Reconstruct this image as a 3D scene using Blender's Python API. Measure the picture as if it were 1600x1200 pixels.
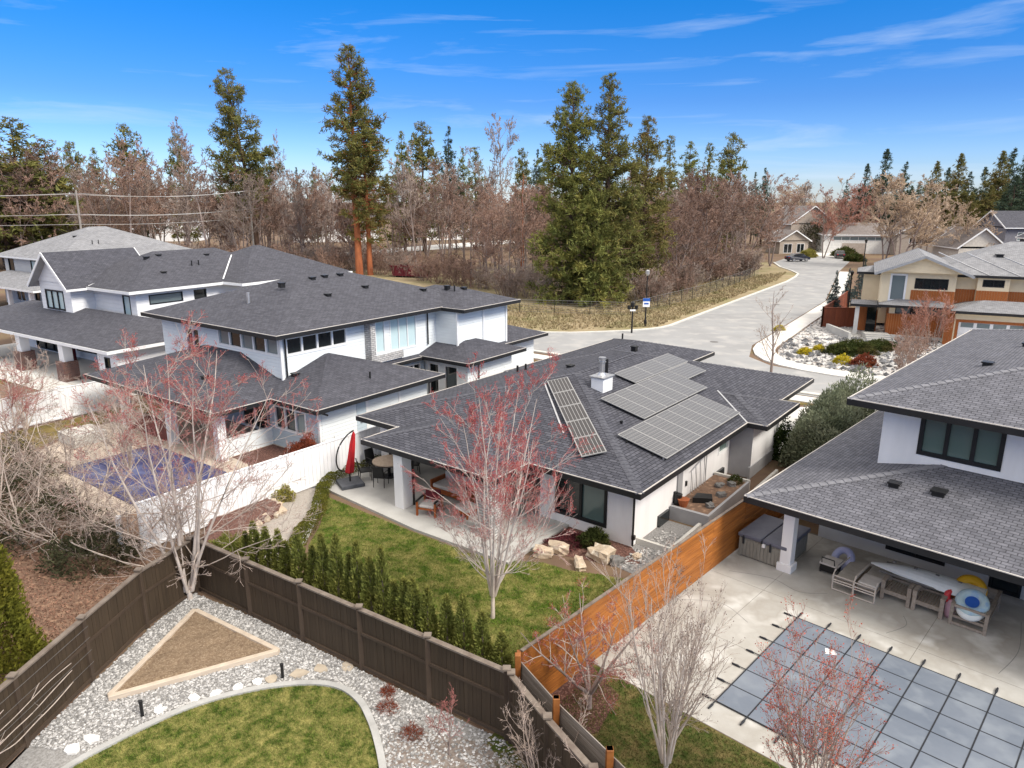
import bpy, bmesh, math, random
import numpy as np
from mathutils import Vector, Matrix
R = math.radians
scene = bpy.context.scene
for o in list(bpy.data.objects): bpy.data.objects.remove(o)
col = scene.collection
# ---------------------------------------------------------------- camera, sky, sun, exposure
PITCH, FPX, CAMZ = R(14.6), 1111.0, 12.0
cam = bpy.data.objects.new('camera', bpy.data.cameras.new('camera'))
col.objects.link(cam); scene.camera = cam
cam.data.sensor_width = 36.0; cam.data.lens = 36.0*FPX/1600.0
cam.data.clip_start = 0.1; cam.data.clip_end = 6000
cam.location = (0, 0, CAMZ); cam.rotation_euler = (R(90)-PITCH, 0, 0)
SUN_EL, SUN_AZ = R(44), R(128)          # azimuth from +Y towards +X
world = bpy.data.worlds.new('World'); scene.world = world; world.use_nodes = True
nt = world.node_tree; nt.nodes.clear()
def wn(t, **k):
    n = nt.nodes.new(t)
    for a, b in k.items(): setattr(n, a, b)
    return n
sky = wn('ShaderNodeTexSky', sky_type='NISHITA', sun_disc=False)
sky.sun_elevation = SUN_EL; sky.sun_rotation = SUN_AZ; sky.altitude = 400; sky.air_density = 1.0; sky.dust_density = 0.3; sky.ozone_density = 3.0
hs = wn('ShaderNodeHueSaturation'); hs.inputs['Saturation'].default_value = 1.3; hs.inputs['Value'].default_value = 1.0
nt.links.new(sky.outputs[0], hs.inputs['Color'])
tc = wn('ShaderNodeTexCoord'); sep = wn('ShaderNodeSeparateXYZ'); nt.links.new(tc.outputs['Generated'], sep.inputs[0])
# deep blue overhead, pale towards the horizon (continues all round the sky)
rampz = wn('ShaderNodeValToRGB'); nt.links.new(sep.outputs['Z'], rampz.inputs[0])
e = rampz.color_ramp.elements; e[0].position = 0.0; e[0].color = (0.48, 0.55, 0.82, 1); e[1].position = 0.30; e[1].color = (0.002, 0.48, 0.74, 1)
m_ = e.new(0.12); m_.color = (0.26, 0.40, 0.67, 1)
mul = wn('ShaderNodeMix', data_type='RGBA', blend_type='MULTIPLY'); mul.inputs[0].default_value = 1.0
nt.links.new(hs.outputs[0], mul.inputs[6]); nt.links.new(rampz.outputs[0], mul.inputs[7])
# thin cirrus streaks
mp = wn('ShaderNodeMapping'); mp.inputs['Scale'].default_value = (2.2, 2.2, 22.0); mp.inputs['Rotation'].default_value = (R(4), R(-13), R(20))
nt.links.new(tc.outputs['Generated'], mp.inputs[0])
nz = wn('ShaderNodeTexNoise'); nz.inputs['Scale'].default_value = 1.6; nz.inputs['Detail'].default_value = 7; nz.inputs['Roughness'].default_value = 0.58; nz.inputs['Distortion'].default_value = 0.5
nt.links.new(mp.outputs[0], nz.inputs['Vector'])
cr = wn('ShaderNodeValToRGB'); cr.color_ramp.elements[0].position = 0.53; cr.color_ramp.elements[1].position = 0.86
cr.color_ramp.elements[1].color = (0.55, 0.55, 0.55, 1); cr.color_ramp.elements[0].color = (0, 0, 0, 1)
nt.links.new(nz.outputs[0], cr.inputs[0])
cl = wn('ShaderNodeMix', data_type='RGBA'); cl.inputs[7].default_value = (3.3, 3.9, 4.7, 1)
nt.links.new(cr.outputs[0], cl.inputs[0]); nt.links.new(mul.outputs[2], cl.inputs[6])
# soft light: the cirrus thickens to a thin bright veil overhead
vz = wn('ShaderNodeMapRange', interpolation_type='SMOOTHSTEP'); vz.inputs['From Min'].default_value = 0.25; vz.inputs['From Max'].default_value = 0.42; vz.inputs['To Max'].default_value = 0.9
nt.links.new(sep.outputs['Z'], vz.inputs[0])
veil = wn('ShaderNodeMix', data_type='RGBA'); veil.inputs[7].default_value = (7.9, 7.5, 7.0, 1)
nt.links.new(vz.outputs[0], veil.inputs[0]); nt.links.new(cl.outputs[2], veil.inputs[6])
bg = wn('ShaderNodeBackground'); bg.inputs['Strength'].default_value = 0.125
nt.links.new(veil.outputs[2], bg.inputs[0])
wo = wn('ShaderNodeOutputWorld'); nt.links.new(bg.outputs[0], wo.inputs[0])
sun = bpy.data.objects.new('sun', bpy.data.lights.new('sun', 'SUN')); col.objects.link(sun)
sun.data.energy = 2.2; sun.data.angle = R(18); sun.data.color = (1.0, 0.94, 0.84)
sd = Vector((math.sin(SUN_AZ)*math.cos(SUN_EL), math.cos(SUN_AZ)*math.cos(SUN_EL), math.sin(SUN_EL)))
sun.rotation_euler = sd.to_track_quat('Z', 'Y').to_euler(); sun.location = (60, 20, 80)
scene.view_settings.view_transform = 'Standard'; scene.view_settings.look = 'None'
scene.view_settings.gamma = 1; scene.view_settings.exposure = 0.88; scene.view_settings.use_curve_mapping = False
scene.render.resolution_x = 1024; scene.render.resolution_y = 768

# ---------------------------------------------------------------- helpers
def G(px, py, z=0.0):
    "survey: where the sight line of a 1600x1200 photo pixel meets height z"
    a = (px-800)/FPX; b = (py-600)/FPX
    t = (z-CAMZ)/(-math.sin(PITCH)-b*math.cos(PITCH))
    return (a*t, (math.cos(PITCH)-b*math.sin(PITCH))*t)
class Frame:
    def __init__(s, O, deg): s.O = O; s.deg = deg; s.c = math.cos(R(deg)); s.s = math.sin(R(deg))
    def w(s, u, v): return (s.O[0]+u*s.c-v*s.s, s.O[1]+u*s.s+v*s.c)
    def l(s, p):
        x = p[0]-s.O[0]; y = p[1]-s.O[1]; return (x*s.c+y*s.s, -x*s.s+y*s.c)
def link(name, data, parent=None):
    o = bpy.data.objects.new(name, data); col.objects.link(o)
    if parent is not None: o.parent = parent
    return o
def tag(o, label=None, cat=None, group=None, kind=None):
    if label: o['label'] = label
    if cat: o['category'] = cat
    if group: o['group'] = group
    if kind: o['kind'] = kind
    return o
def thing(name, label, cat, loc=(0, 0, 0), rz=0.0, group=None):
    o = link(name, None); o.location = (loc[0], loc[1], loc[2] if len(loc) > 2 else 0); o.rotation_euler = (0, 0, rz)
    o.empty_display_size = 0.2
    return tag(o, label, cat, group)
def copy_tree(o, parent=None):
    c = o.copy(); col.objects.link(c); c.parent = parent
    for ch in list(o.children): copy_tree(ch, c)
    return c
class MB:
    def __init__(s): s.v = []; s.f = []; s.m = []; s.uv = []
    def face(s, pts, m=0, uv=None):
        n = len(s.v); s.v += [tuple(p) for p in pts]; s.f.append(tuple(range(n, n+len(pts)))); s.m.append(m)
        s.uv.append(uv or [(0, 0)]*len(pts))
    def box(s, x0, x1, y0, y1, z0, z1, m=0):
        P = [(x0, y0, z0), (x1, y0, z0), (x1, y1, z0), (x0, y1, z0), (x0, y0, z1), (x1, y0, z1), (x1, y1, z1), (x0, y1, z1)]
        n = len(s.v); s.v += P
        for q in ((0, 3, 2, 1), (4, 5, 6, 7), (0, 1, 5, 4), (1, 2, 6, 5), (2, 3, 7, 6), (3, 0, 4, 7)):
            s.f.append(tuple(n+i for i in q)); s.m.append(m)
            s.uv.append([(P[i][0], P[i][1]) if q in ((0, 3, 2, 1), (4, 5, 6, 7)) else (P[i][0]+P[i][1], P[i][2]) for i in q])
        return s
    def beam(s, p, q, w, h, m=0, up=(0, 0, 1)):
        p = Vector(p); q = Vector(q); d = (q-p).normalized(); up = Vector(up)
        if abs(d.dot(up)) > 0.99: up = Vector((1, 0, 0))
        a = d.cross(up).normalized()*(w/2); b = a.cross(d).normalized()*(h/2)
        c = [p-a-b, p+a-b, p+a+b, p-a+b, q-a-b, q+a-b, q+a+b, q-a+b]
        n = len(s.v); s.v += [tuple(k) for k in c]
        for t in ((0, 1, 2, 3), (7, 6, 5, 4), (0, 4, 5, 1), (1, 5, 6, 2), (2, 6, 7, 3), (3, 7, 4, 0)):
            s.f.append(tuple(n+i for i in t)); s.m.append(m); s.uv.append([(0, 0)]*4)
        return s
    def tube(s, pts, rad, n=8, m=0, cap=True):
        pts = [Vector(p) for p in pts]; k = len(pts)
        if not isinstance(rad, (list, tuple)): rad = [rad]*k
        base = len(s.v)
        for i, p in enumerate(pts):
            t = (pts[min(i+1, k-1)]-pts[max(i-1, 0)]).normalized()
            r = Vector((1, 0, 0)) if abs(t.z) > 0.9 else Vector((0, 0, 1))
            a = t.cross(r).normalized(); b = t.cross(a)
            for j in range(n):
                th = 2*math.pi*j/n; s.v.append(tuple(p+a*(rad[i]*math.cos(th))+b*(rad[i]*math.sin(th))))
        for i in range(k-1):
            for j in range(n):
                s.f.append((base+i*n+j, base+(i+1)*n+j, base+(i+1)*n+(j+1) % n, base+i*n+(j+1) % n)); s.m.append(m); s.uv.append([(0, 0)]*4)
        if cap:
            for i, rv in ((0, False), (k-1, True)):
                f = [base+i*n+j for j in range(n)]
                s.f.append(tuple(f[::-1] if rv else f)); s.m.append(m); s.uv.append([(0, 0)]*n)
        return s
    def prism(s, poly, z0, z1, m=0, mtop=None):
        n = len(poly); s.face([(p[0], p[1], z1) for p in poly], m if mtop is None else mtop, [(p[0], p[1]) for p in poly])
        s.face([(p[0], p[1], z0) for p in poly[::-1]], m)
        for i in range(n):
            a = poly[i]; b = poly[(i+1) % n]; L = math.hypot(b[0]-a[0], b[1]-a[1])
            s.face([(a[0], a[1], z0), (b[0], b[1], z0), (b[0], b[1], z1), (a[0], a[1], z1)], m, [(0, z0), (L, z0), (L, z1), (0, z1)])
        return s
    def mesh(s, name, mats, smooth=False):
        me = bpy.data.meshes.new(name); me.from_pydata(s.v, [], s.f)
        for k in (mats if isinstance(mats, (list, tuple)) else [mats]): me.materials.append(k)
        me.polygons.foreach_set('material_index', s.m)
        ul = me.uv_layers.new(name='uv'); ul.data.foreach_set('uv', [c for f in s.uv for p in f for c in p])
        if smooth: me.polygons.foreach_set('use_smooth', [True]*len(s.f))
        me.update(); return me
    def build(s, name, mats, parent=None, smooth=False): return link(name, s.mesh(name, mats, smooth), parent)
def bevel(o, w=0.02, seg=2):
    b = o.modifiers.new('bevel', 'BEVEL'); b.width = w; b.segments = seg; b.limit_method = 'ANGLE'; return o
def npmesh(name, V, Q=None, T=None, rnd=None, mats=(), smooth=False):
    V = np.asarray(V, dtype=np.float32).reshape(-1, 3); me = bpy.data.meshes.new(name)
    idx = []; tot = []
    if T is not None and len(T): idx.append(np.asarray(T).ravel()); tot.append(np.full(len(T), 3))
    if Q is not None and len(Q): idx.append(np.asarray(Q).ravel()); tot.append(np.full(len(Q), 4))
    idx = np.concatenate(idx).astype(np.int32); tot = np.concatenate(tot).astype(np.int32)
    st = np.concatenate([[0], np.cumsum(tot)[:-1]]).astype(np.int32)
    me.vertices.add(len(V)); me.vertices.foreach_set('co', V.ravel())
    me.loops.add(len(idx)); me.loops.foreach_set('vertex_index', idx)
    me.polygons.add(len(tot)); me.polygons.foreach_set('loop_start', st)
    me.polygons.foreach_set('use_smooth', np.full(len(tot), smooth))
    for k in mats: me.materials.append(k)
    me.update(calc_edges=True)
    if rnd is not None:
        a = me.attributes.new('rnd', 'FLOAT', 'POINT'); a.data.foreach_set('value', np.asarray(rnd, dtype=np.float32))
    return me
def in_poly(P, poly):
    x, y = P[:, 0], P[:, 1]; ins = np.zeros(len(P), bool); n = len(poly); j = n-1
    for i in range(n):
        xi, yi = poly[i][:2]; xj, yj = poly[j][:2]
        c = ((yi > y) != (yj > y)) & (x < (xj-xi)*(y-yi)/((yj-yi) or 1e-9)+xi); ins ^= c; j = i
    return ins
def poly_area(p): return abs(sum(p[i][0]*p[(i+1) % len(p)][1]-p[(i+1) % len(p)][0]*p[i][1] for i in range(len(p))))/2
def scatter(poly, dens, rng, holes=()):
    xs = [p[0] for p in poly]; ys = [p[1] for p in poly]
    n = int((max(xs)-min(xs))*(max(ys)-min(ys))*dens)
    P = np.stack([rng.uniform(min(xs), max(xs), n), rng.uniform(min(ys), max(ys), n)], 1); P = P[in_poly(P, poly)]
    for h in holes: P = P[~in_poly(P, h)]
    return P
def smooth_path(pts, n=8, closed=False):
    out = []; k = len(pts)
    for i in range(k-1 if not closed else k):
        p0 = pts[(i-1) % k if closed else max(i-1, 0)]; p1 = pts[i]; p2 = pts[(i+1) % k]; p3 = pts[(i+2) % k if closed else min(i+2, k-1)]
        for j in range(n):
            t = j/n
            out.append(tuple(0.5*((2*p1[c])+(-p0[c]+p2[c])*t+(2*p0[c]-5*p1[c]+4*p2[c]-p3[c])*t*t+(-p0[c]+3*p1[c]-3*p2[c]+p3[c])*t**3) for c in range(len(p1))))
    if not closed: out.append(tuple(pts[-1]))
    return out

# ---------------------------------------------------------------- materials
def newmat(name):
    m = bpy.data.materials.new(name); m.use_nodes = True; t = m.node_tree; b = t.nodes['Principled BSDF']; return m, t, b
def nd(t, typ, **k):
    n = t.nodes.new(typ)
    for a, c in k.items(): setattr(n, a, c)
    return n
def c4(c): return (c[0], c[1], c[2], 1)
def PM(name, c1, c2=None, rough=0.75, scale=3.0, detail=5, bump=0.0, bscale=60.0, spec=0.3, rnd=0.0, metal=0.0, objr=0.0, stretch=(1, 1, 1), lo=0.35, hi=0.65, c3=None, scale2=14, coat=0, world=False):
    m, t, b = newmat(name); c2 = c2 or tuple(k*0.8 for k in c1)
    co = nd(t, 'ShaderNodeTexCoord'); mp = nd(t, 'ShaderNodeMapping'); mp.inputs['Scale'].default_value = stretch; t.links.new(nd(t, 'ShaderNodeNewGeometry').outputs['Position'] if world else co.outputs['Object'], mp.inputs[0])
    n = nd(t, 'ShaderNodeTexNoise'); n.inputs['Scale'].default_value = scale; n.inputs['Detail'].default_value = detail; n.inputs['Roughness'].default_value = 0.6; t.links.new(mp.outputs[0], n.inputs['Vector'])
    r = nd(t, 'ShaderNodeValToRGB'); r.color_ramp.elements[0].position = lo; r.color_ramp.elements[1].position = hi
    r.color_ramp.elements[0].color = c4(c1); r.color_ramp.elements[1].color = c4(c2); t.links.new(n.outputs[0], r.inputs[0]); out = r.outputs[0]
    if c3:
        n3 = nd(t, 'ShaderNodeTexNoise'); n3.inputs['Scale'].default_value = scale2; n3.inputs['Detail'].default_value = 3; t.links.new(mp.outputs[0], n3.inputs['Vector'])
        r3 = nd(t, 'ShaderNodeValToRGB'); r3.color_ramp.elements[0].position = 0.5; r3.color_ramp.elements[1].position = 0.68; t.links.new(n3.outputs[0], r3.inputs[0])
        mx = nd(t, 'ShaderNodeMix', data_type='RGBA'); t.links.new(r3.outputs[0], mx.inputs[0]); t.links.new(out, mx.inputs[6]); mx.inputs[7].default_value = c4(c3); out = mx.outputs[2]
    if objr:
        oi = nd(t, 'ShaderNodeObjectInfo'); cb = nd(t, 'ShaderNodeVectorMath', operation='SCALE'); cb.inputs[0].default_value = (37.0, 53.0, 29.0); t.links.new(oi.outputs['Random'], cb.inputs['Scale']); t.links.new(cb.outputs[0], mp.inputs['Location'])
    for src, amt in (('attr', rnd), ('obj', objr)):
        if amt:
            if src == 'attr': a = nd(t, 'ShaderNodeAttribute', attribute_name='rnd'); fac = a.outputs['Fac']
            else: a = nd(t, 'ShaderNodeObjectInfo'); fac = a.outputs['Random']
            mr = nd(t, 'ShaderNodeMapRange'); mr.inputs['To Min'].default_value = 1-amt; mr.inputs['To Max'].default_value = 1+amt; t.links.new(fac, mr.inputs[0])
            mx = nd(t, 'ShaderNodeVectorMath', operation='SCALE'); t.links.new(out, mx.inputs[0]); t.links.new(mr.outputs[0], mx.inputs['Scale']); out = mx.outputs[0]
    t.links.new(out, b.inputs['Base Color']); b.inputs['Roughness'].default_value = rough; b.inputs['Specular IOR Level'].default_value = spec; b.inputs['Metallic'].default_value = metal
    if coat: b.inputs['Coat Weight'].default_value = coat
    if bump:
        n2 = nd(t, 'ShaderNodeTexNoise'); n2.inputs['Scale'].default_value = bscale; n2.inputs['Detail'].default_value = 4; t.links.new(mp.outputs[0], n2.inputs['Vector'])
        bp = nd(t, 'ShaderNodeBump'); bp.inputs['Strength'].default_value = bump; bp.inputs['Distance'].default_value = 0.02; t.links.new(n2.outputs[0], bp.inputs['Height']); t.links.new(bp.outputs[0], b.inputs['Normal'])
    return m
def brick_mat(name, ca, cb, mort, bw, rh, ms=0.02, bump=0.6, nvar=0.35, rough=0.85, coord='UV', offset=0.5, patch=1.2, dist=0.015):
    m, t, b = newmat(name); co = nd(t, 'ShaderNodeTexCoord')
    br = nd(t, 'ShaderNodeTexBrick'); br.offset = offset; t.links.new(co.outputs[coord], br.inputs['Vector'])
    br.inputs['Scale'].default_value = 1; br.inputs['Brick Width'].default_value = bw; br.inputs['Row Height'].default_value = rh; br.inputs['Mortar Size'].default_value = ms; br.inputs['Mortar Smooth'].default_value = 0.3
    br.inputs['Color1'].default_value = c4(ca); br.inputs['Color2'].default_value = c4(cb); br.inputs['Mortar'].default_value = c4(mort); br.inputs['Bias'].default_value = 0.0
    n = nd(t, 'ShaderNodeTexNoise'); n.inputs['Scale'].default_value = patch; n.inputs['Detail'].default_value = 9; n.inputs['Roughness'].default_value = 0.75; t.links.new(co.outputs['Object'], n.inputs['Vector'])
    mr = nd(t, 'ShaderNodeMapRange'); mr.inputs['From Min'].default_value = 0.25; mr.inputs['From Max'].default_value = 0.75; mr.inputs['To Min'].default_value = 1-nvar; mr.inputs['To Max'].default_value = 1+nvar; t.links.new(n.outputs[0], mr.inputs[0])
    mx = nd(t, 'ShaderNodeVectorMath', operation='SCALE'); t.links.new(br.outputs['Color'], mx.inputs[0]); t.links.new(mr.outputs[0], mx.inputs['Scale'])
    t.links.new(mx.outputs[0], b.inputs['Base Color']); b.inputs['Roughness'].default_value = rough; b.inputs['Specular IOR Level'].default_value = 0.25
    iv = nd(t, 'ShaderNodeMath', operation='SUBTRACT'); iv.inputs[0].default_value = 1; t.links.new(br.outputs['Fac'], iv.inputs[1])
    bp = nd(t, 'ShaderNodeBump'); bp.inputs['Strength'].default_value = bump; bp.inputs['Distance'].default_value = dist; t.links.new(iv.outputs[0], bp.inputs['Height']); t.links.new(bp.outputs[0], b.inputs['Normal'])
    return m
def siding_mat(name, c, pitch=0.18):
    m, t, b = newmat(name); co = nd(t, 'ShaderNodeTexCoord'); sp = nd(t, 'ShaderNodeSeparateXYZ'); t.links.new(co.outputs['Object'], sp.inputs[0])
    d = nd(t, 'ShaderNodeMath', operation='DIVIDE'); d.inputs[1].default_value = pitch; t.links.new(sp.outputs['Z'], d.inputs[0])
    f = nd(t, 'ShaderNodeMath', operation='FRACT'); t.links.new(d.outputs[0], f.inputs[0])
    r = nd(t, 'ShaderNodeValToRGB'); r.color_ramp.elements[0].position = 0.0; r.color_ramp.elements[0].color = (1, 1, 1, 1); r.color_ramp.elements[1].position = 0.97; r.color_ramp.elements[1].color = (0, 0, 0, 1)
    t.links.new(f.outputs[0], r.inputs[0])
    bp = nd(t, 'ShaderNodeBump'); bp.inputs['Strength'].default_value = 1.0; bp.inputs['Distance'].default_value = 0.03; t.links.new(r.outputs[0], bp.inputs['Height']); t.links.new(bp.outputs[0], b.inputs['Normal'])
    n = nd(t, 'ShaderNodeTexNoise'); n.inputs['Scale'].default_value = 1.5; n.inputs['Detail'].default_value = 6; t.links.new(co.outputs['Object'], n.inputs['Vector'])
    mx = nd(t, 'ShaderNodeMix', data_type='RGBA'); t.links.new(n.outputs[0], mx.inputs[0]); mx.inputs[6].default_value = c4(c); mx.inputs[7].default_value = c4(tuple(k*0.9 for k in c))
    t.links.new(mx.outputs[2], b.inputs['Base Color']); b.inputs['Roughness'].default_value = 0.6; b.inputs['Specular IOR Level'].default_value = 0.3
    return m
def grid_mat(name, cell, line, lw, rough=0.25):
    "solar cells: UV counts cells"
    m, t, b = newmat(name); co = nd(t, 'ShaderNodeTexCoord'); sp = nd(t, 'ShaderNodeSeparateXYZ'); t.links.new(co.outputs['UV'], sp.inputs[0]); outs = []
    for ax in ('X', 'Y'):
        f = nd(t, 'ShaderNodeMath', operation='FRACT'); t.links.new(sp.outputs[ax], f.inputs[0])
        c = nd(t, 'ShaderNodeMath', operation='SUBTRACT'); c.inputs[1].default_value = 0.5; t.links.new(f.outputs[0], c.inputs[0])
        a = nd(t, 'ShaderNodeMath', operation='ABSOLUTE'); t.links.new(c.outputs[0], a.inputs[0])
        g = nd(t, 'ShaderNodeMath', operation='GREATER_THAN'); g.inputs[1].default_value = 0.5-lw/2; t.links.new(a.outputs[0], g.inputs[0]); outs.append(g)
    mxm = nd(t, 'ShaderNodeMath', operation='MAXIMUM'); t.links.new(outs[0].outputs[0], mxm.inputs[0]); t.links.new(outs[1].outputs[0], mxm.inputs[1])
    mx = nd(t, 'ShaderNodeMix', data_type='RGBA'); t.links.new(mxm.outputs[0], mx.inputs[0]); mx.inputs[6].default_value = c4(cell); mx.inputs[7].default_value = c4(line)
    t.links.new(mx.outputs[2], b.inputs['Base Color']); b.inputs['Roughness'].default_value = rough; b.inputs['Specular IOR Level'].default_value = 0.2
    return m
def glass_mat(name, c, rough=0.06, spec=0.6):
    m, t, b = newmat(name); b.inputs['Base Color'].default_value = c4(c); b.inputs['Roughness'].default_value = rough; b.inputs['Specular IOR Level'].default_value = spec; return m

SH_M = brick_mat('shingle_charcoal', (0.052, 0.053, 0.066), (0.088, 0.089, 0.106), (0.022, 0.022, 0.028), 0.32, 0.145, 0.016, 0.9, 0.34, patch=2.2)
SH_B = brick_mat('shingle_slate', (0.060, 0.060, 0.072), (0.086, 0.086, 0.102), (0.034, 0.034, 0.042), 0.30, 0.14, 0.012, 0.6, 0.30, patch=2.5)
SH_R = brick_mat('shingle_grey', (0.105, 0.106, 0.122), (0.145, 0.145, 0.165), (0.055, 0.055, 0.064), 0.26, 0.135, 0.014, 0.8, 0.36, patch=2.4)
SH_E = brick_mat('shingle_light_grey', (0.20, 0.20, 0.21), (0.27, 0.27, 0.28), (0.14, 0.14, 0.15), 0.30, 0.14, 0.012, 0.5, 0.25)
SH_T = brick_mat('shingle_brown_grey', (0.17, 0.145, 0.135), (0.22, 0.19, 0.18), (0.11, 0.10, 0.09), 0.30, 0.14, 0.012, 0.5, 0.25)
CAP_M = PM('ridge_cap_charcoal', (0.060, 0.061, 0.074), (0.098, 0.099, 0.115), 0.85, 6)
CAP_R = PM('ridge_cap_grey', (0.14, 0.14, 0.155), (0.20, 0.20, 0.22), 0.85, 6)
FASCIA = PM('black_fascia', (0.014, 0.014, 0.015), (0.02, 0.02, 0.022), 0.5, 2)
DRIP = PM('pale_drip_edge', (0.62, 0.58, 0.53), (0.5, 0.46, 0.42), 0.5, 2)
SOFFIT = PM('soffit_grey', (0.42, 0.41, 0.40), (0.36, 0.35, 0.34), 0.7, 2)
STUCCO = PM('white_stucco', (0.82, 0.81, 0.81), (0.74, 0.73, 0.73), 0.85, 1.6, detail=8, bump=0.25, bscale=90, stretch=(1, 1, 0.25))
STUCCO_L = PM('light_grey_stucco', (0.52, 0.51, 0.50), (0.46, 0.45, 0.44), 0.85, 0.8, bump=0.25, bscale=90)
STUCCO_G = PM('grey_stucco', (0.36, 0.36, 0.37), (0.30, 0.30, 0.31), 0.85, 0.8, bump=0.25, bscale=90)
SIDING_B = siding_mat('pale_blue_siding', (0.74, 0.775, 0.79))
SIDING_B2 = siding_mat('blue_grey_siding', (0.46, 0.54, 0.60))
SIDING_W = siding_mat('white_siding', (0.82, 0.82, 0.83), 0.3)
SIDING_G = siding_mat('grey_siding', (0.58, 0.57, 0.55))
WHITE = PM('white_paint', (0.82, 0.82, 0.82), (0.76, 0.76, 0.76), 0.55, 2)
VINYL = PM('white_vinyl', (0.84, 0.84, 0.85), (0.80, 0.80, 0.81), 0.4, 1)
CREAM = PM('cream_stucco', (0.80, 0.68, 0.48), (0.74, 0.62, 0.43), 0.85, 1, bump=0.2)
RUSTWOOD = PM('rust_board', (0.40, 0.13, 0.034), (0.30, 0.09, 0.024), 0.6, 2, stretch=(8, 8, 0.6))
BLACKM = PM('black_metal', (0.012, 0.012, 0.013), (0.02, 0.02, 0.02), 0.4, 3)
DARKFR = PM('black_window_frame', (0.012, 0.013, 0.014), (0.018, 0.018, 0.02), 0.45, 3)
GLASS = glass_mat('dark_glass', (0.012, 0.016, 0.018))
GLASS_G = glass_mat('green_blind_glass', (0.10, 0.15, 0.14), 0.08)
GLASS_P = glass_mat('pale_blind_glass', (0.52, 0.66, 0.68), 0.1, 0.5)
GLASS_S = glass_mat('sky_glass', (0.16, 0.20, 0.21), 0.08)
METAL = PM('galvanised_metal', (0.62, 0.62, 0.63), (0.5, 0.5, 0.51), 0.35, 3, metal=0.85)
CONC = PM('pale_concrete', (0.42, 0.41, 0.385), (0.285, 0.262, 0.228), 0.85, 0.55, detail=10, bump=0.15, bscale=80, c3=(0.50, 0.49, 0.465), scale2=1.1, world=True)
CONC_P = PM('patio_concrete', (0.47, 0.46, 0.435), (0.38, 0.37, 0.35), 0.85, 0.7, bump=0.15)
KERB = PM('kerb_concrete', (0.60, 0.585, 0.54), (0.50, 0.485, 0.45), 0.9, 2, bump=0.2)
KERB_G = PM('grey_kerb_concrete', (0.43, 0.425, 0.41), (0.34, 0.335, 0.32), 0.9, 3, detail=8, bump=0.3)
WALK = PM('sidewalk_concrete', (0.66, 0.645, 0.61), (0.58, 0.565, 0.53), 0.9, 0.6, bump=0.1)
ASPH_T = PM('tar_seam', (0.17, 0.168, 0.165), (0.21, 0.21, 0.205), 0.9, 2)
ASPH = PM('pale_worn_asphalt', (0.31, 0.31, 0.31), (0.265, 0.263, 0.262), 0.95, 0.25, detail=8, bump=0.1, bscale=120, c3=(0.36, 0.35, 0.34), scale2=0.6)
SOLAR = grid_mat('solar_cells', (0.088, 0.088, 0.091), (0.215, 0.212, 0.21), 0.13, 0.35)
SOLAR_S = grid_mat('solar_cells_dark', (0.052, 0.048, 0.047), (0.42, 0.41, 0.40), 0.09, 0.4)
ALU = PM('panel_frame', (0.30, 0.295, 0.285), (0.26, 0.255, 0.25), 0.5, 3)
BROWNV = PM('brown_fence_board', (0.062, 0.043, 0.027), (0.048, 0.033, 0.021), 0.65, 1.5, stretch=(6, 6, 0.5), objr=0.10)
BROWNP = PM('brown_fence_post', (0.075, 0.052, 0.036), (0.058, 0.040, 0.028), 0.6, 3)
BROWNT = PM('weathered_top_rail', (0.20, 0.165, 0.135), (0.13, 0.10, 0.08), 0.7, 4)
ORANGEW = PM('stained_cedar', (0.40, 0.145, 0.030), (0.25, 0.083, 0.018), 0.55, 2.2, detail=8, stretch=(0.5, 9, 9), objr=0.16, bump=0.15, bscale=20)
GREYW = PM('weathered_grey_plank', (0.34, 0.30, 0.265), (0.20, 0.165, 0.14), 0.85, 2.5, detail=9, stretch=(0.4, 10, 10), objr=0.22, bump=0.3, bscale=25)
ORANGEP = PM('stained_post', (0.33, 0.125, 0.034), (0.23, 0.08, 0.022), 0.55, 4)
REDFENCE = PM('red_brown_fence', (0.21, 0.058, 0.026), (0.14, 0.04, 0.02), 0.65, 2, stretch=(8, 8, 0.5), objr=0.2)
TIMBER = PM('bed_timber', (0.56, 0.47, 0.375), (0.46, 0.38, 0.30), 0.8, 3, stretch=(1, 1, 4))
SOIL = PM('pale_soil', (0.235, 0.168, 0.108), (0.15, 0.10, 0.064), 0.95, 9, detail=12, bump=1.0, bscale=30, c3=(0.31, 0.235, 0.16), scale2=22)
LEAFLIT = PM('leaf_litter_ground', (0.20, 0.125, 0.085), (0.12, 0.072, 0.05), 0.95, 2.5, detail=10, bump=0.8, bscale=25, c3=(0.30, 0.19, 0.125), scale2=5)
LITTER = PM('dry_leaf', (0.25, 0.14, 0.095), (0.16, 0.085, 0.06), 0.9, 4, rnd=0.5)
MULCH = PM('red_brown_mulch', (0.13, 0.060, 0.046), (0.075, 0.036, 0.030), 0.95, 7, detail=10, bump=0.9, bscale=30, c3=(0.25, 0.14, 0.11), scale2=18)
GRAVELB = PM('gravel_base', (0.36, 0.35, 0.34), (0.22, 0.21, 0.20), 0.95, 14, detail=8, bump=1.0, bscale=45)
PEA = PM('pea_gravel', (0.43, 0.39, 0.35), (0.27, 0.24, 0.21), 0.95, 30, detail=6, bump=0.9, bscale=50)
ROCK = PM('light_rock', (0.41, 0.40, 0.39), (0.30, 0.29, 0.28), 0.85, 9, rnd=0.55)
ROCKD = PM('dark_grey_rock', (0.15, 0.15, 0.155), (0.10, 0.10, 0.105), 0.85, 9, rnd=0.5)
BOULD = PM('tan_boulder', (0.52, 0.42, 0.31), (0.36, 0.28, 0.21), 0.85, 3, detail=9, bump=0.8, bscale=10, c3=(0.62, 0.55, 0.45), scale2=6)
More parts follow.
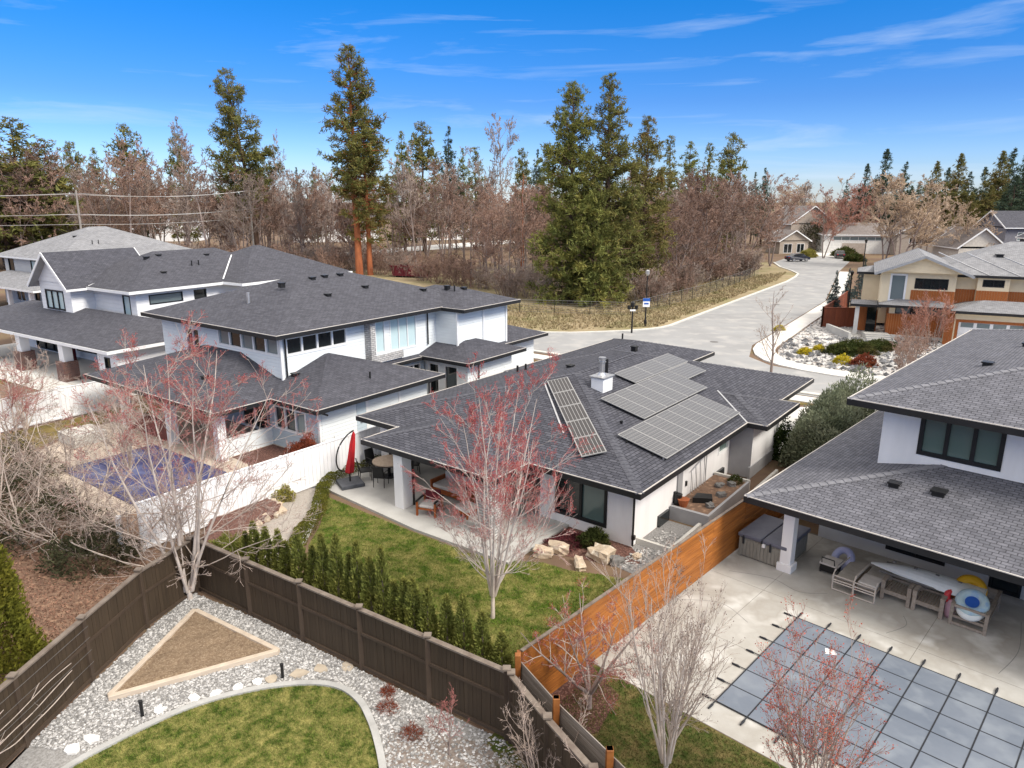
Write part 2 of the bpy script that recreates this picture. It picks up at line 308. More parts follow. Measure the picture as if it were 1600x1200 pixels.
FLAG_W = PM('white_flagstone', (0.78, 0.77, 0.75), (0.66, 0.65, 0.63), 0.8, 5, bump=0.4, bscale=20)
FLAG_T = PM('tan_flagstone', (0.47, 0.40, 0.31), (0.38, 0.32, 0.25), 0.8, 5, bump=0.4, bscale=20)
STONEV = brick_mat('stone_veneer', (0.58, 0.56, 0.54), (0.44, 0.43, 0.42), (0.25, 0.24, 0.24), 0.30, 0.11, 0.02, 0.9, 0.4, 0.85)
BRICKC = brick_mat('dark_brick', (0.17, 0.065, 0.05), (0.10, 0.045, 0.04), (0.20, 0.17, 0.15), 0.22, 0.075, 0.012, 0.5, 0.3)
COVER = PM('pool_cover', (0.118, 0.140, 0.178), (0.165, 0.188, 0.226), 0.7, 0.45, detail=8, bump=0.5, bscale=2.2, world=True, c3=(0.19, 0.215, 0.25), scale2=1.3)
STRAP = PM('black_strap', (0.016, 0.018, 0.024), (0.024, 0.026, 0.03), 0.7, 4)
COVER_B = PM('navy_pool_cover', (0.034, 0.036, 0.115), (0.07, 0.075, 0.18), 0.55, 0.8, detail=8, bump=0.5, bscale=2.5, c3=(0.115, 0.13, 0.24), scale2=1.0)
TUBC = PM('hot_tub_cover', (0.10, 0.105, 0.14), (0.125, 0.13, 0.165), 0.55, 3)
TUBW = PM('hot_tub_cabinet', (0.265, 0.25, 0.215), (0.20, 0.19, 0.165), 0.75, 3, stretch=(6, 6, 1))
TEAK = PM('weathered_teak', (0.335, 0.285, 0.24), (0.235, 0.195, 0.16), 0.8, 5, stretch=(3, 3, 3), objr=0.12)
CUSH = PM('pale_cushion', (0.56, 0.53, 0.50), (0.47, 0.44, 0.42), 0.9, 4)
CUSHD = PM('dull_cushion', (0.37, 0.345, 0.31), (0.30, 0.28, 0.25), 0.9, 4)
REDC = PM('red_fabric', (0.44, 0.016, 0.022), (0.33, 0.011, 0.016), 0.75, 4)
MAROON = PM('maroon_cushion', (0.13, 0.02, 0.03), (0.09, 0.015, 0.02), 0.9, 4)
ORWOOD = PM('orange_hardwood', (0.34, 0.095, 0.022), (0.24, 0.06, 0.015), 0.45, 4)
TABLET = PM('stone_table_top', (0.47, 0.37, 0.28), (0.36, 0.275, 0.205), 0.5, 9)
DKPLAST = PM('dark_grey_base', (0.10, 0.105, 0.12), (0.07, 0.075, 0.085), 0.7, 6)
TERRA = PM('terracotta', (0.33, 0.10, 0.04), (0.26, 0.08, 0.03), 0.8, 6)
KAYW = PM('white_fibreglass', (0.74, 0.77, 0.76), (0.66, 0.70, 0.69), 0.3, 3)
RUBBER = PM('grey_rubber', (0.16, 0.155, 0.15), (0.12, 0.115, 0.11), 0.7, 3)
YEL = PM('yellow_plastic', (0.72, 0.40, 0.02), (0.62, 0.33, 0.015), 0.35, 3)
PINK = PM('pink_plastic', (0.66, 0.42, 0.50), (0.60, 0.36, 0.45), 0.35, 3)
REDP = PM('red_plastic', (0.56, 0.04, 0.05), (0.46, 0.03, 0.04), 0.35, 3)
TEALP = PM('pale_teal_plastic', (0.42, 0.56, 0.60), (0.50, 0.62, 0.62), 0.3, 6, c3=(0.30, 0.46, 0.62), scale2=5)
BLUEP = PM('blue_plastic', (0.03, 0.11, 0.42), (0.02, 0.09, 0.36), 0.3, 3)
LILAC = PM('lilac_plastic', (0.38, 0.40, 0.56), (0.32, 0.33, 0.50), 0.35, 3)
def grass_mat(name, g1, g2, dry, dry_amt=0.5, scale=0.8, rnd=0.35, bumpy=True):
    m = PM(name, g1, g2, 0.9, scale*3, detail=8, rnd=rnd, bump=0.6 if bumpy else 0, bscale=30, spec=0.15)
    t = m.node_tree; b = t.nodes['Principled BSDF']; src = b.inputs['Base Color'].links[0].from_socket
    co = nd(t, 'ShaderNodeTexCoord'); n = nd(t, 'ShaderNodeTexNoise'); n.inputs['Scale'].default_value = scale*1.35; n.inputs['Detail'].default_value = 12; n.inputs['Roughness'].default_value = 0.80; n.inputs['Distortion'].default_value = 0.15
    t.links.new(co.outputs['Object'], n.inputs['Vector'])
    r = nd(t, 'ShaderNodeValToRGB'); r.color_ramp.elements[0].position = 0.60-0.28*dry_amt; r.color_ramp.elements[1].position = 0.84-0.28*dry_amt; t.links.new(n.outputs[0], r.inputs[0])
    mx = nd(t, 'ShaderNodeMix', data_type='RGBA'); t.links.new(r.outputs[0], mx.inputs[0]); t.links.new(src, mx.inputs[6]); mx.inputs[7].default_value = c4(dry); t.links.new(mx.outputs[2], b.inputs['Base Color'])
    return m
LAWN_F = grass_mat('foreground_turf', (0.060, 0.115, 0.014), (0.12, 0.165, 0.026), (0.36, 0.315, 0.11), 0.64, 2.0, 0.6)
LAWN_M = grass_mat('green_turf', (0.070, 0.130, 0.014), (0.125, 0.19, 0.024), (0.31, 0.265, 0.095), 0.64, 0.95, 0.55)
LAWN_R = grass_mat('dull_turf', (0.055, 0.085, 0.016), (0.085, 0.115, 0.024), (0.22, 0.155, 0.07), 0.6, 1.3)  # duller, browner turf colours for the strip beside the pool terrace
LAWN_B = grass_mat('winter_turf', (0.16, 0.13, 0.035), (0.20, 0.155, 0.045), (0.25, 0.18, 0.07), 0.6, 0.8)
FIELD = grass_mat('dry_field', (0.35, 0.285, 0.18), (0.255, 0.20, 0.12), (0.155, 0.165, 0.055), 0.45, 0.16, 0)
WOODS = grass_mat('woodland_floor', (0.19, 0.125, 0.085), (0.13, 0.085, 0.06), (0.17, 0.15, 0.065), 0.4, 0.12, 0)
BARK_P = PM('pale_grey_bark', (0.50, 0.42, 0.365), (0.36, 0.295, 0.25), 0.85, 7, stretch=(1, 1, 0.4))
BARK_W = PM('whitish_bark', (0.62, 0.545, 0.49), (0.44, 0.375, 0.33), 0.85, 7, stretch=(1, 1, 0.4))
TWIG_TH = PM('thicket_twig', (0.28, 0.20, 0.165), (0.20, 0.14, 0.115), 0.85, 3)
TWIG_P = PM('pale_twig', (0.42, 0.33, 0.28), (0.34, 0.265, 0.22), 0.85, 3)
TWIG_R = PM('red_twig', (0.36, 0.115, 0.105), (0.29, 0.15, 0.125), 0.8, 2)
def ztwig(name, lo, hi, z0, z1):
    "young twigs of the upper crown are red, the lower ones tan"
    m = PM(name, lo, tuple(k*0.85 for k in lo), 0.85, 3); t = m.node_tree; b = t.nodes['Principled BSDF']; src = b.inputs['Base Color'].links[0].from_socket
    co = nd(t, 'ShaderNodeTexCoord'); sp = nd(t, 'ShaderNodeSeparateXYZ'); t.links.new(co.outputs['Object'], sp.inputs[0]); mr = nd(t, 'ShaderNodeMapRange'); mr.inputs['From Min'].default_value = z0; mr.inputs['From Max'].default_value = z1; t.links.new(sp.outputs['Z'], mr.inputs[0])
    mx = nd(t, 'ShaderNodeMix', data_type='RGBA'); t.links.new(mr.outputs[0], mx.inputs[0]); t.links.new(src, mx.inputs[6]); mx.inputs[7].default_value = c4(hi); t.links.new(mx.outputs[2], b.inputs['Base Color']); return m
TWIG_Z = ztwig('tan_to_red_twig', (0.44, 0.345, 0.295), (0.38, 0.135, 0.125), 3.2, 6.2)
TWIG_ZM = ztwig('pale_to_red_twig', (0.48, 0.37, 0.325), (0.42, 0.125, 0.12), 2.0, 5.0)
BUD_R = PM('red_bud', (0.36, 0.032, 0.035), (0.30, 0.045, 0.04), 0.7, 3, rnd=0.3)
BUD_O = PM('orange_red_bud', (0.40, 0.075, 0.035), (0.30, 0.05, 0.03), 0.7, 3, rnd=0.3)
BUD_D = PM('dark_bud', (0.10, 0.05, 0.05), (0.07, 0.04, 0.04), 0.8, 3, rnd=0.3)
BARK_D = PM('dark_wood_bark', (0.20, 0.155, 0.135), (0.28, 0.22, 0.20), 0.9, 3, stretch=(1, 1, 0.3), objr=0.25)
TWIG_W = PM('woodland_twig', (0.31, 0.205, 0.160), (0.235, 0.148, 0.112), 0.9, 0.35, objr=0.32)
TWIG_G = PM('grey_woodland_twig', (0.33, 0.265, 0.225), (0.27, 0.205, 0.17), 0.9, 0.35, objr=0.25)
TWIG_T = PM('tan_twig', (0.54, 0.415, 0.30), (0.45, 0.335, 0.24), 0.9, 0.35)
TWIG_O = PM('rusty_twig', (0.42, 0.215, 0.155), (0.34, 0.165, 0.125), 0.9, 0.35)
BARK_PINE = PM('orange_pine_bark', (0.40, 0.135, 0.055), (0.24, 0.075, 0.034), 0.9, 1.2, stretch=(1, 1, 0.25))
BARK_F = PM('brown_fir_bark', (0.14, 0.085, 0.06), (0.09, 0.058, 0.042), 0.9, 2, stretch=(1, 1, 0.3))
def needle(name, a, b, c3, s=0.35):
    m = PM(name, a, b, 0.8, s, detail=3, rnd=0.4, spec=0.2, c3=c3, scale2=0.8); t = m.node_tree; bs = t.nodes['Principled BSDF']; src = bs.inputs['Base Color'].links[0].from_socket
    tl = nd(t, 'ShaderNodeBsdfTranslucent'); mx = nd(t, 'ShaderNodeMixShader'); mx.inputs[0].default_value = 0.35; t.links.new(src, tl.inputs[0]); t.links.new(bs.outputs[0], mx.inputs[1]); t.links.new(tl.outputs[0], mx.inputs[2]); t.links.new(mx.outputs[0], t.nodes['Material Output'].inputs[0]); return m
NEED_P = needle('ponderosa_needles', (0.125, 0.135, 0.044), (0.18, 0.178, 0.052), (0.27, 0.225, 0.07))
NEED_G = needle('green_fir_needles', (0.135, 0.155, 0.046), (0.20, 0.205, 0.055), (0.29, 0.26, 0.07))
NEED_O = needle('olive_needles', (0.16, 0.155, 0.05), (0.20, 0.18, 0.055), (0.23, 0.155, 0.06))
NEED_D = needle('dark_spruce_needles', (0.050, 0.080, 0.055), (0.075, 0.105, 0.062), (0.10, 0.125, 0.07))
NEED_B = needle('blue_spruce_needles', (0.055, 0.085, 0.085), (0.085, 0.115, 0.11), (0.10, 0.13, 0.115))
THUJA = needle('thuja_foliage', (0.20, 0.225, 0.055), (0.27, 0.275, 0.07), (0.38, 0.24, 0.07), 2.0)
CEDAR = needle('golden_cedar_foliage', (0.16, 0.155, 0.020), (0.115, 0.125, 0.018), (0.22, 0.195, 0.028), 1.5)
BOXW = needle('boxwood_leaf', (0.105, 0.115, 0.018), (0.15, 0.145, 0.026), (0.20, 0.155, 0.035), 2.0)
OLIVEL = needle('grey_green_leaf', (0.165, 0.19, 0.115), (0.22, 0.24, 0.155), (0.27, 0.28, 0.19), 1.0)
JUNI = needle('juniper_leaf', (0.045, 0.062, 0.016), (0.075, 0.085, 0.022), (0.10, 0.085, 0.03), 1.2)
YELL = needle('yellow_flower_leaf', (0.55, 0.44, 0.03), (0.42, 0.36, 0.04), (0.62, 0.52, 0.05), 3)
YGRN = needle('yellow_green_leaf', (0.36, 0.33, 0.09), (0.28, 0.25, 0.06), (0.44, 0.38, 0.13), 3)
RUSTL = needle('rust_shrub_leaf', (0.27, 0.072, 0.038), (0.20, 0.055, 0.03), (0.33, 0.11, 0.05), 3)
DKUND = needle('dark_undergrowth_leaf', (0.055, 0.06, 0.03), (0.075, 0.075, 0.038), (0.11, 0.085, 0.05), 1)
IVY = needle('ivy_leaf', (0.035, 0.06, 0.018), (0.06, 0.085, 0.022), (0.08, 0.09, 0.03), 3)
# ---------------------------------------------------------------- plant generators
def unit(a): return a/np.maximum(np.linalg.norm(a, axis=-1, keepdims=True), 1e-9)
def np_tubes(pts, rad, n):
    B, k, _ = pts.shape; t = unit(np.gradient(pts, axis=1)); ref = np.where(np.abs(t[..., 2:3]) > 0.9, np.array([1., 0, 0]), np.array([0, 0, 1.]))
    a = unit(np.cross(t, ref)); b = np.cross(t, a); th = np.arange(n)*2*math.pi/n
    V = pts[:, :, None, :]+rad[:, :, None, None]*(np.cos(th)[None, None, :, None]*a[:, :, None, :]+np.sin(th)[None, None, :, None]*b[:, :, None, :])
    base = (np.arange(B)*k*n)[:, None, None]; i = np.arange(k-1)[None, :, None]; j = np.arange(n)[None, None, :]; j2 = (j+1) % n
    Q = np.stack([base+i*n+j, base+(i+1)*n+j, base+(i+1)*n+j2, base+i*n+j2], -1).reshape(-1, 4)
    return V.reshape(-1, 3), Q
def join(parts):
    V = []; Q = []; n = 0
    for v, q in parts: V.append(v); Q.append(q+n); n += len(v)
    return np.concatenate(V), np.concatenate(Q)
def grow(rng, P, D, L, Rr, k, wob, trop, tip):
    N = len(P); pts = np.zeros((N, k, 3)); pts[:, 0] = P; d = unit(D.copy()); st = (L/(k-1))[:, None]
    for i in range(1, k):
        d = unit(d+rng.normal(0, wob, (N, 3))+np.array([0, 0, trop])); pts[:, i] = pts[:, i-1]+d*st
    s = np.linspace(0, 1, k)[None, :]; return pts, Rr[:, None]*(1-(1-tip)*s)
def spawn(rng, pts, rad, L, n, tmin, tmax, ang, ratio, rr, flat=0.0):
    N, k, _ = pts.shape; t = rng.uniform(tmin, tmax, (N, n)); x = t*(k-1); i = np.minimum(x.astype(int), k-2); f = (x-i)[..., None]
    ii = np.arange(N)[:, None]; P = pts[ii, i]*(1-f)+pts[ii, i+1]*f; T = unit(pts[ii, i+1]-pts[ii, i]); r0 = rad[ii, i]
    rv = unit(rng.normal(0, 1, (N, n, 3))); perp = unit(rv-(rv*T).sum(-1, keepdims=True)*T)
    a = np.radians(rng.normal(ang, ang*0.22, (N, n)))[..., None]; D = np.cos(a)*T+np.sin(a)*perp; D[..., 2] *= (1-flat)
    l = L[:, None]*ratio*rng.uniform(0.6, 1.15, (N, n))*(1.12-0.6*t); r = np.minimum(r0*0.75, r0*rr*rng.uniform(0.8, 1.1, (N, n)))
    return P.reshape(-1, 3), D.reshape(-1, 3), l.ravel(), r.ravel()
def bare_tree(seed, H, stems=1, tilt=12, r0=0.1, trunk_h=0.0, levels=(), spreadbase=0.05, tropism=0.05, split=1, minr=0.004, buds=0, budsize=0.03, budz=0.0, wob0=0.05):
    """levels: (children, tmin, angle, ratio, radius ratio, points, wobble, tropism, sides). Returns trunk, branches, twigs (V,Q) and buds (V,T,rnd)"""
    rng = np.random.default_rng(seed); tr = []; br = []; tw = []
    if trunk_h > 0:
        p, r = grow(rng, np.zeros((1, 3)), np.array([[0.02, 0, 1.]]), np.array([trunk_h]), np.array([r0*1.25]), 4, 0.03, 0.1, 0.8); tr.append(np_tubes(p, r, 8)); base = p[0, -1]-np.array([0, 0, 0.06])
    else: base = np.zeros(3)
    az = np.arange(stems)*2*math.pi/stems+rng.uniform(0, 6.28)+rng.normal(0, 0.3, stems); ti = np.radians(np.abs(rng.normal(tilt, tilt*0.35, stems)))
    if stems > 2: ti[0] *= 0.25
    D = np.stack([np.sin(ti)*np.cos(az), np.sin(ti)*np.sin(az), np.cos(ti)], 1); P = base+np.stack([np.cos(az), np.sin(az), 0*az], 1)*spreadbase
    L = (H-trunk_h)*rng.uniform(0.78, 1.0, stems)/np.cos(ti*0.6); L[0] = H-trunk_h; Rr = np.full(stems, r0)*rng.uniform(0.75, 1.0, stems)
    pts, rad = grow(rng, P, D, L, Rr, 8, wob0, tropism, 0.12); tr.append(np_tubes(pts, rad, 7)); last = pts; lastr = rad
    for li, (n, tmin, ang, ratio, rr, k, wob, trop, sides) in enumerate(levels):
        P, D, L, Rr = spawn(rng, pts, rad, L, n, tmin, 0.98, ang, ratio, rr); Rr = np.maximum(Rr, minr)
        pts, rad = grow(rng, P, D, L, Rr, k, wob, trop, 0.35); rad = np.maximum(rad, minr*0.7)
        (br if li < split else tw).append(np_tubes(pts, rad, sides)); last = pts
    bd = None
    if buds:
        E_ = last[:, -1]; E_ = E_[E_[:, 2] > budz*H]; E_ = np.repeat(E_, buds, 0)+rng.normal(0, budsize*1.6, (len(E_)*buds, 3)); bd = leaf_tris(rng, E_, budsize, budsize*0.5)
    return join(tr), join(br) if br else None, join(tw) if tw else None, bd
def leaf_tris(rng, C, length, width, bias=None, upb=0.0):
    length = np.asarray(length); width = np.asarray(width)
    N = len(C); d = rng.normal(0, 1, (N, 3))
    if bias is not None: d = unit(d)+bias
    d[:, 2] += upb; d = unit(d); w = unit(np.cross(d, rng.normal(0, 1, (N, 3)))); ln = length*rng.uniform(0.65, 1.3, (N, 1)); wd = width*rng.uniform(0.7, 1.2, (N, 1))
    V = np.stack([C-w*wd, C+w*wd, C+d*ln], 1).reshape(-1, 3); T = np.arange(N*3).reshape(-1, 3); return V, T, np.repeat(rng.uniform(0, 1, N), 3)
def conifer_mesh(seed, H, base, Rmax, prof, nb, clump_sp, per, leafL, leafW, up0=-0.15, up1=0.6, rtrunk=0.3, cj=0.25, bark=None, need=None, inner=0.25, lean=0.0):
    rng = np.random.default_rng(seed); k = 9; z = np.linspace(0, 1, k); tp = np.zeros((1, k, 3)); tp[0, :, 2] = z*H; tp[0, :, 0] = lean*H*z**1.5+rng.normal(0, 0.006*H, k)*z; tp[0, :, 1] = rng.normal(0, 0.006*H, k)*z
    tV, tQ = np_tubes(tp, (rtrunk*(1-0.93*z))[None, :], 9)
    t = rng.uniform(0, 1, nb)**0.9; hh = base+(1-base)*t; ln = Rmax*np.array([prof(x) for x in t])*rng.uniform(0.62, 1.18, nb); az = rng.uniform(0, 6.283, nb)
    x = hh*(k-1); i = np.minimum(x.astype(int), k-2); f = (x-i)[:, None]; P = tp[0, i]*(1-f)+tp[0, i+1]*f
    up = up0+(up1-up0)*t+rng.normal(0, 0.12, nb); D = np.stack([np.cos(az), np.sin(az), up], 1)
    pts, rad = grow(rng, P, D, ln, np.maximum(0.015, 0.022*ln), 5, 0.10, 0.07, 0.3); bV, bQ = np_tubes(pts, rad, 3)
    C = []; B_ = []
    m = np.maximum(2, (ln/clump_sp).astype(int))
    for b in range(nb):
        tt = inner+(1-inner)*rng.uniform(0, 1, m[b])**0.8; xx = tt*4; j = np.minimum(xx.astype(int), 3); ff = (xx-j)[:, None]
        C.append(pts[b, j]*(1-ff)+pts[b, j+1]*ff+rng.normal(0, cj, (m[b], 3))*np.array([1, 1, 0.55])*(0.15+0.85*min(1, ln[b]/Rmax))); B_.append(np.tile(unit(D[b:b+1]), (m[b], 1)))
    C = np.concatenate(C); B_ = np.concatenate(B_); shade = np.repeat(rng.uniform(0, 1, len(C)), per)
    sz = np.repeat(np.repeat(np.clip(0.32+0.95*ln/Rmax, 0.3, 1.0), m), per)[:, None]
    CC = np.repeat(C, per, 0)+rng.normal(0, leafL*0.35, (len(C)*per, 3))*sz; V, T, rn = leaf_tris(rng, CC, leafL*sz, leafW*sz, np.repeat(B_, per, 0)*0.5, 0.25)
    rn = np.clip(0.6*np.repeat(shade, 3)+0.4*rn, 0, 1)
    tv, tq = join([(tV, tQ), (bV, bQ)]) if False else (tV, tQ)
    me_t = npmesh('trunk', tv, tq, mats=[bark], smooth=True); me_b = npmesh('branches', bV, bQ, mats=[bark]); me_c = npmesh('crown', V, T=T, rnd=rn, mats=[need])
    return me_t, me_b, me_c
def foliage_blob(rng, shape, n, length, width, upb=0.3):
    "leaves spread through a volume; shape(rng,n) returns centres and outward directions"
    C, O = shape(rng, n); return leaf_tris(rng, C, length, width, O*0.9, upb)
def cone_shape(H, r, z0=0.0, p=0.8, round_=0.18):
    def f(rng, n):
        t = rng.uniform(0, 1, n)**1.35; th = rng.uniform(0, 6.283, n); lump = 1+0.10*np.sin(th*3+t*9)+0.07*np.sin(th*7-t*15)
        rr = r*(1-t)**p*np.minimum(1, (t+0.03)/round_)**0.5*lump*rng.uniform(0.72, 1.0, n)
        return np.stack([rr*np.cos(th), rr*np.sin(th), z0+t*H], 1), np.stack([np.cos(th), np.sin(th), 0.5+0*t], 1)
    return f
def dome_shape(rx, ry, h, fill=0.55):
    def f(rng, n):
        d = unit(rng.normal(0, 1, (n, 3))); d[:, 2] = np.abs(d[:, 2]); lump = 1+0.16*np.sin(d[:, 0:1]*5+d[:, 1:2]*4)+0.10*np.sin(d[:, 1:2]*11+d[:, 2:3]*7)
        s = rng.uniform(fill, 1, (n, 1))**0.5*lump; return d*s*np.array([rx, ry, h]), d
    return f
def strip_shape(path, w, h):
    P = np.array(path); seg = np.linalg.norm(np.diff(P, axis=0), axis=1); cs = np.concatenate([[0], np.cumsum(seg)])
    def f(rng, n):
        s = rng.uniform(0, cs[-1], n); i = np.clip(np.searchsorted(cs, s)-1, 0, len(seg)-1); ff = ((s-cs[i])/seg[i])[:, None]
        c = P[i]*(1-ff)+P[i+1]*ff; t = unit(P[i+1]-P[i]); nrm = np.stack([-t[:, 1], t[:, 0]], 1); a = rng.uniform(-1, 1, n); b = rng.uniform(0, 1, n)
        edge = rng.uniform(0, 1, n) < 0.75; b = np.where(edge & (rng.uniform(0, 1, n) < 0.6), 1.0, b); hh = h*(1-0.25*np.abs(a)**3)*(1+0.14*np.sin(s*5)+0.1*np.sin(s*13))
        C = np.concatenate([c+nrm*(a*w/2)[:, None], (b*hh)[:, None]], 1); O = np.concatenate([nrm*a[:, None], b[:, None]], 1); return C, O
    return f
def plant(name, label, cat, loc, parts, group=None, rz=0.0, sc=1.0):
    o = thing(name, label, cat, loc, rz, group)
    for n, me in parts:
        if me is not None: link(n, me, o)
    o.scale = (sc, sc, sc); return o
def rocks_mesh(rng, P, smin, smax, mat, z=0.0, flat=0.65):
    base = np.array([(1, 0, 0), (-1, 0, 0), (0, 1, 0), (0, -1, 0), (0, 0, 1), (0, 0, -0.6)], float); tri = np.array([(0, 2, 4), (2, 1, 4), (1, 3, 4), (3, 0, 4), (2, 0, 5), (1, 2, 5), (3, 1, 5), (0, 3, 5)])
    N = len(P); s = rng.uniform(smin, smax, (N, 1, 1)); V = base[None]*s*rng.uniform(0.6, 1.3, (N, 6, 3)); V[..., 2] *= flat; a = rng.uniform(0, 6.28, N); c, si = np.cos(a)[:, None], np.sin(a)[:, None]
    X = V[..., 0]*c-V[..., 1]*si; Y = V[..., 0]*si+V[..., 1]*c; V = np.stack([X+P[:, 0:1], Y+P[:, 1:2], V[..., 2]+z+s[:, :, 0]*0.28], -1)
    T = (np.arange(N)*6)[:, None, None]+tri[None]; return npmesh('rocks', V.reshape(-1, 3), T=T.reshape(-1, 3), rnd=np.repeat(rng.uniform(0, 1, N), 6), mats=[mat])
def grass_mesh(rng, P, h, w, mat, z=0.004):
    N = len(P); C = np.concatenate([P, np.full((N, 1), z)], 1); a = rng.uniform(0, 6.28, N); w_ = np.stack([np.cos(a), np.sin(a), 0*a], 1)*w; l = rng.normal(0, 0.55, (N, 2)); hh = h*rng.uniform(0.6, 1.3, N)
    tip = C+np.stack([l[:, 0]*hh, l[:, 1]*hh, hh], 1); V = np.stack([C-w_, C+w_, tip], 1).reshape(-1, 3)
    return npmesh('grass', V, T=np.arange(N*3).reshape(-1, 3), rnd=np.repeat(rng.uniform(0, 1, N), 3), mats=[mat])
def sheet(name, poly, z, mat, kind='structure', parent=None, thick=0.0):
    b = MB()
    if thick: b.prism(poly, z-thick, z)
    else: b.face([(p[0], p[1], z) for p in poly], 0, [(p[0], p[1]) for p in poly])
    o = b.build(name, mat, parent)
    # make the face look up
    me = o.data
    if not thick and me.polygons[0].normal.z < 0: me.flip_normals()
    if kind and parent is None: o['kind'] = kind
    return o
def ribbon(name, path, w, z0, z1, mat, parent=None, kind='structure'):
    b = MB(); n = len(path); Lf = []; Rt = []
    for i in range(n):
        a = path[max(i-1, 0)]; c = path[min(i+1, n-1)]; dx, dy = c[0]-a[0], c[1]-a[1]; L = math.hypot(dx, dy) or 1; nx, ny = -dy/L*w/2, dx/L*w/2
        Lf.append((path[i][0]+nx, path[i][1]+ny)); Rt.append((path[i][0]-nx, path[i][1]-ny))
    for i in range(n-1):
        l0, l1, r0, r1 = Lf[i], Lf[i+1], Rt[i], Rt[i+1]
        b.face([(*r0, z1), (*r1, z1), (*l1, z1), (*l0, z1)]); b.face([(*r0, z0), (*r1, z0), (*r1, z1), (*r0, z1)]); b.face([(*l1, z0), (*l0, z0), (*l0, z1), (*l1, z1)])
    o = b.build(name, mat, parent)
    if kind and parent is None: o['kind'] = kind
    return o

